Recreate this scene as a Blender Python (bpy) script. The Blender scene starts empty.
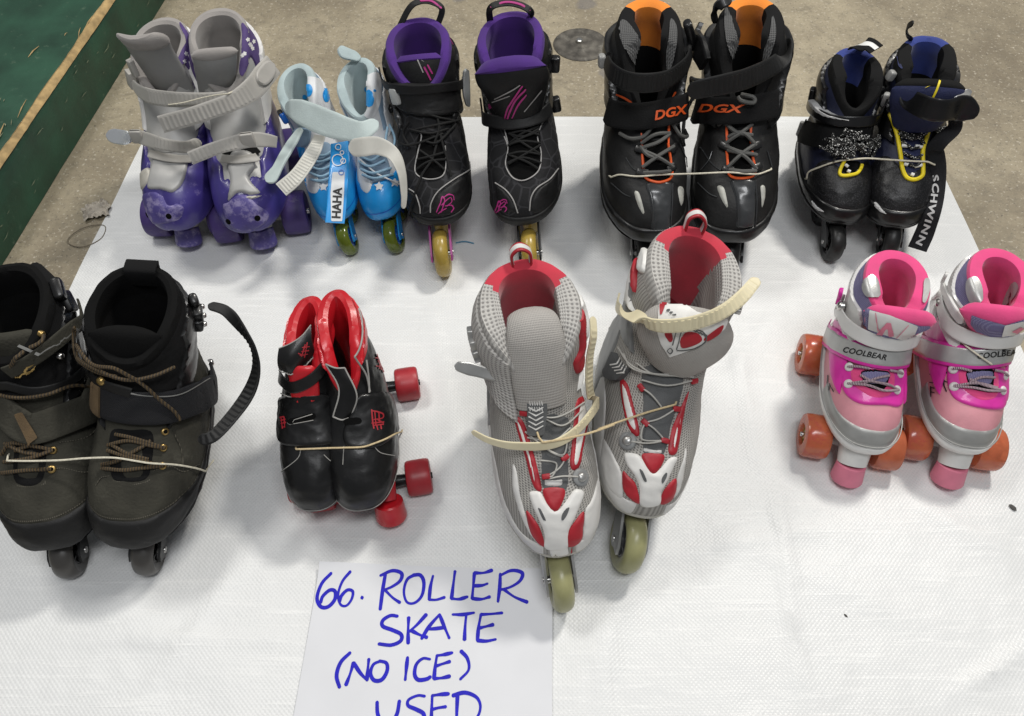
import bpy, math, random
import numpy as np
from mathutils import Vector, Matrix, noise as _mn
random.seed(7)
rng = np.random.default_rng(5)
scene = bpy.context.scene
COL = scene.collection
R = math.radians
PI = math.pi

# ------------------------------------------------------------------ camera
CAM_H, PITCH, FPX = 0.91, R(54.7), 769.0
scene.render.resolution_x, scene.render.resolution_y = 1024, 716
cd = bpy.data.cameras.new('camera'); cam = bpy.data.objects.new('camera', cd); COL.objects.link(cam)
cam.location = (0, 0, CAM_H); cam.rotation_euler = (PI/2 - PITCH, 0, 0)
cd.sensor_width = 36; cd.lens = FPX/1024*36; cd.clip_start = .02; cd.clip_end = 100
scene.camera = cam
_cp, _sp = math.cos(PITCH), math.sin(PITCH)

def ground(px, py, z=0.0):
    """world point at height z seen at pixel px,py"""
    a = (px-512)/FPX; b = (358-py)/FPX
    d = np.array([a, _cp + b*_sp, -_sp + b*_cp])
    t = (z-CAM_H)/d[2]
    return np.array([d[0]*t, d[1]*t, z])

def project(p):
    x, y, z = p[0], p[1], p[2]-CAM_H
    dep = y*_cp - z*_sp
    up = y*_sp + z*_cp
    return np.array([512 + FPX*x/dep, 358 - FPX*up/dep])

# ------------------------------------------------------------------ materials
MATS = {}
def mat(name, col, rough=.6, var=.12, ns=30, bump=.1, bs=300, spec=.5, metal=0, coat=0, trans=0,
        scuff=None, pattern=None, ps=400, pc=None, pbump=.4, sheen=0, scs=18, sct=.62):
    if name in MATS: return MATS[name]
    if max(col[:3]) < .03: col = [c*.62 for c in col[:3]]; spec = min(spec, .38)
    m = bpy.data.materials.new(name); m.use_nodes = True; nt = m.node_tree; N = nt.nodes; L = nt.links
    b = N['Principled BSDF']
    tc = N.new('ShaderNodeTexCoord'); nz = N.new('ShaderNodeTexNoise')
    nz.inputs['Scale'].default_value = ns; nz.inputs['Detail'].default_value = 6
    L.new(tc.outputs['Object'], nz.inputs['Vector'])
    rp = N.new('ShaderNodeValToRGB'); L.new(nz.outputs['Fac'], rp.inputs['Fac'])
    rp.color_ramp.elements[0].position = .3; rp.color_ramp.elements[1].position = .7
    rp.color_ramp.elements[0].color = [max(0, c*(1-var)) for c in col[:3]]+[1]
    rp.color_ramp.elements[1].color = [min(1, c*(1+var)) for c in col[:3]]+[1]
    out = rp.outputs['Color']
    height = None
    if pattern:
        if pattern in ('mesh', 'weave'):
            mp = N.new('ShaderNodeMapping'); mp.inputs['Scale'].default_value = (ps, ps, ps)
            if pattern == 'mesh': mp.inputs['Rotation'].default_value = (0, 0, R(45))
            L.new(tc.outputs['UV'], mp.inputs['Vector'])
            sx = N.new('ShaderNodeSeparateXYZ'); L.new(mp.outputs['Vector'], sx.inputs[0])
            def sn(o):
                q = N.new('ShaderNodeMath'); q.operation = 'SINE'; L.new(o, q.inputs[0]); return q.outputs[0]
            mu = N.new('ShaderNodeMath'); mu.operation = 'MULTIPLY'
            L.new(sn(sx.outputs[0]), mu.inputs[0]); L.new(sn(sx.outputs[1]), mu.inputs[1])
            height = mu.outputs[0]
            fr = N.new('ShaderNodeMapRange'); L.new(height, fr.inputs[0])
            fr.inputs[1].default_value = .05; fr.inputs[2].default_value = .55; fac = fr.outputs[0]
        elif pattern == 'cells':
            vo = N.new('ShaderNodeTexVoronoi'); vo.feature = 'DISTANCE_TO_EDGE'; vo.inputs['Scale'].default_value = ps
            L.new(tc.outputs['Object'], vo.inputs['Vector'])
            fr = N.new('ShaderNodeMapRange'); L.new(vo.outputs['Distance'], fr.inputs[0])
            fr.inputs[1].default_value = .05; fr.inputs[2].default_value = .02; fac = fr.outputs[0]; height = fac
        elif pattern == 'dots':
            vo = N.new('ShaderNodeTexVoronoi'); vo.inputs['Scale'].default_value = ps
            L.new(tc.outputs['Object'], vo.inputs['Vector'])
            fr = N.new('ShaderNodeMapRange'); L.new(vo.outputs['Distance'], fr.inputs[0])
            fr.inputs[1].default_value = .34; fr.inputs[2].default_value = .26; fac = fr.outputs[0]; height = fac
        elif pattern == 'stripe':
            mp = N.new('ShaderNodeTexWave'); mp.inputs['Scale'].default_value = ps; mp.inputs['Distortion'].default_value = .4
            L.new(tc.outputs['Object'], mp.inputs['Vector']); fac = mp.outputs['Fac']; height = fac
        if pc:
            mx = N.new('ShaderNodeMix'); mx.data_type = 'RGBA'
            L.new(fac, mx.inputs[0]); L.new(out, mx.inputs[6]); mx.inputs[7].default_value = list(pc)+[1]
            out = mx.outputs[2]
    if scuff:
        n2 = N.new('ShaderNodeTexNoise'); n2.inputs['Scale'].default_value = scs; n2.inputs['Detail'].default_value = 9
        n2.inputs['Roughness'].default_value = .72; L.new(tc.outputs['Object'], n2.inputs['Vector'])
        r2 = N.new('ShaderNodeMapRange'); L.new(n2.outputs['Fac'], r2.inputs[0])
        r2.inputs[1].default_value = sct; r2.inputs[2].default_value = sct+.1; r2.inputs[4].default_value = .7
        mx = N.new('ShaderNodeMix'); mx.data_type = 'RGBA'
        L.new(r2.outputs[0], mx.inputs[0]); L.new(out, mx.inputs[6]); mx.inputs[7].default_value = list(scuff)+[1]
        out = mx.outputs[2]
    L.new(out, b.inputs['Base Color'])
    n3 = N.new('ShaderNodeTexNoise'); n3.inputs['Scale'].default_value = bs; n3.inputs['Detail'].default_value = 4
    L.new(tc.outputs['Object'], n3.inputs['Vector'])
    bp = N.new('ShaderNodeBump'); bp.inputs['Strength'].default_value = bump; bp.inputs['Distance'].default_value = .002
    L.new(n3.outputs['Fac'], bp.inputs['Height'])
    if height is not None and pbump:
        b2 = N.new('ShaderNodeBump'); b2.inputs['Strength'].default_value = pbump; b2.inputs['Distance'].default_value = .001
        L.new(height, b2.inputs['Height']); L.new(bp.outputs[0], b2.inputs['Normal']); bp = b2
    L.new(bp.outputs[0], b.inputs['Normal'])
    rr = N.new('ShaderNodeMapRange'); L.new(nz.outputs['Fac'], rr.inputs[0])
    rr.inputs[3].default_value = max(.02, rough-.12); rr.inputs[4].default_value = min(1, rough+.12)
    L.new(rr.outputs[0], b.inputs['Roughness'])
    b.inputs['Metallic'].default_value = metal
    b.inputs['Specular IOR Level'].default_value = spec
    b.inputs['Coat Weight'].default_value = coat
    b.inputs['Transmission Weight'].default_value = trans
    if sheen: b.inputs['Sheen Weight'].default_value = sheen
    MATS[name] = m
    return m

# ------------------------------------------------------------------ mesh building
class MB:
    def __init__(s): s.v = []; s.f = []; s.uv = []; s.mi = []
    def add(s, verts, faces, uv=None, mi=0):
        n = len(s.v); s.v += [tuple(map(float, p)) for p in verts]
        s.uv += (list(uv) if uv is not None else [(p[0], p[1]) for p in verts])
        s.f += [tuple(i+n for i in f) for f in faces]; s.mi += [mi]*len(faces)
        return s
    def grid(s, G, closeu=False, closev=False, mi=0, uv=None):
        G = np.asarray(G); a, b = G.shape[:2]; fs = []
        for i in range(a if closeu else a-1):
            for j in range(b if closev else b-1):
                i2, j2 = (i+1) % a, (j+1) % b
                fs.append((i*b+j, i2*b+j, i2*b+j2, i*b+j2))
        return s.add(G.reshape(-1, 3), fs, mi=mi, uv=uv)
    def box(s, c, size, rot=None, bev=0.0, mi=0):
        h = np.array(size)/2; b = min(bev, min(h)*.9)
        pts = []; 
        if b <= 0:
            V = [(x, y, z) for x in (-h[0], h[0]) for y in (-h[1], h[1]) for z in (-h[2], h[2])]
            F = [(0, 1, 3, 2), (4, 6, 7, 5), (0, 4, 5, 1), (2, 3, 7, 6), (0, 2, 6, 4), (1, 5, 7, 3)]
        else:
            zs = [(-h[2], b), (-h[2]+b*.3, b*.3), (-h[2]+b, 0), (h[2]-b, 0), (h[2]-b*.3, b*.3), (h[2], b)]
            V = []; F = []; n = 0
            for z, ins in zs:
                x, y = h[0]-ins, h[1]-ins; r = b
                ring = []
                for cx, cy, a0 in ((1, 1, 0), (-1, 1, 90), (-1, -1, 180), (1, -1, 270)):
                    for k in range(4):
                        a = R(a0+30*k); ring.append((cx*(x-r)+r*math.cos(a), cy*(y-r)+r*math.sin(a), z))
                n = len(ring); V += ring
            for k in range(len(zs)-1):
                for i in range(n): F.append((k*n+i, k*n+(i+1) % n, (k+1)*n+(i+1) % n, (k+1)*n+i))
            F.append(tuple(range(n))[::-1]); F.append(tuple(range((len(zs)-1)*n, len(zs)*n)))
        M = Matrix(rot) if rot is not None else Matrix.Identity(3)
        V = [tuple(M @ Vector(p) + Vector(c)) for p in V]
        return s.add(V, F, mi=mi)
    def tube(s, path, r, n=8, closed=False, mi=0, flat=1.0, caps=True):
        P = np.asarray(path, float); m = len(P)
        rad = np.broadcast_to(np.asarray(r, float), (m,))
        T = np.roll(P, -1, 0)-np.roll(P, 1, 0) if closed else np.gradient(P, axis=0)
        T /= np.linalg.norm(T, axis=1)[:, None]+1e-12
        ref = np.array([0, 0, 1.]) if abs(T[0][2]) < .9 else np.array([1., 0, 0])
        u = np.cross(T[0], ref); u /= np.linalg.norm(u); G = []
        for i in range(m):
            u = u-T[i]*u.dot(T[i]); u /= np.linalg.norm(u)+1e-12; w = np.cross(T[i], u)
            G.append([P[i]+rad[i]*(math.cos(a)*u+math.sin(a)*w*flat) for a in np.linspace(0, 2*PI, n, endpoint=False)])
        s.grid(np.array(G), closeu=closed, closev=True, mi=mi)
        if not closed and caps:
            b0 = len(s.v)-m*n; s.f += [tuple(range(b0, b0+n))[::-1], tuple(range(b0+(m-1)*n, b0+m*n))]; s.mi += [mi, mi]
        return s
    def lathe(s, prof, n=36, axis='x', c=(0, 0, 0), mi=0):
        G = []
        for k in range(n):
            a = 2*PI*k/n; ca, sa = math.cos(a), math.sin(a)
            row = []
            for r, h in prof:
                p = (h, r*ca, r*sa) if axis == 'x' else ((r*ca, r*sa, h) if axis == 'z' else (r*ca, h, r*sa))
                row.append(np.array(p)+np.array(c))
            G.append(row)
        return s.grid(np.array(G), closeu=True, mi=mi)
    def build(s, name, m, parent=None, smooth=True, m2=None, sharp=40):
        me = bpy.data.meshes.new(name); me.from_pydata(s.v, [], s.f); me.update()
        uvl = me.uv_layers.new(name='UVMap')
        idx = np.empty(len(me.loops), dtype=np.int32); me.loops.foreach_get('vertex_index', idx)
        uvl.data.foreach_set('uv', np.asarray(s.uv, dtype=np.float32)[idx].ravel())
        for mm in ([m] if not isinstance(m, (list, tuple)) else m): me.materials.append(mm)
        me.polygons.foreach_set('material_index', np.asarray(s.mi, dtype=np.int32))
        if smooth:
            me.polygons.foreach_set('use_smooth', np.ones(len(me.polygons), dtype=bool))
            me.set_sharp_from_angle(angle=R(sharp))
        o = bpy.data.objects.new(name, me); COL.objects.link(o)
        if parent is not None: o.parent = parent
        return o

def tag(o, label=None, cat=None, group=None, kind=None):
    for k, v in (('label', label), ('category', cat), ('group', group), ('kind', kind)):
        if v: o[k] = v
    return o

def cr(pts, n=40, closed=False):
    """Catmull-Rom through pts -> n samples"""
    P = np.asarray(pts, float)
    if closed: P = np.vstack([P[-1], P, P[0], P[1]])
    else: P = np.vstack([2*P[0]-P[1], P, 2*P[-1]-P[-2]])
    k = len(P)-3; t = np.linspace(0, k, n, endpoint=not closed)
    i = np.minimum(t.astype(int), k-1); f = (t-i)[:, None]
    p0, p1, p2, p3 = P[i], P[i+1], P[i+2], P[i+3]
    return .5*((2*p1)+(-p0+p2)*f+(2*p0-5*p1+4*p2-p3)*f**2+(-p0+3*p1-3*p2+p3)*f**3)

def resample(P, step):
    P = np.asarray(P, float); d = np.r_[0, np.cumsum(np.linalg.norm(np.diff(P[:, :3], axis=0), axis=1))]
    n = max(3, int(d[-1]/step)); t = np.linspace(0, d[-1], n)
    return np.stack([np.interp(t, d, P[:, k]) for k in range(P.shape[1])], 1)

def nrm(a): return a/(np.linalg.norm(a, axis=-1, keepdims=True)+1e-12)

def sm(x, a, b):
    t = np.clip((x-a)/(b-a), 0, 1); return t*t*(3-2*t)

class Ribbon:
    """flat strap along a path; normals give its outer face"""
    def __init__(s, path, normals, width, thick=.002, step=.0018):
        Q = resample(np.hstack([np.asarray(path, float), np.asarray(normals, float)]), step)
        s.P = Q[:, :3]; n = len(Q); T = nrm(np.gradient(s.P, axis=0))
        Nn = Q[:, 3:]; Nn = nrm(Nn-T*(Nn*T).sum(1)[:, None]); s.N = Nn; s.B = np.cross(T, Nn); s.T = T
        w = np.asarray(width, float)
        s.w = np.interp(np.linspace(0, 1, n), np.linspace(0, 1, len(w)), w) if w.ndim else np.full(n, float(w))
        s.th = thick; s.d = np.r_[0, np.cumsum(np.linalg.norm(np.diff(s.P, axis=0), axis=1))]; s.len = s.d[-1]
    def mesh(s, mb=None, teeth=0.0, span=(0, 1), pitch=2, wt=.72, roundend=False, edge=.25):
        mb = mb or MB(); n = len(s.P); G = []; uv = []
        for i in range(n):
            f = i/(n-1); w = s.w[i]/2; t = s.th
            if roundend:
                e = min(s.d[i], s.len-s.d[i])/w
                if e < 1: w *= max(.25, math.sqrt(1-(1-e)**2))
            h = t+(teeth if teeth and span[0] <= f <= span[1] and (i//pitch) % 2 else 0)
            q = w*wt
            prof = [(-w, 0), (-w, t*(1-edge)), (-w+t*.4, t), (-q, t), (-q, h), (q, h), (q, t), (w-t*.4, t), (w, t*(1-edge)), (w, 0)]
            G.append([s.P[i]+s.B[i]*a+s.N[i]*b for a, b in prof])
            uv += [(s.d[i], a) for a, b in prof]
        mb.grid(np.array(G), closev=True, uv=uv)
        m = len(G[0]); b0 = len(mb.v)-n*m
        mb.f += [tuple(range(b0, b0+m)), tuple(range(b0+(n-1)*m, b0+n*m))[::-1]]; mb.mi += [0, 0]
        return mb
    def at(s, a, b, off):
        """a along from start (m), b across"""
        a = np.clip(a, 0, s.len)
        f = lambda A: np.stack([np.interp(a, s.d, A[:, k]) for k in range(3)], -1)
        return f(s.P)+f(s.B)*np.asarray(b)[..., None]+f(s.N)*(s.th+off)

_TX = {}
def text2d(txt, size, bold=0.0, shear=0.0, spacing=1.0, cut=None):
    """filled glyph polygons (verts2d centred, faces)"""
    key = (txt, bold, shear, spacing)
    if key not in _TX:
        c = bpy.data.curves.new('t', 'FONT'); c.body = txt; c.size = 1; c.offset = bold; c.shear = shear
        c.space_character = spacing; c.resolution_u = 3; c.fill_mode = 'FRONT'
        o = bpy.data.objects.new('t', c); COL.objects.link(o)
        bpy.context.view_layer.update()
        me = bpy.data.meshes.new_from_object(o.evaluated_get(bpy.context.evaluated_depsgraph_get()))
        V = np.array([v.co[:2] for v in me.vertices]); F = [tuple(p.vertices) for p in me.polygons]
        bpy.data.objects.remove(o); bpy.data.curves.remove(c); bpy.data.meshes.remove(me)
        V -= (V.min(0)+V.max(0))/2
        _TX[key] = (V, F)
    V, F = _TX[key]
    V = V*size
    import bmesh
    bm = bmesh.new(); vs = [bm.verts.new((x, y, 0)) for x, y in V]
    for f in F:
        try: bm.faces.new([vs[i] for i in f])
        except ValueError: pass
    bmesh.ops.triangulate(bm, faces=bm.faces)
    bmesh.ops.remove_doubles(bm, verts=bm.verts, dist=size*1e-4)
    mx = max(.003, size*.18)
    for _ in range(3):
        es = [e for e in bm.edges if e.calc_length() > mx]
        if not es: break
        bmesh.ops.subdivide_edges(bm, edges=es, cuts=1)
        bmesh.ops.triangulate(bm, faces=[f for f in bm.faces if len(f.verts) > 3])
    bm.verts.index_update()
    V = np.array([v.co[:2] for v in bm.verts]); F = [tuple(v.index for v in f.verts) for f in bm.faces]
    bm.free()
    return V, F

def strokes2d(lines, w, n=10):
    """pen strokes -> list of (verts, faces) flat ribbons with round-ish ends"""
    V = []; F = []
    for ln in lines:
        P = np.asarray(ln, float)
        if len(P) > 2: P = cr(np.c_[P, np.zeros(len(P))], n*(len(P)-1))[:, :2]
        else: P = np.linspace(P[0], P[1], 6)
        d = np.gradient(P, axis=0); d = d/(np.linalg.norm(d, axis=1)[:, None]+1e-9)
        P = np.vstack([P[0]-d[0]*w*.35, P, P[-1]+d[-1]*w*.35]); d = np.vstack([d[0], d, d[-1]])
        nn = np.c_[-d[:, 1], d[:, 0]]; hw = np.full(len(P), w/2); hw *= 1+.22*np.sin(np.linspace(0, 1, len(P))*(3+2.1*len(V) % 5)+len(V)*.7); hw[0] *= .45; hw[-1] *= .45
        b = len(V); V += list(P+nn*hw[:, None])+list(P-nn*hw[:, None]); k = len(P)
        F += [(b+i, b+i+1, b+k+i+1, b+k+i) for i in range(k-1)]
    return np.array(V), F

# ------------------------------------------------------------------ boot surface
class Boot:
    """lofted boot: rings (yb,zb,yf,zf,W,n,heel,bend). u: 0 front, .25 outer side, +-.5 back; v: 0 sole .. 1 cuff"""
    def __init__(s, rings):
        A = np.array(rings, float); s.T = cr(A, 400); s.t = np.linspace(0, 1, 400); s.len = .34
    def ring(s, v):
        v = np.asarray(v, float); vv = np.clip(v, 0, 1)
        out = [np.interp(vv, s.t, s.T[:, k]) for k in range(s.T.shape[1])]
        ex = v-vv
        if np.any(ex):
            g = (s.T[-1]-s.T[-8])/(s.t[-1]-s.t[-8])
            for k in range(4): out[k] = out[k]+ex*g[k]
        return out
    def P(s, u, v):
        u, v = np.broadcast_arrays(np.asarray(u, float), np.asarray(v, float))
        yb, zb, yf, zf, W, n, heel, bend = s.ring(v)
        a = 2*PI*u; c, d = np.cos(a), np.sin(a); e = 2/n
        S = np.sign(c)*np.abs(c)**e; t = np.sign(d)*np.abs(d)**e
        y = (yb+yf)/2+S*(yf-yb)/2; z = (zb+zf)/2+S*(zf-zb)/2
        g = 1-heel*sm(-S, -.25, .9)+heel*.30*sm(S, .0, .6)
        x = W*t*g+bend*(1-S*S)*.0-bend*sm(S, .2, 1.0)
        return np.stack([x, y, z], -1)
    def N(s, u, v):
        e = 2e-3
        du = s.P(np.asarray(u)+e, v)-s.P(np.asarray(u)-e, v)
        vv = np.asarray(v, float); dv = s.P(u, vv+e)-s.P(u, vv-e)
        n = nrm(np.cross(dv, du)); return n
    def pt(s, u, v, off=0.0):
        return s.P(u, v)+s.N(u, v)*np.asarray(off)[..., None]
    def path(s, uv, n=40, off=.002):
        Q = cr(np.c_[np.asarray(uv, float), np.zeros(len(uv))], n)
        return s.pt(Q[:, 0], Q[:, 1], off), s.N(Q[:, 0], Q[:, 1])

def clip_region(u0, u1, v0, v1, nu, nv, B, fs):
    """triangles of the (u,v) grid clipped to all f>0; returns uv array, tris/polys, min f"""
    U, V = np.meshgrid(np.linspace(u0, u1, nu), np.linspace(v0, v1, nv), indexing='ij')
    U, V = U.ravel(), V.ravel()
    X = B.P(U, V)
    Fv = [np.broadcast_to(np.asarray(f(X[:, 0], X[:, 1], X[:, 2], U, V), float), U.shape) for f in fs]
    att = np.stack([U, V]+Fv, 1).tolist()
    polys = []
    for i in range(nu-1):
        for j in range(nv-1):
            a = i*nv+j; polys.append([a, a+nv, a+nv+1, a+1])
    for k in range(2, 2+len(fs)):
        cache = {}; out = []
        for p in polys:
            vals = [att[i][k] for i in p]
            mx, mn = max(vals), min(vals)
            if mn >= 0: out.append(p); continue
            if mx <= 0: continue
            q = []
            for i in range(len(p)):
                a, b = p[i], p[(i+1) % len(p)]; fa, fb = att[a][k], att[b][k]
                if fa >= 0: q.append(a)
                if (fa > 0 > fb) or (fa < 0 < fb):
                    key = (min(a, b), max(a, b))
                    if key not in cache:
                        lo, hi = key; t = att[lo][k]/(att[lo][k]-att[hi][k])
                        att.append([att[lo][m]+(att[hi][m]-att[lo][m])*t for m in range(len(att[0]))])
                        att[-1][k] = 0.0
                        cache[key] = len(att)-1
                    q.append(cache[key])
            if len(q) >= 3: out.append(q)
        polys = out
    used = sorted({i for p in polys for i in p}); mp = {o: n for n, o in enumerate(used)}
    A = np.array([att[i] for i in used]) if used else np.zeros((0, 2+len(fs)))
    return A, [tuple(mp[i] for i in p) for p in polys]

# ------------------------------------------------------------------ a skate
class Sk:
    def __init__(s, name, label, group, rings, toe_px, cuff_px, m=1, cat='skate', roll=0.0, pitch=0.0, dz=0.0, z0=.09, yaw0=PI, ty=None):
        A = [list(r) for r in rings]
        for r in A: r[1] += z0; r[3] += z0
        s.B = Boot(A); s.m = m; s.z0 = z0
        pt, pc = s.B.P(0., .13), s.B.P(.5, 1.)
        toe = np.array([0, pt[1], pt[2]]); cf = np.array([0, pc[1], pc[2]+.004])
        def W(q):
            X, Y, yaw, sc = q
            M = Matrix.Rotation(yaw, 3, 'Z') @ Matrix.Rotation(roll, 3, 'Y') @ Matrix.Rotation(pitch, 3, 'X')
            f = lambda p: np.array(M @ Vector(p*sc))+np.array([X, Y, dz])
            return np.r_[project(f(toe))-np.array(toe_px), project(f(cf))-np.array(cuff_px)]
        g = ground(toe_px[0], toe_px[1], .1); q = np.array([g[0], g[1]+.15, yaw0, 1.0])
        for _ in range(40):
            r0 = W(q); J = np.zeros((4, 4))
            for k in range(4):
                h = np.zeros(4); h[k] = 1e-5; J[:, k] = (W(q+h)-r0)/1e-5
            q = q-np.clip(np.linalg.solve(J, r0), -.15, .15)
        s.q = q
        o = bpy.data.objects.new(name, None); COL.objects.link(o); o.empty_display_size = .05
        o.location = (q[0], q[1], dz); o.scale = (q[3],)*3; o.rotation_mode = 'XYZ'
        o.rotation_euler = (Matrix.Rotation(q[2], 3, 'Z') @ Matrix.Rotation(roll, 3, 'Y') @ Matrix.Rotation(pitch, 3, 'X')).to_euler()
        tag(o, label, cat, group); s.root = o; s.scale = q[3]
        print('POSE', label[:44], 'scale %.3f yaw %.1f at %.3f %.3f' % (q[3], math.degrees(q[2])-180, q[0], q[1]))
        s.M = Matrix.Translation(o.location) @ o.rotation_euler.to_matrix().to_4x4() @ Matrix.Diagonal((q[3],)*3+(1,))
    crum = (.0010, .0006)
    def crumple(s, P):
        a, b = s.crum; sd = s.q[0]*37
        return np.array([a*_mn.noise((p[0]*42+sd, p[1]*42, p[2]*60))+b*_mn.noise((p[0]*105, p[1]*105+sd, p[2]*150)) for p in np.asarray(P)*1.0])
    def world(s, p):
        p = np.asarray(p, float); return np.array(s.M @ Vector((p[0]*s.m, p[1], p[2])))
    def local(s, w):
        v = s.M.inverted() @ Vector(w); return np.array([v[0]*s.m, v[1], v[2]])
    def px(s, x, y, z):
        """local (mirrored-space) point on the ray through pixel, at world height z"""
        return s.local(ground(x, y, z))
    def build(s, mb, name, m, parent=None, **k):
        if s.m < 0:
            mb.v = [(-x, y, z) for x, y, z in mb.v]; mb.f = [f[::-1] for f in mb.f]
        return mb.build(name, m, parent or s.root, **k)
    def region(s, name, m, fs=(), u=(-.5, .5), v=(0, 1), n=(90, 60), off=.002, bw=0.0, skirt=True, parent=None, fscale=None, build=True, amp=None):
        A, polys = clip_region(u[0], u[1], v[0], v[1], n[0], n[1], s.B, list(fs) if fs else [lambda x, y, z, u, v: np.ones_like(x)])
        U, V = A[:, 0], A[:, 1]; N = s.B.N(U, V); P0 = s.B.P(U, V)
        o = np.full(len(U), off)
        if bw:
            fm = np.min(A[:, 2:], axis=1); o = off*(.25+.75*np.sqrt(np.clip(fm/bw, 0, 1)))
        if amp is not None: o = o+amp(P0[:, 0], P0[:, 1], P0[:, 2], U, V)
        o = o+s.crumple(P0)
        P = P0+N*o[:, None]
        mb = MB(); mb.add(P, polys, uv=np.c_[U*.3, V*.34])
        if skirt:
            from collections import Counter
            ec = Counter()
            for p in polys:
                for i in range(len(p)):
                    a, b = p[i], p[(i+1) % len(p)]; ec[(min(a, b), max(a, b))] += 1
            bnd = []
            for p in polys:
                for i in range(len(p)):
                    a, b = p[i], p[(i+1) % len(p)]
                    if ec[(min(a, b), max(a, b))] == 1: bnd.append((a, b))
            ids = sorted({i for e in bnd for i in e}); mp = {o_: len(mb.v)+k for k, o_ in enumerate(ids)}
            Q = P0[ids]-N[ids]*.0015
            mb.v += [tuple(map(float, q)) for q in Q]; mb.uv += [(U[i]*.3, V[i]*.34) for i in ids]
            for a, b in bnd: mb.f.append((b, a, mp[a], mp[b])); mb.mi.append(0)
        if not build: return mb
        return s.build(mb, name, m, parent)
    def decal(s, name, m, V2, F, u0, v0, ang=0.0, off=.003, parent=None, flip=True):
        """flat glyphs laid on the boot surface at (u0,v0). +a = viewer's right when looking at toe-on boot"""
        e = 1e-3
        pu = np.linalg.norm(s.B.P(u0+e, v0)-s.B.P(u0-e, v0))/(2*e); pv = np.linalg.norm(s.B.P(u0, v0+e)-s.B.P(u0, v0-e))/(2*e)
        c, d = math.cos(ang), math.sin(ang)
        a = V2[:, 0]*c-V2[:, 1]*d; b = V2[:, 0]*d+V2[:, 1]*c
        a = -a*s.m
        P = s.B.pt(u0+a/pu, v0+b/pv, off)
        return s.build(MB().add(P, F), name, m, parent, smooth=False)
    def strap_text(s, name, m, rb, V2, F, a0, b0=0.0, off=.0006, flip=1, parent=None, rot=0):
        a, b = V2[:, 0], V2[:, 1]
        if rot: a, b = -b*rot, a*rot
        P = rb.at(a0+flip*a, b0+abs(flip)*b*(1), off)
        return s.build(MB().add(P, F), name, m, parent, smooth=False)
    def tubes(s, name, m, paths, r, n=7, parent=None, closed=False):
        mb = MB()
        for p in paths: mb.tube(p, r, n, closed=closed)
        return s.build(mb, name, m, parent)
    def seam(s, name, m, uv, r=.001, off=.0025, n=50, parent=None):
        lines = uv if isinstance(uv[0][0], (list, tuple)) else [uv]
        mb = MB()
        for l in lines:
            P, _ = s.B.path(l, n, off); mb.tube(P, r, 6)
        return s.build(mb, name, m, parent)

    # ---- common pieces
    def collar(s, m, vt, pad=.011, rise=.012, deep=.24, name='liner', nu=72, roll=.004, foot=None):
        """padded opening: rolls over the rim vt(u) and runs down inside to a footbed"""
        U = np.linspace(-.5, .5, nu, endpoint=False); vt_ = vt(U)
        rows = []
        for off, dv in ((.0005, -.05), (.0035, -.015), (.004, rise*.6), (.0015, rise*1.6), (-pad*.35, rise*2), (-pad*.8, rise*1.4), (-pad, -.01), (-pad*1.05, -.06), (-pad*1.0, -.14), (-pad*.9, -.24)):
            rows.append(s.B.pt(U, vt_+dv, off))
        vb = np.minimum(vt_-.3, deep+.15)
        for f in (.3, .7, 1.0):
            rows.append(s.B.pt(U, (vt_-.24)*(1-f)+deep*f, -pad*.85))
        fb = rows[-1].mean(0); rows.append(rows[-1]*.5+fb*.5); rows.append(np.broadcast_to(fb, rows[-1].shape))
        G = np.array(rows).transpose(1, 0, 2); uv = [(a*.3, k*.012) for a in U for k in range(len(rows))]
        mb = MB().grid(G, closeu=True, uv=uv)
        return s.build(mb, name, m)
    def tongue(s, m, pts, widths, thick=.008, name='tongue', curve=.25, x0=0.0, nw=13, bind=None, bname='tongue_binding', bthick=.004):
        """padded slab: centre line pts (y,z) or (x,y,z); widths per pt; arcs across"""
        P = np.asarray(pts, float)
        if P.shape[1] == 2: P = np.c_[np.full(len(P), x0), P]
        n = 30; C = cr(P, n); w = cr(np.c_[widths, widths], n)[:, 0]
        T = nrm(np.gradient(C, axis=0)); side = np.array([1., 0, 0])
        G = []; uv = []
        for i in range(n):
            N = np.cross(T[i], side); N /= np.linalg.norm(N)
            if N[1] < 0 and abs(N[1]) > .2: N = N
            ring = []; k = nw; e = 1.0
            if i >= n-5: e = math.sqrt(max(0.02, 1-((i-(n-5))/4.2)**2))
            ww = w[i]/2*(e*.35+.65)
            for a in np.linspace(0, 2*PI, 2*k, endpoint=False):
                x = math.cos(a); y = math.sin(a); xx = math.copysign(abs(x)**.7, x); yy = math.copysign(abs(y)**.6, y)
                bend = -curve*ww*(xx*xx)
                ring.append(C[i]+side*ww*xx+N*(thick/2*yy*e+bend)); uv.append((xx*ww, i*.004))
            G.append(ring)
        mb = MB().grid(np.array(G), closev=True, uv=uv); k2 = 2*nw; b0 = len(mb.v)-n*k2
        mb.f += [tuple(range(b0+(n-1)*k2, b0+n*k2))]; mb.mi += [0]
        o = s.build(mb, name, m)
        if bind:
            i0 = int(n*bind[1]); A = np.array(G)[i0:]; c = A.mean(1, keepdims=True)
            T3 = T[i0:, None]; d = A-c; d = d-(d*T3).sum(-1, keepdims=True)*T3
            g = bthick*sm(np.linspace(0, 1, len(A)), -.05, .16)[:, None, None]
            A = A+nrm(d)*g+T3*g*sm(np.linspace(0, 1, len(A)), .6, 1)[:, None, None]
            q = MB().grid(A, closev=True, uv=uv[i0*k2:]); L = len(A)
            q.f += [tuple(range((L-1)*k2, L*k2))]; q.mi += [0]
            s.build(q, bname, bind[0], o)
        return o
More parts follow.
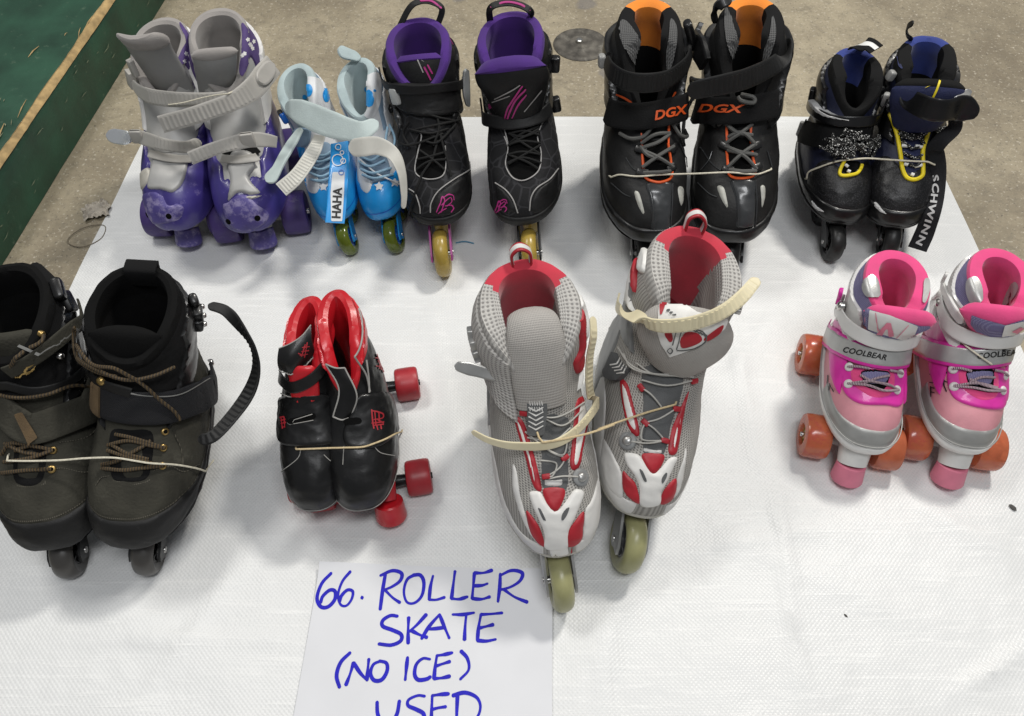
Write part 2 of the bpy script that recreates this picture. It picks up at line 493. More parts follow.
    def strap(s, m, uv, width, off=.004, thick=.002, name='strap', teeth=0, span=(0, 1), n=50, parent=None, ext0=None, ext1=None, roundend=False, pitch=2, step=.0018, wt=.72):
        P, N = s.B.path(uv, n, off)
        if ext0 is not None: P = np.vstack([np.asarray(ext0, float), P]); N = np.vstack([np.repeat(N[:1], len(ext0), 0), N])
        if ext1 is not None: P = np.vstack([P, np.asarray(ext1, float)]); N = np.vstack([N, np.repeat(N[-1:], len(ext1), 0)])
        Q = cr(np.hstack([P, N])[::1], len(P)*2)
        rb = Ribbon(Q[:, :3], nrm(Q[:, 3:]), width, thick, step)
        o = s.build(rb.mesh(teeth=teeth, span=span, roundend=roundend, pitch=pitch, wt=wt), name, m, parent)
        return rb, o
    def free_strap(s, m, pts, nrms, width, thick=.002, name='strap', teeth=0, span=(0, 1), n=60, parent=None, roundend=True, pitch=2, wt=.72):
        Q = cr(np.hstack([np.asarray(pts, float), np.asarray(nrms, float)]), n)
        rb = Ribbon(Q[:, :3], nrm(Q[:, 3:]), width, thick)
        return rb, s.build(rb.mesh(teeth=teeth, span=span, roundend=roundend, pitch=pitch, wt=wt), name, m, parent)
    def laces(s, m, us, vs, r=.0016, off=.004, name='lace', bow=None, mid=.003, cross=True):
        """criss-cross between eyelets (+-us[k], vs[k])"""
        paths = []
        for k in range(len(vs)-1):
            for sg in (1, -1):
                a = (sg*us[k], vs[k]); b = (-sg*us[k+1], vs[k+1]) if cross else (sg*us[k+1], vs[k+1])
                t = np.linspace(0, 1, 16); u = a[0]+(b[0]-a[0])*t; v = a[1]+(b[1]-a[1])*t
                paths.append(s.B.pt(u, v, off+mid*np.sin(PI*t)*(1.25 if sg > 0 else .7)))
        for k in (range(len(vs)) if not cross else (0,)):
            t = np.linspace(0, 1, 14); u = us[k]*(1-2*t)
            paths.append(s.B.pt(u, np.full_like(u, vs[k]), off+mid*np.sin(PI*t)))
        if bow: paths += bow
        return s.tubes(name, m, paths, r)
    def eyelets(s, m, us, vs, off=.004, r=.0033, t=.0011, name='eyelets', sides=(1, -1)):
        mb = MB()
        for u, v in zip(us, vs):
            for sg in sides:
                c = s.B.pt(sg*u, v, off); n = s.B.N(sg*u, v)
                a = nrm(np.cross(n, [0, 0, 1.])); b = np.cross(n, a)
                mb.tube([c+r*(math.cos(q)*a+math.sin(q)*b) for q in np.linspace(0, 2*PI, 16, endpoint=False)], t, 6, closed=True)
        return s.build(mb, name, m)
    def loop(s, m, base, width, up=.03, name='pull_loop', lean=.01, thick=.002, gap=.012, v=1.0, m2=None):
        """webbing tab standing on the back rim"""
        b = s.B.P(.5, v); y, z = b[1], b[2]+base
        pts = [(0, y-.003, z-.02), (0, y-lean*.4, z+up*.45), (0, y-lean, z+up*.9), (0, y-lean+gap*.5, z+up), (0, y-lean+gap, z+up*.85), (0, y+gap*.9, z+up*.3), (0, y+gap*.8, z-.012)]
        C = cr(pts, 40); T = nrm(np.gradient(C, axis=0)); N = np.cross(T, np.array([1., 0, 0]))
        rb = Ribbon(C, N, width, thick)
        return rb, s.build(rb.mesh(), name, m)
    def ring_loop(s, m, mid, up=.026, half=.0105, depth=.014, tilt=.0, name='pull_loop'):
        """webbing bent into an open ring whose hole faces the toe"""
        b = s.B.P(.5, 1.0); y, z = b[1]+.002, b[2]+.004
        C = cr([(-half*.7, y+.004, z-.016), (-half, y+.001, z+up*.3), (-half*.9+tilt*.5, y-.002, z+up*.75), (tilt, y-.003, z+up), (half*.9+tilt*.5, y-.002, z+up*.72), (half, y+.001, z+up*.3), (half*.7, y+.004, z-.016)], 60)
        T = nrm(np.gradient(C, axis=0)); N = nrm(np.cross(np.array([0., 1, .0]), T)); N = N*np.sign((N*(C-C.mean(0))).sum(1))[:, None]
        rb = Ribbon(C, N, depth, .0030)
        o = s.build(rb.mesh(), name, m); q = Ribbon(C+N*.0028, N, depth*.5, .0008)
        s.build(q.mesh(), 'loop_stripe', mid, o); q = Ribbon(C-N*.0002, -N, depth*.5, .0006); s.build(q.mesh(), 'loop_stripe', mid, o)
        return o
    def wheel(s, y, r, w, x=0.0, tyre=None, hub=None, core=None, rb=.45, axis_z=None, name='wheel', hubr=.5, barrel=False, bolt=True, tilt=None):
        mb = MB(); z = r if axis_z is None else axis_z
        h = w/2
        if barrel: prof = [(r*.5, -h*.98), (r*.8, -h), (r*.93, -h*.93), (r*.985, -h*.75), (r, -h*.4), (r, h*.4), (r*.985, h*.75), (r*.93, h*.93), (r*.8, h), (r*.5, h*.98), (r*.42, h*.6), (r*.40, -h*.6), (r*.5, -h*.98)]
        else:
            prof = [(r*hubr, -h*.80), (r*.66, -h*.94), (r*.78, -h), (r*.88, -h*.86), (r*.95, -h*.6), (r*.99, -h*.28), (r, 0), (r*.99, h*.28), (r*.95, h*.6), (r*.88, h*.86), (r*.78, h), (r*.66, h*.94), (r*hubr, h*.8), (r*hubr*.98, 0), (r*hubr, -h*.8)]
        mb.lathe(prof, 40, c=(x, y, z)); t = s.build(mb, name, tyre)
        q = MB(); hr = r*hubr*1.0 if not barrel else r*.44
        q.lathe([(hr*1.01, -h*.7), (hr*.85, -h*.78), (hr*.8, -h*.5), (hr*.45, -h*.5), (hr*.42, -h*.82), (.0028, -h*.84), (.0001, -h*.84)], 30, c=(x, y, z))
        q.lathe([(hr*1.01, h*.7), (hr*.85, h*.78), (hr*.8, h*.5), (hr*.45, h*.5), (hr*.42, h*.82), (.0028, h*.84), (.0001, h*.84)], 30, c=(x, y, z))
        if not barrel:
            for k in range(6):
                a = k*PI/3+.3
                for sg in (-1, 1): q.box((x+sg*h*.62, y+math.cos(a)*hr*.62, z+math.sin(a)*hr*.62), (h*.22, hr*.16, hr*.45), rot=Matrix.Rotation(a-PI/2, 3, 'X'))
        s.build(q, 'hub', hub, t)
        if bolt:
            e = h+ (.0078 if not barrel else .002)
            b = MB()
            for sg in (-1, 1): b.lathe([(.0001, sg*(e)), (.0045, sg*e), (.0052, sg*(e-.002)), (.0052, sg*(h*.5))], 14, c=(x, y, z))
            s.build(b, 'axle_bolt', core, t)
        return t
    def inline_frame(s, m, ys, r, w=.024, gap=None, top=None, front=.02, hz=None, name='frame', rise=0.012):
        """two side rails with windows, top bridge and cross plates"""
        gap = gap or w/2+.003; top = top or s.z0-.002; t = .0035
        y0, y1 = ys[0]-r*.55, ys[-1]+r*.55; za = r
        mb = MB()
        # outline in side view, scalloped between wheels
        lower = []
        for k, y in enumerate(ys):
            for a in np.linspace(200, 340, 7): lower.append((y+.011*math.cos(R(a)), za+.011*math.sin(R(a))))
            if k < len(ys)-1: lower.append(((y+ys[k+1])/2, za+r*.55))
        poly = [(y0, za+.004)]+lower+[(y1, za+.004), (y1-.006, za+.014), (y1-.050, top-.006), (y1-.066, top), (y0+.02, top), (y0+.004, top-.014)]
        for sg in (-1, 1):
            a = [(sg*gap, y, z) for y, z in poly]; b = [(sg*(gap+t), y, z) for y, z in poly]; k = len(poly)
            mb.add(a+b, [tuple(range(k)), tuple(range(k, 2*k))[::-1]]+[(i, k+i, k+(i+1) % k, (i+1) % k) for i in range(k)])
        L = y1-y0
        for f in (.24, .5, .76):
            mb.box((0, y0+L*f, za+r+.006 if za+r+.006 < top-.004 else top-.004), (2*gap, L*.1, .006))
        mb.box((0, (y0+y1)/2-.03, top-.001), (2*gap+2*t+.008, L*.72, .004), bev=.0015)
        mb.box((0, y1-.105, top+.001), (2*gap+.022, .07, .008), bev=.003); mb.box((0, y0+.045, top+.001), (2*gap+.03, .06, .008), bev=.003)
        return s.build(mb, name, m, sharp=30)
    def quad_chassis(s, m, yf, yb, zw, wr, half, name='chassis', base=None):
        top = s.z0; mb = MB()
        mb.box((0, (yf+yb)/2, top-.005), (.045, yf-yb+.09, .009), bev=.003)
        for y, d in ((yf, 1), (yb, -1)):
            mb.box((0, y-d*.012, (top+zw)/2), (.026, .034, top-zw-.004), bev=.006)
            mb.tube([(-half, y, zw), (-.02, y, zw), (.02, y, zw), (half, y, zw)], [.006, .011, .011, .006], 14)
            mb.tube([(0, y-d*.03, zw+.012), (0, y, zw)], [.009, .012], 12)
            mb.lathe([(.0001, .0), (.017, 0), (.019, .004), (.019, .011), (.017, .014), (.0001, .014)], 20, axis='z', c=(0, y-d*.016, top-.028))
        return s.build(mb, name, m)
# ------------------------------------------------------------------ tracing helpers: where a photographed point lies on the modelled surface
from mathutils.bvhtree import BVHTree
def crop(x0, y0, x1, y1, w):
    k = (x1-x0)/w
    def f(*pts):
        if len(pts) == 1 and not isinstance(pts[0][0], (int, float)): pts = pts[0]
        return [(x0+a*k, y0+b*k) for a, b in pts]
    return f
CAMPOS = Vector((0, 0, CAM_H))
def sdf(poly, X, Y, sx=1.0, sy=1.0):
    """signed distance (inside > 0) to a polygon"""
    Q = np.asarray(poly, float)*[sx, sy]; X = X*sx; Y = Y*sy
    d = np.full(X.shape, 1e9); ins = np.zeros(X.shape, bool); n = len(Q)
    for i in range(n):
        a, b = Q[i], Q[(i+1) % n]; e = b-a
        t = np.clip(((X-a[0])*e[0]+(Y-a[1])*e[1])/(e@e+1e-18), 0, 1)
        d = np.minimum(d, np.hypot(X-a[0]-t*e[0], Y-a[1]-t*e[1]))
        c = (a[1] > Y) != (b[1] > Y)
        with np.errstate(divide='ignore', invalid='ignore'):
            ins ^= c & (X < (b[0]-a[0])*(Y-a[1])/(b[1]-a[1]+1e-18)+a[0])
    return np.where(ins, d, -d)
def smooth_poly(p, n=8): return cr(np.c_[np.asarray(p, float), np.zeros(len(p))], n*len(p), closed=True)[:, :2]
def proj_arr(W):
    z = W[..., 2]-CAM_H; dep = W[..., 1]*_cp-z*_sp; up = W[..., 1]*_sp+z*_cp
    return np.stack([512+FPX*W[..., 0]/dep, 358-FPX*up/dep], -1)
class _SkX:
    def wpos(s, L):
        L = np.asarray(L, float)*[s.m, 1, 1]; A = np.array(s.M); return L@A[:3, :3].T+A[:3, 3]
    def uv(s, pts):
        pts = np.asarray(pts, float).reshape(-1, 2)
        if not hasattr(s, '_g'):
            U, V = np.meshgrid(np.linspace(-.5, .5, 181), np.linspace(.0, 1.0, 121), indexing='ij'); U, V = U.ravel(), V.ravel()
            L = s.B.P(U, V); W = s.wpos(L); N = s.wpos(L+s.B.N(U, V)*1e-3)-W
            face = ((np.array(CAMPOS)-W)*N).sum(1) > 0
            s._g = (U[face], V[face], proj_arr(W[face]))
        U, V, G = s._g; out = []
        for p in pts:
            i = int(np.argmin(((G-p)**2).sum(1))); out.append((U[i], V[i]))
        out = np.array(out)
        for _ in range(3):
            e = 1e-3; q = lambda a, b: proj_arr(s.wpos(s.B.P(a, b)))
            p0 = q(out[:, 0], out[:, 1]); du = (q(out[:, 0]+e, out[:, 1])-p0)/e; dv = (q(out[:, 0], out[:, 1]+e)-p0)/e
            r = pts-p0; det = du[:, 0]*dv[:, 1]-du[:, 1]*dv[:, 0]; ok = np.abs(det) > 2e3
            det = np.where(ok, det, 1)
            a = np.where(ok, (r[:, 0]*dv[:, 1]-r[:, 1]*dv[:, 0])/det, 0); b = np.where(ok, (du[:, 0]*r[:, 1]-du[:, 1]*r[:, 0])/det, 0)
            out = out+np.clip(np.c_[a, b], -.006, .006)
        out[:, 1] = np.clip(out[:, 1], 0, 1.02)
        return out
    def over(s, pts, off=.004):
        q = s.uv(pts); return s.B.pt(q[:, 0], q[:, 1], off)
    def onorm(s, pts):
        q = s.uv(pts); return s.B.N(q[:, 0], q[:, 1])
    def poly(s, pts, smooth=True):
        q = s.uv(smooth_poly(pts) if smooth else pts)
        return lambda x, y, z, u, v: sdf(q, u, v, .3, .34), q
    def panel(s, name, m, pts, off=.0022, bw=.003, smooth=True, parent=None, extra=()):
        f, q = s.poly(pts, smooth); u0, u1 = q[:, 0].min()-.01, q[:, 0].max()+.01; v0, v1 = max(0, q[:, 1].min()-.01), min(1.02, q[:, 1].max()+.01)
        n = (int(np.clip((u1-u0)*.3/.0018, 8, 70)), int(np.clip((v1-v0)*.34/.0022, 8, 70)))
        return s.region(name, m, [f]+list(extra), u=(u0, u1), v=(v0, v1), n=n, off=off, bw=bw, parent=parent)
    def line(s, pts, off=.003, n=None, bulge=0.0):
        pts = np.asarray(pts, float); n = n or 12*len(pts)
        P = cr(np.c_[pts, np.zeros(len(pts))], n)[:, :2] if len(pts) > 2 else np.linspace(pts[0], pts[1], n)
        q = s.uv(P); k = np.linspace(0, 1, n)
        for c in (0, 1):
            q[1:-1, c] = (q[:-2, c]+q[1:-1, c]+q[2:, c])/3
        return s.B.pt(q[:, 0], q[:, 1], off+bulge*np.sin(PI*k))
    def cord(s, name, m, lines, r=.0014, off=.003, bulge=0.0, parent=None):
        if name in ('seams', 'yellow_cord', 'piping', 'white_lace', 'slot_edge', 'vent_edge'):
            return [s.tubes(name, m, [s.line(l, off, bulge=bulge)], r, parent=parent) for l in lines]
        return s.tubes(name, m, [s.line(l, off, bulge=bulge) for l in lines], r, parent=parent)
    def pstrap(s, m, pts, width, off=.004, thick=.0022, name='strap', ext=(.1, .1), teeth=0, span=(0, 1), parent=None, pitch=2, roundend=False):
        pts = np.asarray(pts, float); P = cr(np.c_[pts, np.zeros(len(pts))], 40)[:, :2]; q = s.uv(P)
        for _ in range(3): q[1:-1] = (q[:-2]+q[1:-1]*2+q[2:])/4
        a, b = q[0], q[-1]; da = nrm((q[0]-q[4])[None])[0]; db = nrm((q[-1]-q[-5])[None])[0]
        if ext[0]: q = np.vstack([[a+[da[0]*ext[0]*t, 0] for t in np.linspace(1, .1, 8)], q])
        if ext[1]: q = np.vstack([q, [b+[db[0]*ext[1]*t, 0] for t in np.linspace(.1, 1, 8)]])
        L = s.B.pt(q[:, 0], q[:, 1], off); N = s.B.N(q[:, 0], q[:, 1])
        rb = Ribbon(L, N, width, thick)
        return rb, s.build(rb.mesh(teeth=teeth, span=span, pitch=pitch, roundend=roundend), name, m, parent)
    # --- decals on any finished mesh of this skate
    def bvh(s, objs):
        V = []; F = []
        for o in objs:
            b = len(V); V += [s.M @ v.co for v in o.data.vertices]; F += [[b+i for i in p.vertices] for p in o.data.polygons]
        return BVHTree.FromPolygons(V, F)
    def cast(s, T, P, off=.0006):
        out = []; last = None
        for p in P:
            g = Vector(ground(p[0], p[1])); d = (g-CAMPOS).normalized(); h = T.ray_cast(CAMPOS, d)
            if h[0] is None:
                n = T.find_nearest(CAMPOS+d*(last if last else 1.0)); q = n[0]; nn = n[1]
            else: q, nn = h[0], h[1]; last = h[3]
            if nn.dot(d) > 0: nn = -nn
            out.append(q+nn*off)
        return out
    def stick(s, name, m, objs, V2, F, off=.0006, parent=None, smooth=False, skirt=0):
        """lay 2D photo-pixel geometry on meshes"""
        T = s.bvh(objs if isinstance(objs, (list, tuple)) else [objs]); W = s.cast(T, V2, off); I = s.M.inverted()
        mb = MB().add([I @ w for w in W], F); return mb.build(name, m, parent or s.root, smooth=smooth)
    def patch(s, name, m, objs, pts, off=.001, parent=None, smooth_=True, step=1.2):
        Q = smooth_poly(pts) if smooth_ else np.asarray(pts, float)
        (x0, y0), (x1, y1) = Q.min(0)-1, Q.max(0)+1
        class Id:
            @staticmethod
            def P(u, v): return np.stack([u, v, u*0], -1)
        A, pol = clip_region(x0, x1, y0, y1, max(6, int((x1-x0)/step)), max(6, int((y1-y0)/step)), Id, [lambda x, y, z, u, v: sdf(Q, u, v)])
        T = s.bvh(objs if isinstance(objs, (list, tuple)) else [objs]); W = s.cast(T, A[:, :2], off); I = s.M.inverted()
        pol = [f for f in pol if max((W[f[k]]-W[f[k-1]]).length for k in range(len(f))) < .009]
        comp = list(range(len(W)))
        def root(a):
            while comp[a] != a: comp[a] = comp[comp[a]]; a = comp[a]
            return a
        for f in pol:
            for k in f[1:]: comp[root(k)] = root(f[0])
        cnt = {}
        for f in pol: cnt[root(f[0])] = cnt.get(root(f[0]), 0)+1
        if cnt: best = max(cnt, key=cnt.get); pol = [f for f in pol if root(f[0]) == best]
        used = sorted({k for f in pol for k in f}); mp = {o_: n for n, o_ in enumerate(used)}; W = [W[k] for k in used]; pol = [tuple(mp[k] for k in f) for f in pol]
        return MB().add([I @ w for w in W], pol).build(name, m, parent or s.root)
    def ptext(s, name, m, objs, txt, c, h, ang=0.0, bold=0, shear=0, sx=1.0, off=.0007, parent=None, spacing=1.0):
        V, F = text2d(txt, h*1.39, bold, shear, spacing); V = V*[sx, -1]; a = R(ang)
        V = np.c_[V[:, 0]*math.cos(a)-V[:, 1]*math.sin(a), V[:, 0]*math.sin(a)+V[:, 1]*math.cos(a)]+np.array(c)
        return s.stick(name, m, objs, V, F, off, parent)
    def pstrokes(s, name, m, objs, lines, w, off=.0007, parent=None):
        V, F = strokes2d(lines, w); return s.stick(name, m, objs, V, F, off, parent)
    def button(s, name, m, p, r=.006, h=.004, off=.002, parent=None, ring=None):
        c = s.over([p], off)[0]; n = s.onorm([p])[0]
        q = Vector(n).to_track_quat('Z', 'Y').to_matrix()
        mb = MB().lathe([(.0001, h), (r*.55, h), (r*.8, h*.75), (r*.95, h*.3), (r, 0), (r, -h)], 22, axis='z'); mb.v = [tuple(q @ Vector(v)+Vector(c)) for v in mb.v]
        return s.build(mb, name, m, parent)
    def block(s, name, m, p, size, off=.003, ang=0.0, parent=None, bev=.0015, at=None, nrm_=None):
        """small box seated on the surface at a photographed point; size = (across, along, out)"""
        c = s.over([p], off)[0] if at is None else at; n = s.onorm([p])[0] if nrm_ is None else nrm_
        z = Vector(n); x = Vector((0, 0, 1)).cross(z)
        x = x.normalized() if x.length > .1 else Vector((1, 0, 0)); y = z.cross(x)
        M = Matrix((x, y, z)).transposed() @ Matrix.Rotation(R(ang), 3, 'Z')
        return s.build(MB().box(c, size, rot=M, bev=bev), name, m, parent)
    def pad_collar(s, mats, vt, pad=.011, rise=.012, deep=.24, nu=96, mi=lambda u, k: 0, name='liner', puff=.0, lips=1.0, edge=-.05):
        U = np.linspace(-.5, .5, nu, endpoint=False); vt_ = vt(U); rows = []
        pf = puff(U) if callable(puff) else puff
        for off, dv in ((.0005, edge), (.0035, edge*.3), (.004, rise*.6), (.0015, rise*1.6), (-pad*.35, rise*2), (-pad*.8, rise*1.4), (-pad, -.01), (-pad*1.08, -.06), (-pad*1.0, -.14), (-pad*.9, -.24)):
            r_ = s.B.pt(U, vt_+dv*1.0, off-(pf if off < 0 else 0))
            if off > -.006: r_ = r_+s.B.N(U, vt_+dv)*s.crumple(s.B.P(U, vt_+dv))[:, None]
            rows.append(r_)
        for f in (.3, .7, 1.0): rows.append(s.B.pt(U, (vt_-.24)*(1-f)+deep*f, -pad*.85))
        fb = rows[-1].mean(0); rows.append(rows[-1]*.5+fb*.5); rows.append(np.broadcast_to(fb, rows[-1].shape))
        K = len(rows); G = np.array(rows).transpose(1, 0, 2); mb = MB().grid(G, closeu=True, uv=[(a*.3, k*.012) for a in U for k in range(K)])
        mb.mi = [mi(float(U[f[0]//K]), f[0] % K) for f in mb.f]
        return s.build(mb, name, mats)
for _n, _f in list(_SkX.__dict__.items()):
    if not _n.startswith('__'): setattr(Sk, _n, _f)

def rings(tw, cw, L=1.0, H=1.0, top=.86):
    base = [(-.13, 0, .160, .008, .90, 2.55, .14, .004), (-.139, .02, .172, .022, .99, 2.6, .13, .005), (-.141, .045, .163, .050, 1.0, 2.6, .12, .005),
            (-.140, .075, .137, .076, .98, 2.4, .10, .004), (-.137, .10, .095, .099, .94, 2.2, .07, .002), (-.133, .13, .052, .128, .9, 2.1, .04, 0),
            (-.132, .165, .02, .163, .0, 2.1, .02, 0), (-.135, .20, .006, .197, .0, 2.1, 0, 0), (-.140, .235, .004, .225, .0, 2.1, 0, 0)]
    out = []
    for k, r in enumerate(base):
        r = list(r); w = tw*r[4] if k <= 3 else {4: tw*.90*.75+cw*.25*.94, 5: tw*.40+cw*.48, 6: tw*.12+cw*.80, 7: cw*(.99 if top < .95 else .96), 8: cw*top}[k]
        if k == 8: r[0] += .008*(1-top)/.14
        r[4] = w; r[0] *= L; r[2] *= L; r[1] *= H; r[3] *= H; out.append(r)
    return out
def raycast_path(pts, off=.0015, n=80, zback=None):
    """a string pulled tight over whatever lies under the photographed points"""
    bpy.context.view_layer.update(); dg = bpy.context.evaluated_depsgraph_get()
    pts = np.asarray(pts, float); P = cr(np.c_[pts, np.zeros(len(pts))], n)[:, :2]; dep = []
    D = []
    for p in P:
        g = Vector(ground(p[0], p[1])); d = (g-CAMPOS).normalized(); D.append(d)
        h = scene.ray_cast(dg, CAMPOS, d); dep.append((h[1]-CAMPOS).length if h[0] else 9)
    dep = np.array(dep); lo = dep.copy()
    # a taut string: no deeper than the straight run between its supports
    inv = 1/dep; x = np.linspace(0, 1, n); hull = []
    for i in range(n):
        while len(hull) > 1 and (inv[hull[-1]]-inv[hull[-2]])*(x[i]-x[hull[-1]]) <= (inv[i]-inv[hull[-1]])*(x[hull[-1]]-x[hull[-2]]): hull.pop()
        hull.append(i)
    taut = 1/np.interp(x, x[hull], inv[hull])
    return [np.array(CAMPOS+d*(t-off)) for d, t in zip(D, taut)]
def pair_string(name, label, cat, m, pts, r=.0011, back=None, group=None, off=.0015, flatloop=True):
    """elastic run over the fronts and closed behind the boots"""
    F = raycast_path(pts, off)
    e0, e1 = F[0]-F[3], F[-1]-F[-4]
    F = [F[0]+nrm(e0[None])[0]*.006+np.array([0, .022, -.012]), F[0]+nrm(e0[None])[0]*.004+np.array([0, .008, -.003])]+F+[F[-1]+nrm(e1[None])[0]*.004+np.array([0, .008, -.003]), F[-1]+nrm(e1[None])[0]*.006+np.array([0, .022, -.012])]; a, b = F[-1], F[0]
    P = list(F)
    if back is not None:
        P += [np.array(q) for q in back]
        mb = MB().tube(resample(np.vstack([cr(P, 160, closed=True), cr(P, 160, closed=True)[:1]]), .004)[:-1], r, 6, closed=True)
    else: mb = MB().tube(P, r, 6)
    o = mb.build(name, m); tag(o, label, cat, group); return o
# ------------------------------------------------------------------ light
w = bpy.data.worlds.new('World'); scene.world = w; w.use_nodes = True
w.node_tree.nodes['Background'].inputs[0].default_value = (.93, .96, 1, 1)
w.node_tree.nodes['Background'].inputs[1].default_value = .19
def area(loc, target, size, sy, power, col):
    d = bpy.data.lights.new('ceiling_or_fill_lamp', 'AREA'); d.shape = 'RECTANGLE'; d.size = size; d.size_y = sy; d.energy = power; d.color = col
    o = bpy.data.objects.new('ceiling_or_fill_lamp', d); COL.objects.link(o); o.location = loc
    o.rotation_euler = (Vector(target)-Vector(loc)).to_track_quat('-Z', 'Y').to_euler(); return o
area((1.25, 1.95, 2.85), (.1, .7, 0), .36, .36, 55, (1, .965, .90))
area((-1.3, 1.5, 2.9), (-.1, .7, 0), .9, .4, 27, (1, .98, .94))
area((.35, -.35, 3.0), (.1, .4, 0), 1.4, .5, 31, (.975, .985, 1))  # front fill lamp, added to brighten the near side of the tarp
scene.view_settings.view_transform = 'Standard'; scene.view_settings.look = 'None'; scene.view_settings.exposure = .13

def nnode(nt, kind, **kw):
    n = nt.nodes.new(kind)
    for k, v in kw.items():
        if k in n.inputs: n.inputs[k].default_value = v
        else: setattr(n, k, v)
    return n
# ------------------------------------------------------------------ concrete floor
def concrete_mat():
    m = bpy.data.materials.new('concrete'); m.use_nodes = True; nt = m.node_tree; L = nt.links; b = nt.nodes['Principled BSDF']
    tc = nnode(nt, 'ShaderNodeTexCoord')
    def noise(sc, d=6, r=.6, dist=0):
        n = nnode(nt, 'ShaderNodeTexNoise', Scale=sc, Detail=d, Roughness=r, Distortion=dist); L.new(tc.outputs['Object'], n.inputs['Vector']); return n.outputs['Fac']
    def rng_(o, a, c, lo=0., hi=1.):
        n = nnode(nt, 'ShaderNodeMapRange'); L.new(o, n.inputs[0])
        for i, v in zip((1, 2, 3, 4), (a, c, lo, hi)): n.inputs[i].default_value = v
        return n.outputs[0]
    def mix(f, a, bcol):
        n = nnode(nt, 'ShaderNodeMix', data_type='RGBA'); L.new(f, n.inputs[0])
        if isinstance(a, tuple): n.inputs[6].default_value = a+(1,)
        else: L.new(a, n.inputs[6])
        n.inputs[7].default_value = bcol+(1,); return n.outputs[2]
    c = mix(rng_(noise(2.6, 9, .7), .36, .64), (.205, .170, .118), (.43, .372, .262))
    c = mix(rng_(noise(45, 9, .75), .50, .70, 0, .8), c, (.19, .165, .12))
    c = mix(rng_(noise(150, 4, .6), .58, .70, 0, .8), c, (.58, .53, .43))
    c = mix(rng_(noise(210, 3, .6), .60, .70, 0, .9), c, (.09, .08, .065))
    c = mix(rng_(noise(9, 10, .8, .6), .56, .68, 0, .75), c, (.15, .13, .095))
    vo = nnode(nt, 'ShaderNodeTexVoronoi', Scale=7.0); L.new(tc.outputs['Object'], vo.inputs['Vector'])
    n2 = nnode(nt, 'ShaderNodeMath', operation='ADD'); L.new(vo.outputs['Distance'], n2.inputs[0])
    L.new(rng_(noise(30, 5), 0, 1, -.12, .12), n2.inputs[1])
    c = mix(rng_(n2.outputs[0], .17, .12, 0, .62), c, (.16, .15, .15))
    L.new(c, b.inputs['Base Color'])
    L.new(rng_(noise(6), .3, .7, .42, .75), b.inputs['Roughness'])
    bp = nnode(nt, 'ShaderNodeBump', Strength=.35, Distance=.003); L.new(noise(120, 8, .7), bp.inputs['Height']); L.new(bp.outputs[0], b.inputs['Normal'])
    return m
mb = MB(); mb.grid(np.array([[(x, y, 0) for y in np.linspace(-1.5, 5, 14)] for x in np.linspace(-3.5, 3.5, 14)]))
tag(mb.build('floor', concrete_mat()), kind='structure')

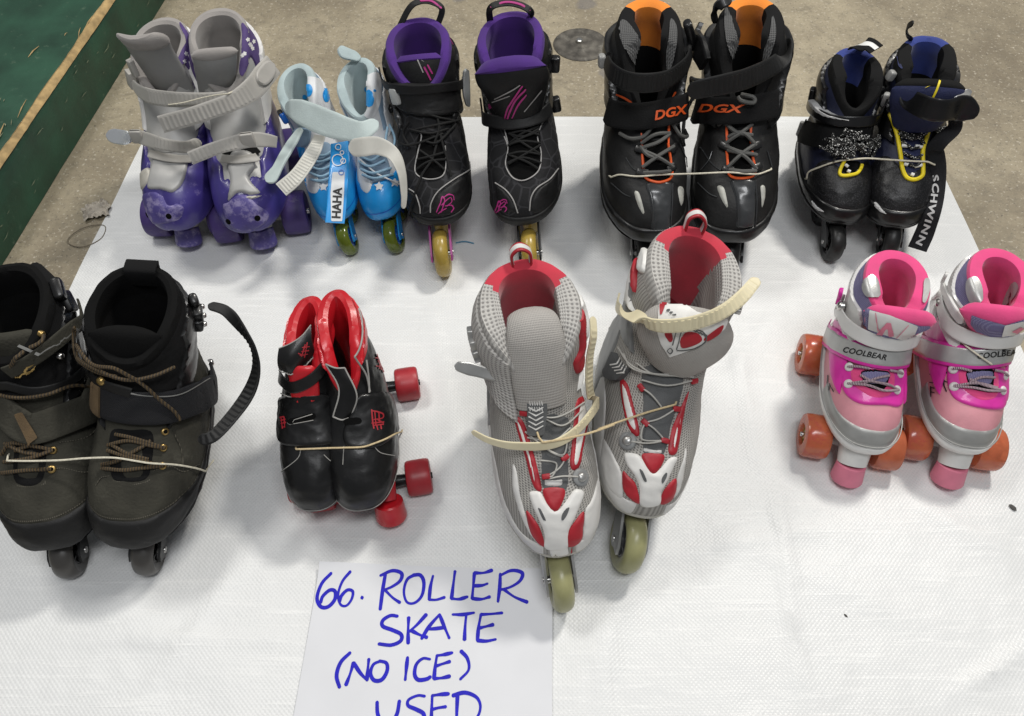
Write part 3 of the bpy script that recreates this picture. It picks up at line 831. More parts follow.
# ------------------------------------------------------------------ woven tarpaulin
def tarp_mat():
    m = bpy.data.materials.new('woven_tarp'); m.use_nodes = True; nt = m.node_tree; L = nt.links; b = nt.nodes['Principled BSDF']
    tc = nnode(nt, 'ShaderNodeTexCoord'); sx = nnode(nt, 'ShaderNodeSeparateXYZ')
    nz0 = nnode(nt, 'ShaderNodeTexNoise', Scale=9, Detail=3); L.new(tc.outputs['Object'], nz0.inputs['Vector'])
    ad = nnode(nt, 'ShaderNodeMix', data_type='VECTOR', **{}); ad.inputs[0].default_value = .006
    L.new(tc.outputs['Object'], ad.inputs[4]); L.new(nz0.outputs['Color'], ad.inputs[5]); L.new(ad.outputs[1], sx.inputs[0])
    def M(op, a, bb=None):
        n = nnode(nt, 'ShaderNodeMath', operation=op)
        for i, v in enumerate((a, bb)):
            if v is None: continue
            if isinstance(v, (int, float)): n.inputs[i].default_value = v
            else: L.new(v, n.inputs[i])
        return n.outputs[0]
    p = 2*PI/.0052
    wx, wy = M('MULTIPLY', sx.outputs[0], p), M('MULTIPLY', sx.outputs[1], p)
    plain = M('MULTIPLY', M('SINE', wx), M('SINE', wy))               # over / under of the flat threads
    tape = M('ABSOLUTE', M('SINE', M('MULTIPLY', wx, .5)))
    nzs = nnode(nt, 'ShaderNodeTexNoise', Scale=1.0, Detail=4, Roughness=.7)
    mp = nnode(nt, 'ShaderNodeMapping'); mp.inputs['Scale'].default_value = (9, 110, 30)
    L.new(tc.outputs['Object'], mp.inputs['Vector']); L.new(mp.outputs[0], nzs.inputs['Vector'])   # slubby cross threads
    rs = nnode(nt, 'ShaderNodeMapRange'); L.new(nzs.outputs['Fac'], rs.inputs[0]); rs.inputs[1].default_value = .52; rs.inputs[2].default_value = .75
    nl = nnode(nt, 'ShaderNodeTexNoise', Scale=2.2, Detail=5); L.new(tc.outputs['Object'], nl.inputs['Vector'])
    nm = nnode(nt, 'ShaderNodeTexNoise', Scale=60, Detail=8, Roughness=.8); L.new(tc.outputs['Object'], nm.inputs['Vector'])
    col = nnode(nt, 'ShaderNodeValToRGB'); L.new(nl.outputs['Fac'], col.inputs['Fac'])
    col.color_ramp.elements[0].position = .3; col.color_ramp.elements[1].position = .7
    col.color_ramp.elements[0].color = (.71, .715, .71, 1); col.color_ramp.elements[1].color = (.79, .795, .79, 1)
    mx = nnode(nt, 'ShaderNodeMix', data_type='RGBA'); L.new(M('MULTIPLY', rs.outputs[0], .6), mx.inputs[0]); L.new(col.outputs[0], mx.inputs[6]); mx.inputs[7].default_value = (.90, .90, .885, 1)
    mw = nnode(nt, 'ShaderNodeMapRange'); L.new(plain, mw.inputs[0]); mw.inputs[1].default_value = -.9; mw.inputs[2].default_value = -.1; mw.inputs[3].default_value = .16; mw.inputs[4].default_value = 0
    m3 = nnode(nt, 'ShaderNodeMix', data_type='RGBA'); L.new(mw.outputs[0], m3.inputs[0]); L.new(mx.outputs[2], m3.inputs[6]); m3.inputs[7].default_value = (.42, .42, .40, 1)
    dr = nnode(nt, 'ShaderNodeMapRange'); L.new(nm.outputs['Fac'], dr.inputs[0]); dr.inputs[1].default_value = .64; dr.inputs[2].default_value = .72; dr.inputs[4].default_value = .40
    m4 = nnode(nt, 'ShaderNodeMix', data_type='RGBA'); L.new(dr.outputs[0], m4.inputs[0]); L.new(m3.outputs[2], m4.inputs[6]); m4.inputs[7].default_value = (.34, .33, .30, 1)
    L.new(m4.outputs[2], b.inputs['Base Color'])
    b.inputs['Roughness'].default_value = .38; b.inputs['Specular IOR Level'].default_value = .45
    h = M('ADD', M('MULTIPLY', plain, .35), M('ADD', M('MULTIPLY', tape, .2), M('MULTIPLY', rs.outputs[0], .9)))
    bp = nnode(nt, 'ShaderNodeBump', Strength=.38, Distance=.0012); L.new(h, bp.inputs['Height'])
    n5 = nnode(nt, 'ShaderNodeTexNoise', Scale=14, Detail=4); L.new(tc.outputs['Object'], n5.inputs['Vector'])
    b5 = nnode(nt, 'ShaderNodeBump', Strength=.35, Distance=.014); L.new(n5.outputs['Fac'], b5.inputs['Height']); L.new(b5.outputs[0], bp.inputs['Normal'])
    L.new(bp.outputs[0], b.inputs['Normal'])
    return m
TL, TR = ground(155, 117), ground(918, 118)
lb, rb_ = ground(85, 260), ground(975, 245)
dl, dr_ = (lb-TL)/abs(lb[1]-TL[1]), (rb_-TR)/abs(rb_[1]-TR[1])
DEP = TL[1]-.02
nx, ny = 150, 150
from mathutils import noise as mnoise
def tarp_h(x, y):
    h = .0028*mnoise.noise((x*3.1, y*3.3, 1.7))+.0009*mnoise.noise((x*9, y*7, 4.2))
    for (ax, ay, bx, by, hh, ww) in CREASES:
        L2 = (bx-ax)**2+(by-ay)**2; t = max(0, min(1, ((x-ax)*(bx-ax)+(y-ay)*(by-ay))/L2)); d = math.hypot(x-ax-t*(bx-ax), y-ay-t*(by-ay))
        h += hh*math.exp(-(d/ww)**2)*math.sin(PI*max(.02, min(.98, t)))**.5
    return max(0, h+.0028)
random.seed(21); CREASES = []
for (a, b_, hh, ww) in (((775, 485), (800, 700), .0022, .006), ((945, 700), (1040, 640), .003, .005), ((690, 470), (560, 716), .0018, .02), ((330, 300), (300, 470), .0016, .02),
                       ((30, 560), (250, 690), .0014, .025), ((690, 520), (950, 640), .0014, .02), ((905, 500), (1010, 560), .0016, .012), ((120, 330), (300, 240), .0012, .012),
                       ((560, 180), (640, 330), .0014, .014), ((610, 620), (600, 716), .0016, .006), ((250, 560), (130, 716), .0015, .008), ((880, 520), (640, 560), .0012, .007), ((40, 640), (300, 640), .0012, .007), ((720, 260), (760, 480), .0016, .007), ((430, 300), (460, 470), .0014, .008), ((790, 300), (700, 420), .0014, .016), ((440, 560), (560, 700), .0012, .02)):
    p, q = ground(*a), ground(*b_); hh *= 2.2; CREASES.append((p[0], p[1], q[0], q[1], hh, ww))
G = []
for i in range(nx+1):
    row = []
    for j in range(ny+1):
        s, t = i/nx, j/ny; d = t*DEP*1.12
        p = (TL+dl*d)*(1-s)+(TR+dr_*d)*s
        wob = .004*mnoise.noise((p[0]*5, p[1]*5, 9.))
        x, y = p[0]+wob*(1 if s in (0, 1) else 0), p[1]+wob*1.2*(1 if t == 0 else 0)
        edge = min(s, 1-s, t*.8); row.append((x, y, .0015+tarp_h(x, y)*min(1, edge*25)))
    G.append(row)
G = np.array(G); mb = MB().grid(G)
bot = G.copy(); bot[..., 2] -= .0008
for line in (0, -1):
    mb.grid(np.stack([G[line], np.c_[bot[line][:, :2], np.full(ny+1, .0004)]]))
mb.grid(np.stack([G[:, 0], np.c_[bot[:, 0][:, :2], np.full(nx+1, .0004)]]))
tag(mb.build('tarp', tarp_mat()), 'white woven plastic tarp spread on the concrete floor beneath all the skates', 'tarp')

# ------------------------------------------------------------------ green timber
def green_mat():
    m = mat('green_paint', (.015, .060, .034), .5, .35, 14, .5, 60, scuff=(.10, .15, .10), scs=55, sct=.60); return m
def wood_raw(): return mat('raw_wood', (.42, .29, .13), .8, .35, 60, .6, 120)
b0, b1 = ground(7, 258), ground(156, 15); d = (b1-b0)/np.linalg.norm(b1-b0); nl_ = np.array([-d[1], d[0], 0])
if nl_[0] > 0: nl_ = -nl_
def edge_err(h):
    e = [project(b0+d*t+np.array([0, 0, h])) for t in (0.0, .8)]
    # the photographed arris line (0,161)-(112,0)
    return sum(161*p[0]+112*p[1]-161*112 for p in e)
hs = np.linspace(.03, .4, 400); TH = hs[int(np.argmin([abs(edge_err(h)) for h in hs]))]
print('timber height', TH)
rt = bpy.data.objects.new('painted_timber', None); COL.objects.link(rt); rt.location = b0; rt.rotation_euler = (0, 0, math.atan2(d[1], d[0]))
tag(rt, 'low green painted timber with a splintered raw wood edge in the far left corner', 'timber')
n = 240; prof0 = [(0, .001), (0, .02), (0, TH*.5), (0, TH-.02), (.002, TH-.007), (.009, TH-.001), (.02, TH), (.12, TH), (.3, TH), (.6, TH), (.6, .001)]
G = []
for i in range(n):
    x = -.6+2.6*i/(n-1); row = []
    ch = max(0, mnoise.noise((x*7, 3.3, 0)))*.008+.003*abs(mnoise.noise((x*40, 1, 0)))
    for k, (y, z) in enumerate(prof0):
        yy, zz = y, z
        if k in (4, 5): yy += ch*.6; zz -= ch
        zz += .0012*mnoise.noise((x*18, y*40, z*30)) if 0 < k < 10 else 0
        yy += .0010*mnoise.noise((x*12, z*60, 7)) if k < 4 else 0
        row.append((x, yy, zz))
    G.append(row)
mb = MB(); sgn = 1 if np.dot(np.array([-d[1], d[0], 0]), nl_) > 0 else -1
G = np.array(G); G[..., 1] *= sgn; mb.grid(G)
gm = green_mat(); body = mb
# splintered strip where the paint has come off the arris, plus loose splinters
mb = MB(); rows = []
for i in range(200):
    x = -.55+2.2*i/199; wv = .8*(.006+.016*abs(mnoise.noise((x*5, 8.8, 0)))+.004*mnoise.noise((x*60, 0, 2)))*(.55+.9*max(0, mnoise.noise((x*2.3+4, 1.1, 0))+.35)); wv = max(.002, wv)
    yy = .008+.004*mnoise.noise((x*9, 5, 5))
    lo, hi = max(.0015, yy-wv*.5), yy+wv*.6
    rows.append([(x, -.0012*1, TH-.004-wv*.35), (x, .001, TH-.002), (x, lo+.003, TH+.0016), (x, (lo+hi)/2, TH+.0022+.001*mnoise.noise((x*90, 2, 2))), (x, hi, TH+.0004)])
Gs = np.array(rows); Gs[..., 1] *= sgn; mb.grid(Gs)
for k in range(12):
    x = random.gauss(.1, .35); L_ = random.uniform(.008, .05); y = abs(random.gauss(.01, .05)); a = random.gauss(0, .18)
    mb.tube([(x, y*sgn, TH+.001), (x+L_*.5, (y+.5*L_*a)*sgn, TH+.0025), (x+L_, (y+L_*a)*sgn, TH+.001)], [.0003, random.uniform(.0005, .0014), .0003], 5)
mb.build('splintered_edge', wood_raw(), rt)
# bare scratches in the paint of the top, near end
for k in range(80):
    x = random.gauss(.02, .09); y = abs(random.gauss(.03, .05))+.012; L_ = random.uniform(.006, .040); wv = random.uniform(.0004, .0016); a = random.gauss(.12, .25)
    body.add([(x, y*sgn, TH+.0018), (x+L_*.5, (y+L_*.5*a-wv)*sgn, TH+.0020), (x+L_, (y+L_*a)*sgn, TH+.0018), (x+L_*.5, (y+L_*.5*a+wv)*sgn, TH+.0020)], [(0, 1, 2, 3)], mi=1)
for k in range(46):
    x = random.uniform(-.2, 1.3); z = random.uniform(.02, TH-.012); L_ = random.uniform(.006, .03); wv = random.uniform(.0005, .0014)
    body.add([(x, -.0016*sgn, z), (x+L_*.5, -.0017*sgn, z-wv), (x+L_, -.0016*sgn, z+random.gauss(0, .002)), (x+L_*.5, -.0017*sgn, z+wv)], [(0, 1, 2, 3)], mi=2)
body.build('timber_body', [gm, mat('scratched_wood', (.26, .25, .15), .8, .3, 80), mat('pale_scratch', (.16, .20, .13), .7, .3, 80)], rt, sharp=60)

# ------------------------------------------------------------------ floor anchor plate
c = ground(581, 45)
rt = bpy.data.objects.new('floor_anchor', None); COL.objects.link(rt); rt.location = (c[0], c[1], .001); rt.scale = (.9, .9, .8)
tag(rt, 'round worn metal plate with a bolt set in the floor behind the tarp', 'floor plate')
mb = MB().lathe([(.0001, .004), (.022, .004), (.026, .006), (.03, .0035), (.048, .003), (.054, .0045), (.060, .0035), (.063, 0)], 48, axis='z')
mb.build('plate', mat('worn_steel', (.105, .096, .082), .65, .5, 50, .9, 70, metal=.3, scuff=(.25, .235, .20), scs=30, sct=.55), rt)
mb = MB().lathe([(.0001, .011), (.006, .0112), (.008, .0095), (.008, .004)], 6, axis='z', c=(-.004, .006, 0)); mb.build('bolt', mat('bright_steel', (.65, .64, .6), .3, .1, metal=1), rt)

# ------------------------------------------------------------------ litter by the timber
c = ground(97, 213)
mb = MB(); k = 15; rows = []
for i in range(k):
    row = []
    for j in range(k):
        s, t = i/(k-1)-.5, j/(k-1)-.5
        rr = .024*(1+.35*mnoise.noise((s*3, t*3, 5)))
        row.append((s*rr*2*(1-.5*abs(t)), t*rr*1.5*(1+.5*s), .006+.006*mnoise.noise((s*6, t*6, 1))+.004*mnoise.noise((s*15, t*15, 3))))
    rows.append(row)
o = mb.grid(np.array(rows)).build('paper_scrap', mat('tissue', (.42, .38, .32), .8, .2, 60), smooth=False); o.location = (c[0], c[1], .001); o.rotation_euler = (0, 0, .5)
tag(o, 'torn crumpled scrap of pale paper lying on the concrete beside the tarp', 'litter')
c = ground(88, 237); mb = MB().tube([(.030*math.cos(a)*(1+.08*math.sin(3*a)), .022*math.sin(a), .002) for a in np.linspace(0, 2*PI, 40, endpoint=False)], .0007, 6, closed=True)
o = mb.build('rubber_band', mat('old_rubber', (.17, .14, .10), .7)); o.location = (c[0], c[1], .0005); o.rotation_euler = (0, 0, .6)
tag(o, 'thin brown rubber band lying on the concrete left of the tarp', 'rubber band')
for (px, py, r, lab) in ((1011, 509, .0052, 'small dark leaf fragment on the tarp near its right side'), (844, 617, .003, 'tiny black thread crumb on the empty lower right of the tarp')):
    c = ground(px, py); mb = MB()
    mb.lathe([(.0001, .0012), (r*.6, .0016), (r, .0006), (r*.9, 0)], 9, axis='z')
    mb.v = [(x*(1+.5*mnoise.noise((x*400, y*400, 1))), y*.55*(1+.4*mnoise.noise((x*300, y*300, 2))), z) for x, y, z in mb.v]
    o = mb.build('debris_crumb', mat('dark_crumb', (.07, .065, .06), .8)); o.location = (c[0], c[1], .0045); o.rotation_euler = (0, 0, 2.2)
    tag(o, lab, 'debris')

c, e = ground(456, 245), ground(474, 245.5)
o = MB().tube(cr([(0, 0, .004), ((e[0]-c[0])*.5, .002, .005), (e[0]-c[0], e[1]-c[1], .004)], 14), .0011, 6).build('thread', mat('blue_thread', (.10, .28, .42), .8)); o.location = (c[0], c[1], .001)
tag(o, 'short blue thread on the tarp beside the amber front wheel', 'thread')
# ------------------------------------------------------------------ hand written sheet
P = {k: ground(*v) for k, v in dict(tl=(322, 566), tr=(552, 573), bl=(270, 800), br=(566, 800)).items()}
C0 = P['tl']; ex = nrm(P['tr']-P['tl']); ey = np.array([-ex[1], ex[0], 0]);
SW = np.linalg.norm(P['tr']-P['tl']); SHT = .216
root = bpy.data.objects.new('paper_sign', None); COL.objects.link(root)
root.location = (C0[0], C0[1], .0); root.rotation_euler = (0, 0, math.atan2(ex[1], ex[0]))
tag(root, 'white paper sheet with blue handwriting reading 66. ROLLER SKATE (NO ICE) USED', 'sign')
def sheet_z(x, y):
    t = -y/SHT; s = x/SW
    return .0066+.0085*math.exp(-t/.10)*(.6+.4*math.cos(s*5.2+.4))+.0018*math.sin(s*3.0+.5)*math.exp(-t/.5)+.0006*mnoise.noise((s*4, t*4, 2))+.004*max(0, s-.86)*math.exp(-t/.3)*4
n = 50; T_ = [[(SW*i/n, -SHT*j/n, sheet_z(SW*i/n, -SHT*j/n)) for j in range(n+1)] for i in range(n+1)]
G = np.array(T_); mb = MB().grid(G); B2 = G.copy(); B2[..., 2] -= .0003; mb.grid(B2)
mb.grid(np.stack([G[0], B2[0]])); mb.grid(np.stack([G[-1], B2[-1]])); mb.grid(np.stack([G[:, 0], B2[:, 0]])); mb.grid(np.stack([G[:, -1], B2[:, -1]]))
mb.build('sheet', mat('copier_paper', (.70, .705, .73), .75, .03, 12, .06, 40), root)
def sp(pts):   # photo pixel strokes (crop coordinates of the sign) -> sheet coordinates
    out = []
    for (a, b_) in pts:
        g = ground(280+a*300/1024, 550+b_*166/567, .006)-C0; out.append((float(np.dot(g, ex)), float(np.dot(g, ey))))
    return out
SIGN = {
 'numeral': [[(178, 85), (145, 118), (128, 165), (140, 195), (165, 196), (188, 172), (190, 145), (172, 140), (148, 160), (140, 182)],
             [(243, 80), (215, 112), (200, 155), (208, 188), (228, 192), (246, 170), (250, 145), (232, 140), (212, 158), (204, 178)]],
 'numeral_point': [[(280, 166), (283, 165)]],
 'roller': [[(362, 85), (352, 140), (343, 205)], [(345, 92), (385, 76), (416, 84), (412, 108), (385, 128), (356, 140)], [(358, 138), (385, 165), (410, 182)],
            [(462, 88), (435, 105), (424, 145), (434, 180), (460, 183), (485, 158), (492, 115), (480, 90), (455, 90)],
            [(523, 92), (514, 130), (510, 172)], [(510, 172), (535, 172), (562, 164)],
            [(598, 76), (592, 120), (586, 168)], [(586, 168), (612, 170), (640, 162)],
            [(664, 82), (660, 125), (656, 168)], [(664, 82), (695, 82), (724, 74)], [(660, 125), (688, 124), (708, 118)], [(656, 168), (688, 170), (716, 162)],
            [(752, 86), (750, 130), (744, 178)], [(750, 92), (790, 76), (826, 84), (820, 108), (790, 128), (756, 138)], [(765, 138), (800, 162), (844, 180)]],
 'skate': [[(402, 228), (378, 226), (352, 242), (352, 262), (385, 275), (414, 290), (412, 312), (380, 326), (338, 322)],
           [(440, 232), (438, 275), (438, 320)], [(500, 222), (470, 255), (442, 280)], [(448, 276), (475, 290), (502, 300)],
           [(484, 304), (510, 262), (545, 222)], [(545, 222), (560, 260), (578, 302)], [(500, 272), (530, 270), (562, 266)],
           [(590, 222), (625, 222), (662, 216)], [(636, 222), (632, 265), (630, 308)],
           [(686, 222), (678, 265), (674, 310)], [(686, 222), (720, 220), (758, 216)], [(680, 268), (705, 262), (728, 256)], [(674, 310), (705, 312), (736, 306)]],
 'no_ice': [[(240, 352), (208, 385), (194, 430), (204, 470)],
            [(226, 462), (240, 425), (252, 386)], [(252, 386), (274, 420), (298, 446)], [(298, 446), (300, 415), (304, 374)],
            [(346, 380), (320, 392), (310, 422), (322, 446), (348, 444), (366, 415), (364, 388), (340, 380)],
            [(436, 368), (432, 405), (428, 444)],
            [(512, 374), (488, 372), (466, 392), (460, 425), (472, 444), (500, 442), (514, 434)],
            [(536, 362), (530, 400), (526, 440)], [(536, 362), (562, 358), (588, 352)], [(532, 398), (555, 390), (580, 382)], [(526, 440), (552, 438), (580, 432)],
            [(618, 346), (640, 372), (644, 410), (616, 442)]],
 'used': [[(332, 520), (334, 560), (350, 592), (380, 590), (400, 560), (408, 516)],
          [(494, 500), (470, 498), (440, 512), (438, 532), (465, 545), (490, 560), (488, 585), (455, 598)],
          [(520, 498), (518, 545), (516, 596)], [(520, 498), (548, 494), (576, 492)], [(518, 546), (540, 540), (566, 536)], [(516, 596), (545, 596), (572, 590)],
          [(606, 500), (604, 545), (602, 600)], [(590, 498), (632, 488), (672, 505), (684, 540), (665, 580), (604, 602)]]}
ink = mat('blue_marker', (.020, .017, .47), .6, .15, 200, .02, spec=.2)
for nm_, lines in SIGN.items():
    V, F = strokes2d([sp(l) for l in lines], .0037 if nm_ != 'numeral_point' else .004)
    MB().add([(x, y, sheet_z(x, y)+.0004+.00012*(i % 2)) for i, (x, y) in enumerate(V)], F).build('lettering', ink, root, smooth=False)
# =================================================================== materials shared
black_plastic = mat('black_plastic', (.010, .010, .0105), .38, .2, 40, .06, 200, coat=.15, scuff=(.06, .06, .06), scs=60, sct=.66)
black_fabric = mat('black_fabric', (.009, .009, .0095), .9, .25, 60, .3, 500, spec=.25)
black_rubber = mat('black_rubber', (.012, .012, .012), .55, .25, 30, .15, 300)
steel = mat('rivet_steel', (.55, .54, .52), .3, .15, 80, .1, metal=1)
grey_plastic = mat('grey_plastic', (.30, .30, .29), .4, .12, 40, .05)
hole_shade = mat('painted_hole_shade', (.006, .006, .006), .95, spec=.1)  # near-black colour stands in for the shade inside holes, slots and throats
string_m = mat('tan_elastic', (.58, .46, .27), .75, .18, 400, .2, 900)
string_w = mat('pale_cord', (.66, .62, .50), .75, .18, 400, .2, 900)
IN_Y = (-.135, -.037, .072, .178)
def dip(d, w=.12): return lambda u: 1-d*np.exp(-(np.asarray(u)/w)**2)
def ribbed_box(): pass

# =================================================================== WHITE / GREY / RED INLINE
w_mesh = mat('grey_mesh', (.37, .355, .33), .75, .08, 30, .1, 500, pattern='mesh', ps=1500, pc=(.13, .125, .115), pbump=.35)
w_pad = mat('pad_mesh', (.47, .455, .43), .8, .08, 25, .1, 500, pattern='mesh', ps=1050, pc=(.22, .21, .20), pbump=.5)
w_white = mat('white_leather', (.70, .69, .665), .45, .06, 25, .08, 300, scuff=(.45, .43, .39), scs=40, sct=.66)
w_red = mat('red_leather', (.36, .012, .022), .5, .15, 40, .12, 300)
w_lining = mat('red_lining', (.50, .026, .05), .85, .12, 30, .15, 500, sheen=.3)
w_sole = mat('grey_sole', (.42, .405, .36), .5, .1, 20, .08, 200)
w_side = mat('pale_grey_leather', (.60, .59, .57), .5, .06, 25, .1, 300)
w_dark = mat('charcoal_mesh', (.095, .098, .10), .75, .15, 60, .3, 600)
w_grey = mat('mid_grey_plastic', (.20, .205, .205), .45, .12, 30, .06)
w_tong = mat('tongue_mesh', (.40, .38, .355), .8, .08, 30, .2, 700, pattern='mesh', ps=2300, pc=(.27, .255, .24), pbump=.3)
w_cord = mat('grey_cord', (.42, .41, .38), .6)
cream = mat('cream_strap', (.70, .63, .43), .45, .08, 30, .05)
olive_tyre = mat('olive_urethane', (.36, .35, .17), .32, .12, 30, .06, 120, trans=.12, scuff=(.22, .21, .13), scs=50, sct=.6)
frame_grey = mat('silver_frame', (.42, .42, .41), .35, .1, 30, .05, metal=.7)
hub_grey = mat('dark_hub', (.10, .10, .105), .4)
W1 = crop(450, 230, 620, 420, 641); W2 = crop(460, 400, 630, 620, 553); W3 = crop(590, 195, 770, 385, 678); W4 = crop(580, 360, 730, 580, 488)
def inline_base(s, tyre, hub, frame, r=.045, w=.029, ys=IN_Y, bolt=steel, hubr=.55):
    for y in ys: s.wheel(y, r, w, tyre=tyre, hub=hub, core=bolt, hubr=hubr)
    s.inline_frame(frame, ys, r, w)
def chevrons(s, objs, c, w, h, n, ang, m, sw):
    L = []; a = R(ang)
    for k in range(n):
        y = (k-(n-1)/2)*h
        pts = [(-w, y-w*.55), (0, y), (w, y-w*.55)]
        L += [[(c[0]+x*math.cos(a)-yy*math.sin(a), c[1]+x*math.sin(a)+yy*math.cos(a)) for x, yy in pts[:2]], [(c[0]+x*math.cos(a)-yy*math.sin(a), c[1]+x*math.sin(a)+yy*math.cos(a)) for x, yy in pts[1:]]]
    s.pstrokes('chevrons', m, objs, L, sw)
WL = ['grey mesh inline skate with red lining, its cream ratchet strap hanging loose down its front',
      'grey mesh inline skate with red lining, its cream ratchet strap bowed across the cuff']
white = []
for i in (0, 1):
    s = Sk('inline_skate', WL[i], 'pair of white, grey and red inline skates', rings(.0655, .068), [(560, 554), (647, 515)][i], [(521, 262), (692, 229)][i], m=(1, -1)[i], cat='inline skate', z0=.094, roll=(.02, -.22)[i])
    white.append(s); rt = s.root; z0 = s.z0
    vt = dip(.20, .10)
    s.shell = s.region('boot_shell', w_mesh, [lambda x, y, z, u, v: vt(u)-v], off=.0005, n=(90, 64))
    s.region('sole_rim', w_sole, [lambda x, y, z, u, v: z0+.015+.004*sm(y, .05, .15)-z], v=(0, .4), n=(80, 40), off=.005, bw=.004)
    s.region('lower_panel', w_side, [lambda x, y, z, u, v: z0+.052+.016*np.sin(y*30+.6)-z, lambda x, y, z, u, v: z-z0-.014, lambda x, y, z, u, v: np.abs(x)-.020], v=(.05, .55), n=(100, 40), off=.0022, bw=.002)
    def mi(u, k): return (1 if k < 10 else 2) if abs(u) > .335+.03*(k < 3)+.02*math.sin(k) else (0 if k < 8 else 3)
    s.pad_collar([w_pad, w_lining, mat('red_lining_shaded', (.30, .015, .03), .9), w_tong], vt, pad=.017, rise=.016, mi=mi, puff=lambda U: .010*np.exp(-((np.abs(U)-.24)/.11)**2))  # lowest lining rows use a darkened copy of the red, shade painted in
    inline_base(s, olive_tyre, hub_grey, frame_grey)
    # plastic cuff on both sides and round the heel
    s.region('cuff', w_white if i == 0 else w_grey, [lambda x, y, z, u, v: np.abs(u)-.17-.06*np.sin((v-.7)*9), lambda x, y, z, u, v: .90-.10*(.5-np.abs(u))*2-v, lambda x, y, z, u, v: v-.60-.1*np.cos(u*6)], off=.005, bw=.003)
    s.region('heel_counter', w_grey, [lambda x, y, z, u, v: np.abs(u)-.26, lambda x, y, z, u, v: .62-v, lambda x, y, z, u, v: v-.06], off=.003, bw=.003)
    if i == 0:
        T = [[(225, 305), (240, 350), (262, 400), (276, 440), (276, 478), (312, 486), (350, 478), (352, 430), (372, 385), (390, 340), (402, 300), (372, 292), (340, 335), (312, 362), (285, 340), (262, 300), (240, 296)],
             [(272, 288), (338, 288), (334, 330), (310, 364), (282, 335)],
             [(216, 360), (238, 380), (262, 420), (275, 474), (250, 460), (228, 425)], [(402, 362), (372, 395), (352, 430), (350, 476), (390, 462), (400, 418)]]
        sl = [[(255, 348), (263, 352), (280, 388), (272, 388)], [(353, 344), (346, 372), (329, 392), (332, 367)]]
        eyes = [[(178, 60), (206, 70), (236, 160), (266, 288), (240, 282), (212, 185)], [(428, 0), (404, 120), (388, 217), (358, 217), (366, 120), (380, 0)]]
        eyew = [[(183, 64), (203, 80), (230, 165), (254, 272), (240, 270), (216, 180)], [(422, 4), (398, 120), (382, 208), (364, 210), (372, 120), (388, 4)]]
        thr = [(262, 60), (352, 60), (352, 180), (350, 285), (310, 290), (268, 285), (264, 180)]
        lc = [[(230, 40), (310, 52), (408, -2)], [(222, 120), (300, 130), (352, 90)], [(215, 100), (290, 165), (340, 188)], [(282, 248), (318, 222), (340, 188)], [(262, 195), (310, 205), (300, 245), (282, 248)], [(288, 256), (330, 248), (388, 252)], [(278, 60), (330, 80), (390, 30)], [(282, 160), (330, 178), (345, 130)]]
        lp = [(338, 188), (280, 248), (210, 40)]; kn = (390, 252); lab = [(274, 256), (334, 256), (334, 279), (274, 279)]
        X = W2
    else:
        T = [[(145, 305), (152, 340), (180, 380), (194, 420), (196, 470), (230, 478), (262, 465), (265, 430), (285, 390), (305, 345), (315, 318), (292, 318), (262, 352), (238, 370), (215, 345), (195, 312), (165, 302)],
             [(203, 305), (272, 308), (262, 348), (238, 371), (214, 345)],
             [(140, 362), (158, 378), (182, 405), (194, 465), (165, 452), (140, 418)], [(312, 385), (288, 402), (268, 432), (262, 470), (298, 455), (312, 420)]]
        sl = [[(192, 352), (202, 358), (216, 392), (207, 392)], [(280, 362), (276, 382), (262, 402), (264, 380)]]
        eyes = [[(132, 70), (155, 80), (178, 160), (194, 240), (172, 242), (148, 190)], [(352, 100), (335, 190), (314, 300), (286, 298), (300, 220), (325, 160)]]
        eyew = [[(138, 75), (155, 95), (175, 165), (187, 230), (172, 230), (152, 185)], [(346, 108), (328, 190), (308, 292), (292, 292), (306, 220), (328, 165)]]
        thr = [(212, 20), (330, 40), (322, 140), (300, 200), (275, 302), (240, 308), (205, 298), (205, 150)]
        lc = [[(190, 10), (250, 45), (362, 45)], [(205, 65), (280, 80), (365, 62)], [(200, 88), (232, 112), (262, 152)], [(212, 204), (255, 190), (310, 155)], [(212, 204), (240, 225), (272, 262)], [(212, 204), (200, 235), (205, 262), (272, 262)], [(158, 265), (215, 272), (272, 262)]]
        lp = [(202, 90), (212, 204), (272, 262), (310, 158), (365, 66)]; kn = (156, 264); lab = [(206, 282), (268, 292), (266, 306), (206, 298)]
        X = W4
    for q in ([W2((172, 210), (172, 280), (190, 350), (225, 430), (258, 470), (236, 430), (212, 365), (195, 300), (184, 230)), W2((455, 230), (462, 300), (450, 380), (424, 440), (396, 470), (402, 420), (408, 355), (425, 330), (442, 280))], [W4((75, 260), (70, 330), (95, 410), (136, 452), (138, 410), (134, 362), (110, 310), (88, 270)), W4((345, 280), (340, 350), (324, 420), (304, 448), (314, 415), (317, 380), (332, 330))])[i]:
        s.panel('toe_side_panel', w_side, q, off=.0026)
    s.panel('throat', w_dark, X(thr), off=.0012)
    for e_, w_ in zip(eyes, eyew):
        o = s.panel('eyestay', w_red, X(e_), off=.0030); s.panel('white_inset', w_white, X(w_), off=.0036, parent=o)
    cap = s.panel('toe_cap', w_white, X(T[0]), off=.0034)
    for p in T[1:]: s.panel('red_toe_panel', w_red, X(p), off=.0028)
    for p in sl: s.panel('vent_slot', w_dark, X(p), off=.0040, bw=0, parent=cap)
    s.panel('size_tab', w_side, X(lab), off=.0024, smooth=False)
    s.cord('laces', w_cord, [X(l) for l in lc], r=.0011, off=.0045, bulge=.002)
    for p in lp: s.block('lace_loop', w_red, X(p)[0], (.011, .007, .004), off=.0045, ang=8)
    k = s.button('lace_dial', w_grey, X(kn)[0], r=.0115, h=.002, off=.003); s.button('dial_cap', frame_grey, X(kn)[0], r=.0065, h=.005, off=.004, parent=k)
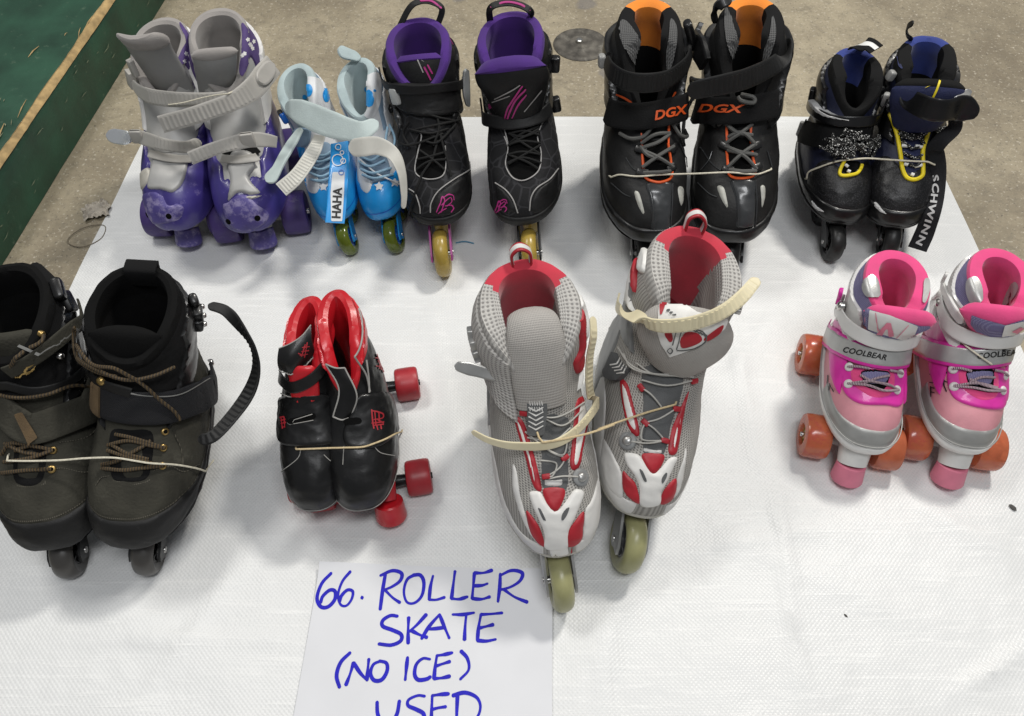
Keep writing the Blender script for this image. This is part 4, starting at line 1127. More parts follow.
    # webbing loop on the back
    s.ring_loop(w_red, w_side, tilt=(.002, -.003)[i])
    if i == 0:
        s.region('cuff_panel', w_pad, [lambda x, y, z, u, v: u-.08, lambda x, y, z, u, v: .46-u, lambda x, y, z, u, v: v-.64-.15*(u-.1), lambda x, y, z, u, v: .985-.1*np.exp(-(u/.14)**2)-v], u=(.05, .5), v=(.6, 1), off=.006, bw=.006)
        tg = s.tongue(w_tong, [(.030, z0+.150), (.012, z0+.182), (-.004, z0+.208), (-.020, z0+.228), (-.042, z0+.236), (-.062, z0+.222), (-.072, z0+.19)], [.062, .068, .072, .070, .064, .058, .05], thick=.016, curve=.20)
        s.panel('red_side_panel', w_red, W1((470, 280), (495, 330), (497, 450), (478, 540), (464, 505), (485, 440), (480, 340)), off=.0068)
        s.panel('white_side_panel', w_white, W1((440, 190), (490, 250), (532, 350), (538, 420), (520, 480), (500, 460), (498, 340), (470, 270)), off=.0075)
        s.panel('loop_label', w_white, W1((440, 212), (456, 232), (472, 285), (446, 300)), off=.0085)
        plate = s.panel('lace_puller', w_dark, W1((290, 625), (360, 625), (362, 680))+W2((272, 110), (222, 110), (222, 20)), off=.009, bw=0, smooth=False)
        chevrons(s, plate, W2((247, 66))[0], 7.0, 4.6, 5, 0, w_white, 1.3)
        s.pstrokes('puller_lettering', w_side, plate, [W1((300+j*9, 645+q*22), (303+j*9, 660+q*22)) for j in range(6) for q in range(2)], .9)
        # loose cream strap: fixed on the cuff, down past the laces and out to the left
        a = s.over(W1((530, 330), (541, 400), (543, 480), (530, 570), (505, 640)), off=.012)
        b = s.over(W2((395, 20), (350, 95), (290, 138)), off=.020); L0 = s.px(*W2((180, 148))[0], .232*s.scale); L1 = s.px(*W2((100, 132))[0], .228*s.scale); L2 = s.px(*W2((40, 102))[0], .224*s.scale)
        pth = np.vstack([a, b, L0, L1, L2]); nn = np.vstack([np.array([[-.45, .6, .65]]*5)]+[s.local(s.world([0, 0, 0])+np.array(v)*s.scale)[None] for v in ((.25, -.7, .5), (.1, -.85, .4), (0, -.9, .35), (0, -.9, .35), (0, -.9, .35), (0, -.9, .35))])
        s.free_strap(cream, pth, nn, [.010, .012, .013, .013, .012, .008], .0022, teeth=.0009, span=(.05, .6), n=120)
        # open buckle lever on the outer side
        e0, e1, e2, e3 = [s.px(*W1(q)[0], z*s.scale) for q, z in (((190, 560), .262), ((120, 535), .262), ((60, 520), .26), ((22, 512), .258))]
        s.free_strap(frame_grey, [e0, e1, e2, e3], [[.2, .5, .8]]*4, [.010, .015, .017, .012], .005, name='buckle_lever', n=40)
        for q, sz in (((82, 395), (.014, .014, .012)), ((78, 440), (.016, .018, .012)), ((100, 470), (.014, .016, .014))): s.block('buckle', frame_grey, W1(q)[0], sz, off=.006, ang=20)
    else:
        tg = s.tongue(w_tong, [(.0, .034, z0+.150), (-.004, .038, z0+.180), (-.008, .034, z0+.208), (-.010, .022, z0+.230), (-.010, .002, z0+.242)], [.072, .110, .124, .118, .100], thick=.013, curve=.36)
        em = s.patch('tongue_plate', w_white, tg, W3((285, 320), (310, 350), (352, 410), (400, 440), (470, 460), (520, 470), (505, 505), (450, 545), (370, 585), (300, 610), (268, 560), (255, 520), (258, 440), (268, 360)), off=.0012, smooth_=False)
        for p in (((278, 365), (290, 385), (280, 430), (266, 455), (264, 410)), ((340, 545), (360, 515), (405, 520), (420, 545), (385, 565), (345, 572)), ((430, 535), (495, 490), (485, 520), (440, 548)), ((282, 520), (300, 500), (312, 540), (300, 550))):
            s.patch('red_emblem', w_red, tg, W3(*p), off=.0020, parent=em)
        s.pstrokes('emblem_outline', w_dark, tg, [W3((332, 560), (352, 505), (420, 512), (432, 545), (395, 572), (332, 580), (332, 560)), W3((325, 510), (312, 560)), W3((292, 580), (303, 572), (312, 582), (303, 592), (292, 582))], 1.0, off=.0026, parent=em)
        s.pstrokes('emblem_letters', w_dark, tg, [W3((290+j*11, 438+j*8), (300+j*11, 436+j*8)) for j in range(3)]+[W3((385+j*13, 505+j*5), (396+j*13, 513+j*5)) for j in range(4)], 1.5, off=.0026, parent=em)
        s.panel('loop_label', w_white, W3((205, 212), (222, 215), (214, 290), (186, 286)), off=.0075)
        s.panel('white_side_panel', w_white, W3((188, 235), (165, 300), (160, 400), (175, 440), (150, 420), (130, 360), (140, 290), (165, 240)), off=.0065)
        s.panel('red_side_panel', w_red, W3((188, 240), (180, 300), (172, 370), (166, 300)), off=.0075)
        plate = s.panel('lace_puller', w_dark, W3((105, 595), (160, 655), (120, 700), (70, 665)), off=.010, bw=0, smooth=False)
        chevrons(s, plate, W3((115, 652))[0], 6.0, 3.6, 4, -38, w_white, 1.2)
        # cream strap bowed across the front of the cuff
        a = [s.px(*W3(q)[0], z*s.scale) for q, z in (((126, 372), .298), ((136, 420), .302), ((165, 452), .312), ((240, 487), .330), ((330, 490), .338), ((420, 472), .340), ((500, 438), .338), ((570, 385), .335), ((630, 318), .332))]
        nn = [[.8, .4, .4], [.7, .6, .35], [.5, .85, .35], [.2, .9, .4], [0, .9, .4], [-.2, .9, .4], [-.35, .85, .4], [-.5, .8, .4], [-.6, .7, .4]]
        a[0], a[1] = s.over(W3((128, 375), (142, 428)), off=.012); nn[0], nn[1] = s.onorm(W3((128, 375), (142, 428))).tolist()
        s.free_strap(cream, a, nn, [.012, .015, .018, .018, .018, .018, .017, .014], .0026, teeth=.0011, span=(.2, .97), n=120)
        for q, sz in (((582, 420), (.010, .012, .010)), ((588, 445), (.008, .008, .010))): s.block('buckle', frame_grey, W3(q)[0], sz, off=.004)
        s.cord('laces', w_cord, [W3((120, 575), (170, 640), (250, 670), (375, 660)), W3((140, 600), (190, 660), (380, 680))], r=.0011, off=.006, bulge=.003)
pair_string('elastic_band', 'tan elastic band tying the two grey mesh inline skates together', 'elastic band', string_m,
            W2((270, 138), (330, 128), (420, 108), (500, 80))+W4((60, 225), (130, 200), (220, 170), (310, 145)), r=.0012, off=.003)

# =================================================================== PINK QUADS
p_white = mat('white_plastic', (.66, .65, .63), .35, .06, 25, .05, coat=.1)
p_mag = mat('magenta_vinyl', (.66, .03, .34), .38, .1, 30, .06, coat=.2)
p_pink = mat('pink_leather', (.62, .27, .31), .55, .07, 40, .1, 300)
p_line = mat('pink_lining', (.74, .06, .22), .8, .1, 30, .2, 500, sheen=.3)
p_lav = mat('lavender_mesh', (.17, .15, .30), .8, .1, 30, .1, 400, pattern='mesh', ps=2300, pc=(.30, .29, .46), pbump=.5)
p_sil = mat('silver_vinyl', (.44, .44, .43), .36, .08, 40, .06, metal=.35)
p_grey = mat('grey_toe_band', (.34, .34, .33), .42, .08, 40, .06, metal=.3)
p_wheel = mat('orange_urethane', (.80, .215, .095), .2, .16, 25, .05, 120, trans=.45, scuff=(.70, .12, .10), scs=22, sct=.52)
p_stop = mat('pink_rubber', (.70, .20, .29), .55, .1, 30, .15, 200)
p_lace = mat('pink_black_lace', (.60, .45, .50), .8, .05, pattern='stripe', ps=130, pc=(.03, .02, .03), pbump=.1)
p_ink = mat('print_black', (.015, .015, .016), .5)
K1 = crop(780, 235, 930, 365, 826); K2 = crop(780, 345, 930, 490, 741); K3 = crop(900, 235, 1024, 365, 683); K4 = crop(890, 345, 1024, 490, 662)
PL = ['pink and white roller skate with orange wheels, standing whole inside the photo', 'pink and white roller skate with orange wheels, its strap cut off by the photo edge']
def toe_stop(s, m, neck_m, y, z, r, h, x=0.0, yn=None, zn=None, neck_r=(.03, .024), flat=1.0):
    d = nrm(np.array([0, .45, -.9])); yn = yn if yn is not None else y-.045; zn = zn if zn is not None else s.z0+.012
    mb = MB().tube([(x, yn, zn), (x, y-d[1]*.012, z-d[2]*.012+.0)], [neck_r[0], neck_r[1]], 18)
    o = s.build(mb, 'toe_stop_bracket', neck_m)
    c = np.array([x, y, z]); mb = MB().tube([c-d*.012, c-d*.010, c+d*(h-.004), c+d*h], [r*.90, r, r*1.12, r*1.04], 24)
    return s.build(mb, 'toe_stop', m)
pink = []
for i in (0, 1):
    s = Sk('roller_skate', PL[i], 'pair of pink and white roller skates with orange wheels', rings(.067, .063), [(863, 449), (968, 450)][i], [(895, 252), (996, 250)][i], m=(1, -1)[i], cat='roller skate', z0=.082)
    pink.append(s); z0 = s.z0; vt = dip(.10, .12); s.crum = (.0006, .0004)
    s.shell = s.region('boot_shell', p_pink, [lambda x, y, z, u, v: vt(u)-v], off=.0005, n=(90, 64))
    s.region('sole', p_white, [lambda x, y, z, u, v: z0+.026+.006*sm(y, .06, .16)-z], v=(0, .5), n=(90, 40), off=.0075, bw=.006)
    s.seam('sole_groove', p_grey, [[(u, .165+.03*np.cos(u*6.28)) for u in np.linspace(-.5, .5, 40)]], r=.0012, off=.0078, n=160)
    s.region('toe_band', p_grey, [lambda x, y, z, u, v: z0+.052+.012*sm(y, .1, .17)-z, lambda x, y, z, u, v: z-z0-.024, lambda x, y, z, u, v: y-.05+.0*x], v=(.1, .6), n=(90, 40), off=.0032, bw=.003)
    lav = s.region('lavender_upper', p_lav, [lambda x, y, z, u, v: np.abs(u)-.05, lambda x, y, z, u, v: v-.78, lambda x, y, z, u, v: vt(u)-v], v=(.74, 1), off=.004, bw=.003)
    s.region('cuff', p_white, [lambda x, y, z, u, v: np.abs(u)-.115-.30*np.clip(v-.8, 0, 1)*1.3, lambda x, y, z, u, v: v-.60+.10*(np.abs(u)-.3), lambda x, y, z, u, v: .87+.10*sm(np.abs(u), .2, .4)-v], v=(.5, 1), off=.009, bw=.004)
    s.region('side_panel', p_mag, [lambda x, y, z, u, v: np.abs(u)-.15, lambda x, y, z, u, v: .40-np.abs(u), lambda x, y, z, u, v: v-.33-.2*(.3-np.abs(u)), lambda x, y, z, u, v: .72-v], v=(.25, .75), off=.005, bw=.003)
    ln = s.pad_collar([p_line, p_line], vt, pad=.022, rise=.016, puff=lambda U: .006*np.exp(-((np.abs(U)-.20)/.1)**2))
    X, Y = ((K1, K2), (K3, K4))[i]
    ov = [[(480, 235), (510, 222), (538, 262), (545, 335), (520, 345), (480, 335), (460, 300), (462, 262)], [(790, 250), (815, 245), (822, 300), (800, 370), (782, 368), (785, 300)]] if i == 0 else \
         [[(372, 262), (395, 235), (425, 240), (448, 290), (450, 350), (430, 395), (400, 385), (372, 320)], [(645, 262), (660, 290), (640, 340), (580, 400), (572, 385), (595, 320), (620, 275)]]
    for p in ov: s.patch('silver_patch', p_sil, [ln, s.shell, lav], X(p), off=.0022)
    # eyestay, throat and laces
    if i == 0:
        es = [(308, 108), (352, 98), (600, 118), (604, 200), (592, 300), (520, 298), (400, 292), (330, 250), (305, 190)]
        lin = [(352, 120), (400, 112), (545, 120), (562, 190), (540, 250), (470, 268), (400, 235), (358, 190)]
        thr = [(405, 118), (530, 122), (535, 180), (505, 228), (420, 215), (402, 170)]
        ton = [(410, 125), (528, 128), (532, 170), (500, 200), (430, 195), (404, 160)]
        ey = [(348, 110), (342, 194), (584, 140), (568, 222)]
        lc = [[(342, 194), (430, 200), (500, 225), (568, 222)], [(348, 194), (440, 180), (530, 200)], [(400, 150), (450, 180), (520, 195), (568, 222)], [(348, 110), (390, 108), (440, 116)], [(584, 140), (560, 130), (530, 124)], [(415, 190), (470, 165), (528, 150)]]
        bt = [(232, 2), (300, 32), (400, 62), (520, 78), (636, 58), (650, 25)]
        st = [K1(q)[0] for q in ((262, 545), (330, 590), (430, 640), (540, 668), (640, 672), (705, 655))]
        cs = [K1(q)[0] for q in ((372, 420), (395, 475), (445, 528), (530, 572), (620, 586), (690, 572), (735, 545))]
        tp = [(495, 415), (600, 440), (757, 500), (735, 555), (680, 575), (580, 545), (490, 515)]
        A_ = [[(535, 540), (588, 478), (612, 480), (628, 548), (600, 552), (596, 512), (585, 512), (566, 545)]]
    else:
        es = [(290, 110), (335, 105), (560, 115), (572, 200), (560, 300), (520, 320), (400, 302), (315, 262), (285, 190)]
        lin = [(335, 128), (380, 120), (510, 115), (532, 190), (515, 262), (450, 280), (380, 245), (342, 195)]
        thr = [(378, 120), (500, 112), (508, 190), (500, 240), (400, 225), (372, 180)]
        ton = [(382, 128), (495, 122), (502, 170), (480, 200), (400, 205), (374, 160)]
        ey = [(316, 122), (318, 208), (558, 150), (546, 225)]
        lc = [[(318, 208), (400, 212), (470, 225), (546, 225)], [(318, 206), (420, 190), (510, 210)], [(390, 170), (440, 195), (500, 215), (546, 225)], [(316, 122), (350, 118), (400, 130)], [(558, 150), (530, 130), (500, 122)], [(390, 185), (440, 160), (500, 160)]]
        st = [K3(q)[0] for q in ((95, 590), (150, 620), (260, 655), (400, 672), (520, 662), (605, 640))]
        cs = [K3(q)[0] for q in ((280, 435), (300, 485), (345, 530), (420, 565), (520, 573), (600, 560), (665, 535))]
        tp = [(575, 495), (690, 470), (690, 520), (640, 545), (560, 555)]
        A_ = [[(610, 525), (660, 500), (675, 510), (640, 535)]]
    o = s.panel('eyestay', p_mag, Y(es), off=.0045); s.panel('throat_lining', p_line, Y(lin), off=.0052, parent=o); s.panel('throat', hole_shade, Y(thr), off=.0058, parent=o)
    s.panel('inner_tongue', p_lav, Y(ton), off=.0064)
    for e in ey: s.button('eyelet', p_white, Y(e)[0], r=.0085, h=.0025, off=.0055); 
    s.cord('laces', p_lace, [Y(l) for l in lc], r=.0024, off=.0085, bulge=.002)
    s.strap_rb, so = s.pstrap(p_sil, st, .030, off=.008, thick=.003, name='instep_strap', ext=(.12, .10))
    s.build(Ribbon(s.strap_rb.P-s.strap_rb.B*.0, s.strap_rb.N, .042, .0018).mesh(), 'strap_backing', p_mag, so)
    if i == 0: s.ptext('strap_lettering', p_ink, so, 'COOLBEAR', (K1((468, 652))[0]), 5.6, 11, bold=.02, shear=.25, sx=1.06, spacing=1.05, parent=so)
    else: s.ptext('strap_lettering', p_ink, so, 'COOLBEAR', (K3((545, 660))[0][0], K3((500, 655))[0][1]), 5.6, -6, bold=.02, shear=.25, sx=1.06, spacing=1.05, parent=so)
    # folded tongue with its white plate
    dx = (-.006, -.012)[i]
    tg = s.tongue(p_line, [(0, .016, z0+.165), (dx*.5, .020, z0+.188), (dx, .024, z0+.208), (dx, .020, z0+.226), (dx, .004, z0+.240)], [.07, .100, .120, .126, .112], thick=.020, curve=.34)
    s.patch('tongue_side', p_lav, tg, (K1((450, 385), (500, 412), (620, 450), (770, 500), (826, 500), (826, 540), (720, 560), (640, 580), (560, 560), (480, 520), (450, 480)) if i == 0 else K3((395, 440), (450, 460), (580, 495), (690, 462), (690, 530), (600, 560), (500, 560), (420, 530), (390, 490))), off=.0008, smooth_=False)
    pl = s.patch('tongue_plate', p_white, tg, X(tp), off=.0018, smooth_=False)
    for a in A_: s.patch('plate_emblem', p_stop, tg, X(a), off=.0026, parent=pl, smooth_=False, step=.6)
    if i == 0: s.pstrokes('plate_seam', p_stop, tg, [K1((530, 430), (545, 520)), K1((705, 492), (640, 560)), K1((565, 545), (540, 500))], .6, off=.0028, parent=pl)
    csr, co = s.pstrap(p_white, cs, .026, off=.015, thick=.003, name='cuff_strap', ext=(.06, .06))
    # buckle on the outer / inner side
    if i == 0:
        a = s.over(K1((330, 300), (345, 340), (375, 395)), off=.016)
        s.free_strap(p_mag, a, s.onorm(K1((330, 300), (345, 340), (375, 395))), [.020, .022, .016], .008, name='buckle_tab', n=24)
        s.button('buckle_rivet', steel, K1((388, 395))[0], r=.009, h=.006, off=.018)
        s.free_strap(p_white, s.over(K1((312, 330), (330, 400), (360, 460)), off=.010), s.onorm(K1((312, 330), (330, 400), (360, 460))), [.018, .02, .02], .006, name='buckle', n=24)
        s.panel('side_badge', p_white, K1((290, 380), (310, 400), (290, 460), (268, 470), (270, 420)), off=.009)
        for q in (((262, 640), (262, 700)), ((275, 660), (300, 700))): pass
        s.pstrokes('side_lettering', p_ink, s.shell, [K2((240, 150), (236, 200)), K2((250, 190), (242, 235)), K2((265, 100), (300, 118)), K2((262, 130), (305, 150)), K2((262, 165), (300, 182)), K2((290, 100), (300, 180)), K2((252, 200), (268, 230))], .9, off=.0012)
    else:
        s.free_strap(p_white, s.over(K3((200, 300), (235, 370), (235, 440), (225, 475)), off=.012), s.onorm(K3((200, 300), (235, 370), (235, 440), (225, 475))), [.022, .03, .03, .022], .008, name='buckle', n=30)
        s.free_strap(p_white, s.over(K3((262, 200), (285, 290), (330, 390), (375, 470)), off=.014), s.onorm(K3((262, 200), (285, 290), (330, 390), (375, 470))), [.012, .018, .02, .016], .006, name='cuff_arm', n=30)
        s.button('buckle_rivet', steel, K3((265, 380))[0], r=.009, h=.006, off=.016)
        s.pstrokes('side_lettering', p_ink, s.shell, [K4((200, 90), (205, 130)), K4((200, 145), (218, 150), (218, 185), (200, 185)), K4((204, 205), (206, 255)), K4((206, 210), (222, 214)), K4((206, 232), (222, 236)), K4((235, 110), (285, 140)), K4((235, 160), (285, 185)), K4((240, 130), (280, 230)), K4((262, 120), (270, 200))], 1.1, off=.0012)
    # chassis, wheels, stop
    s.quad_chassis(p_white, .122, -.080, .044, .044, .085)
    for y in (.122, -.080):
        for sg in (-1, 1): s.wheel(y, .044, .050, x=sg*.068, tyre=p_wheel, hub=mat('amber_hub', (.45, .28, .08), .4), core=steel, barrel=True)
    toe_stop(s, p_stop, p_white, .176, .036, .027, .028, yn=.125, zn=z0+.014, neck_r=(.034, .027))
pair_string('tie_string', 'short pale string end over the strap of the right pink roller skate', 'string', string_w, K3((365, 612), (430, 660), (505, 712)), r=.0011, off=.003)
# =================================================================== OLIVE BOOTS
o_nub = mat('olive_nubuck', (.044, .042, .033), .85, .3, 22, .45, 260, scuff=(.085, .081, .064), scs=14, sct=.55, spec=.2)
o_rand = mat('black_rand', (.012, .012, .012), .6, .2, 40, .15, 300, scuff=(.05, .05, .048), scs=40, sct=.62)
o_lace = mat('brown_black_lace', (.095, .062, .026), .8, .1, pattern='stripe', ps=95, pc=(.02, .016, .012), pbump=.2)
o_tab = mat('brown_webbing', (.115, .075, .036), .85, .15, 80, .4, 600)
o_web = mat('black_webbing', (.010, .0105, .013), .8, .2, 60, .3, pattern='weave', ps=2600, pc=(.016, .0165, .020), pbump=.4)
brass = mat('brass', (.42, .29, .11), .35, .15, 60, metal=.9)
o_lin = mat('charcoal_lining', (.009, .009, .009), .95, .2, 30, .25, 400, spec=.15)
o_tyre = mat('smoke_urethane', (.075, .070, .064), .35, .2, 30, .05, 100, trans=.15, scuff=(.14, .13, .11), scs=30, sct=.55)
o_seam = mat('seam_thread', (.11, .10, .075), .8, .1, pattern='stripe', ps=130, pc=(.02, .018, .014), pbump=.1)
O1 = crop(0, 245, 140, 420, 573); O2 = crop(70, 245, 265, 420, 798); O3 = crop(0, 410, 230, 590, 915)
OL = ['olive inline boot at the left photo edge, its leather strap ending in a brown tab', 'olive inline boot with wide black instep strap and a ratchet strap arching out beside it']
for i in (0, 1):
    s = Sk('inline_skate', OL[i], 'pair of olive and black inline skate boots', rings(.068, .062), [(46, 548), (132, 546)][i], [(12, 266), (144, 267)][i], m=(1, -1)[i], cat='inline skate', z0=.082, roll=(-.06, -.12)[i])
    z0 = s.z0; vt = dip(.10, .13); s.crum = (.0017, .0008)
    s.shell = s.region('boot_shell', o_nub, [lambda x, y, z, u, v: vt(u)-v], off=.0005, n=(90, 64))
    s.region('toe_rand', o_rand, [lambda x, y, z, u, v: z0+.030+.032*sm(y, .04, .165)-z, lambda x, y, z, u, v: z-z0-.008], v=(0, .6), n=(110, 50), off=.0035, bw=.003)
    s.region('sole_plate', black_plastic, [lambda x, y, z, u, v: z0+.012-z], v=(0, .3), n=(90, 30), off=.008, bw=.004)
    q = np.linspace(-.42, .42, 60)
    s.region('rand_stitching', o_seam, [lambda x, y, z, u, v: .0007-np.abs(z0+.033+.032*sm(y, .04, .165)-z)], u=(-.42, .42), v=(.08, .6), n=(150, 200), off=.0014, skirt=False)
    ys = (-.13, -.05, .055, .150)
    for y in ys: s.wheel(y, .037, .030, tyre=o_tyre, hub=black_plastic, core=steel, hubr=.5)
    s.inline_frame(black_plastic, ys, .037, .030)
    s.region('upper_cuff', black_fabric, [lambda x, y, z, u, v: v-.70-.03*np.cos(u*12), lambda x, y, z, u, v: vt(u)-v-.01], v=(.6, 1), off=.003, bw=.003)
    s.region('cuff', black_plastic, [lambda x, y, z, u, v: np.abs(u)-.15-.05*np.sin((v-.7)*8), lambda x, y, z, u, v: v-.60+.05*np.cos(u*9), lambda x, y, z, u, v: .955-.35*np.clip(.3-np.abs(u), 0, 1)-v], v=(.5, 1), off=.007, bw=.005)
    s.pad_collar([o_lin, black_fabric], vt, pad=.013, rise=.020, mi=lambda u, k: 0 if k < 8 else 1)
    if i == 0:
        s.panel('throat', black_fabric, O3((62, 150), (120, 120), (180, 145), (178, 250), (150, 296), (90, 300), (55, 270)), off=.0018)
        s.panel('inner_tongue', o_nub, O3((80, 170), (150, 165), (155, 262), (110, 275), (72, 255)), off=.0030)
        ey = O3((222, 90), (210, 160), (206, 236)); lc = [O3((206, 236), (120, 238), (20, 250)), O3((210, 160), (150, 145), (60, 130), (22, 175)), O3((210, 160), (130, 190), (30, 205)), O3((222, 90), (150, 130), (70, 160)), O3((35, 130), (100, 165), (160, 178))]
        s.panel('stitched_arch', o_seam, O3((60, 298), (110, 304), (172, 292), (182, 240), (186, 240), (178, 298), (110, 310), (58, 304)), off=.0012)
        # folded leather strap with its brown end tab
        rb, so = s.pstrap(o_nub, O1((0, 640), (60, 690))+O3((130, 70), (230, 40), (330, 0)), .040, off=.010, thick=.004, name='instep_strap', ext=(0, .12))
        s.patch('strap_tab', o_tab, [so, s.shell], O3((62, 16), (92, 4), (152, 108), (116, 136)), off=.0035, smooth_=False, parent=so)
        s.pstrap(o_nub, O1((35, 492), (110, 450), (200, 390), (290, 318)), .020, off=.012, thick=.003, name='cuff_strap', ext=(0, .1))
        s.pstrokes('strap_emblem', brass, s.shell, [O1((70, 520), (90, 490), (100, 470), (125, 462), (122, 480), (95, 492)), O1((95, 492), (112, 505), (130, 482))], 1.5, off=.0125)
        s.pstrap(black_rubber, O1((40, 560), (150, 590), (260, 560), (330, 500)), .012, off=.008, thick=.003, name='power_strap', ext=(.05, .05))
        for p in O1((222, 445), (60, 480)): s.button('rivet', steel if p[0] > 40 else brass, p, r=.0045, h=.003, off=.011)
        for p in O1((380, 610), (115, 310)): s.button('rivet', brass, p, r=.0042, h=.003, off=.009)
        s.cord('loose_lace', o_lace, [O1((0, 590), (90, 608), (180, 600), (260, 572), (350, 590)), O1((120, 320), (118, 360), (100, 400)), O1((60, 385), (50, 430), (40, 470)), O1((338, 620), (345, 640)), O1((352, 615), (360, 640))], r=.0024, off=.012, bulge=.004)
        s.pstrokes('collar_piping', mat('grey_edge', (.20, .20, .19), .6), s.shell, [O1((40, 485), (150, 420), (235, 365), (295, 312))], 1.0, off=.0158)
        s.block('pull_tab', black_fabric, O1((100, 60))[0], (.05, .02, .02), off=.0, bev=.006)
        s.block('buckle', black_plastic, O1((205, 190))[0], (.03, .018, .014), off=.010, ang=25, bev=.004); s.block('buckle_base', black_plastic, O1((255, 240))[0], (.03, .022, .012), off=.008, ang=40, bev=.004)
    else:
        s.panel('throat', black_fabric, O3((440, 90), (520, 80), (606, 92), (600, 230), (575, 278), (500, 284), (445, 260)), off=.0018)
        s.panel('inner_tongue', o_nub, O3((480, 130), (560, 130), (572, 250), (530, 272), (490, 255)), off=.0030)
        ey = O3((648, 150), (645, 222), (655, 85)); lc = [O3((418, 232), (500, 238), (560, 230), (645, 222)), O3((418, 218), (480, 200), (560, 150), (600, 120)), O3((440, 140), (520, 120), (600, 140), (648, 150)), O3((460, 140), (520, 175), (590, 195)), O3((440, 160), (530, 190), (645, 222)), O3((470, 95), (540, 110), (648, 150))]
        s.panel('stitched_arch', o_seam, O3((436, 262), (500, 290), (580, 284), (606, 240), (612, 240), (586, 290), (500, 297), (430, 268)), off=.0012)
        rb, so = s.pstrap(o_web, O2((140, 620), (190, 645), (300, 660), (420, 650), (560, 590)), .044, off=.009, thick=.0035, name='instep_strap', ext=(.02, .14))
        s.build(Ribbon(rb.P[:14], rb.N[:14], .046, .0060).mesh(), 'strap_tab', o_tab, so)
        rb2, so2 = s.pstrap(black_rubber, O2((10, 380), (60, 470), (150, 545), (260, 590)), .014, off=.010, thick=.003, name='cuff_strap', ext=(.05, 0))
        s.button('rivet', brass, O2((158, 538))[0], r=.006, h=.003, off=.013); s.button('rivet', steel, O2((22, 440))[0], r=.004, h=.003, off=.013)
        s.cord('loose_lace', o_lace, [O2((60, 320), (40, 380), (80, 440), (150, 470), (240, 515), (330, 505), (400, 478)), O2((75, 400), (130, 455), (200, 460), (260, 500), (310, 550), (350, 610), (400, 670), (425, 712)), O2((45, 350), (60, 420), (140, 480), (210, 510))], r=.0024, off=.014, bulge=.004)
        s.pstrokes('collar_piping', mat('grey_edge', (.20, .20, .19), .6), s.shell, [O2((115, 378), (200, 400), (260, 440), (320, 455))], 1.2, off=.0165)
        s.pstrokes('strap_piping', mat('grey_edge', (.20, .20, .19), .6), so, [O2((215, 602), (330, 618), (450, 610), (570, 545))], .9, off=.001)
        # ratchet buckle on the outer side with its free strap arching away from the boot
        for q, sz, ag in (((545, 225), (.018, .05, .012), -25), ((560, 285), (.022, .034, .014), -10), ((575, 320), (.016, .02, .014), 0)): s.block('buckle', black_plastic, O2(q)[0], sz, off=.010, ang=ag, bev=.004)
        for q in ((565, 240), (570, 285), (577, 322)): s.button('buckle_rivet', steel, O2(q)[0], r=.0040, h=.003, off=.018)
        a = [s.px(*q, z*s.scale) for q, z in zip(O2((568, 248), (640, 272), (700, 335), (750, 410), (766, 490), (745, 580), (690, 670))+O3((855, 100), (790, 120))[:2], (.285, .283, .270, .25, .23, .215, .205, .200, .198))]
        nn = [[-.5, -.1, .85], [-.6, 0, .8], [-.8, .1, .55], [-.88, .2, .42], [-.8, .35, .45], [-.55, .5, .65], [-.35, .55, .75], [-.3, .55, .75], [-.3, .55, .75]]
        s.free_strap(black_rubber, a, nn, [.013, .015, .019, .021, .021, .020, .018, .017, .015], .003, name='ratchet_strap', teeth=.0012, span=(.2, .98), n=120)
        s.block('heel_plate', black_plastic, O2((620, 560))[0], (.02, .05, .01), off=.006, bev=.004); s.button('heel_bolt', steel, O2((602, 470))[0], r=.006, h=.004, off=.010)
        rb, o = s.loop(black_fabric, -.004, .040, up=.020, lean=.004, gap=.020, thick=.005, name='pull_tab')
    for l in ([O3((182, 240), (250, 232), (330, 248), (392, 235)), O3((392, 60), (380, 150), (384, 240)), O3((395, 60), (340, 110), (232, 130))], [O3((612, 240), (680, 225), (730, 245), (790, 215)), O3((690, 90), (720, 160), (728, 245)), O3((440, 262), (405, 270), (384, 300))])[i]: s.cord('stitched_seam', o_seam, [l], r=.0007, off=.0012)
    lw = [l for l in lc]; s.cord('laces', o_lace, lw, r=.0026, off=.0058, bulge=.0015)
    for p in ey: s.button('eyelet', brass, p, r=.0052, h=.0016, off=.0022); s.button('eyelet_hole', hole_shade, p, r=.0030, h=.0030, off=.0024)
    if i == 0: s.tongue(o_nub, [(.0, z0+.150), (-.006, z0+.185), (-.014, z0+.212), (-.024, z0+.232)], [.07, .085, .09, .08], thick=.012, curve=.2)
    else: s.tongue(o_lin, [(.0, z0+.150), (-.006, z0+.185), (-.013, z0+.215), (-.024, z0+.236), (-.036, z0+.222)], [.075, .09, .096, .092, .08], thick=.016, curve=.22)
pair_string('tie_string', 'pale twisted cord tying the two olive inline boots together across their toes', 'string', string_w,
            O3((28, 202), (120, 203), (240, 200), (340, 192), (450, 190), (540, 203), (600, 212), (700, 218), (780, 232), (818, 244)), r=.0011, off=.0025)

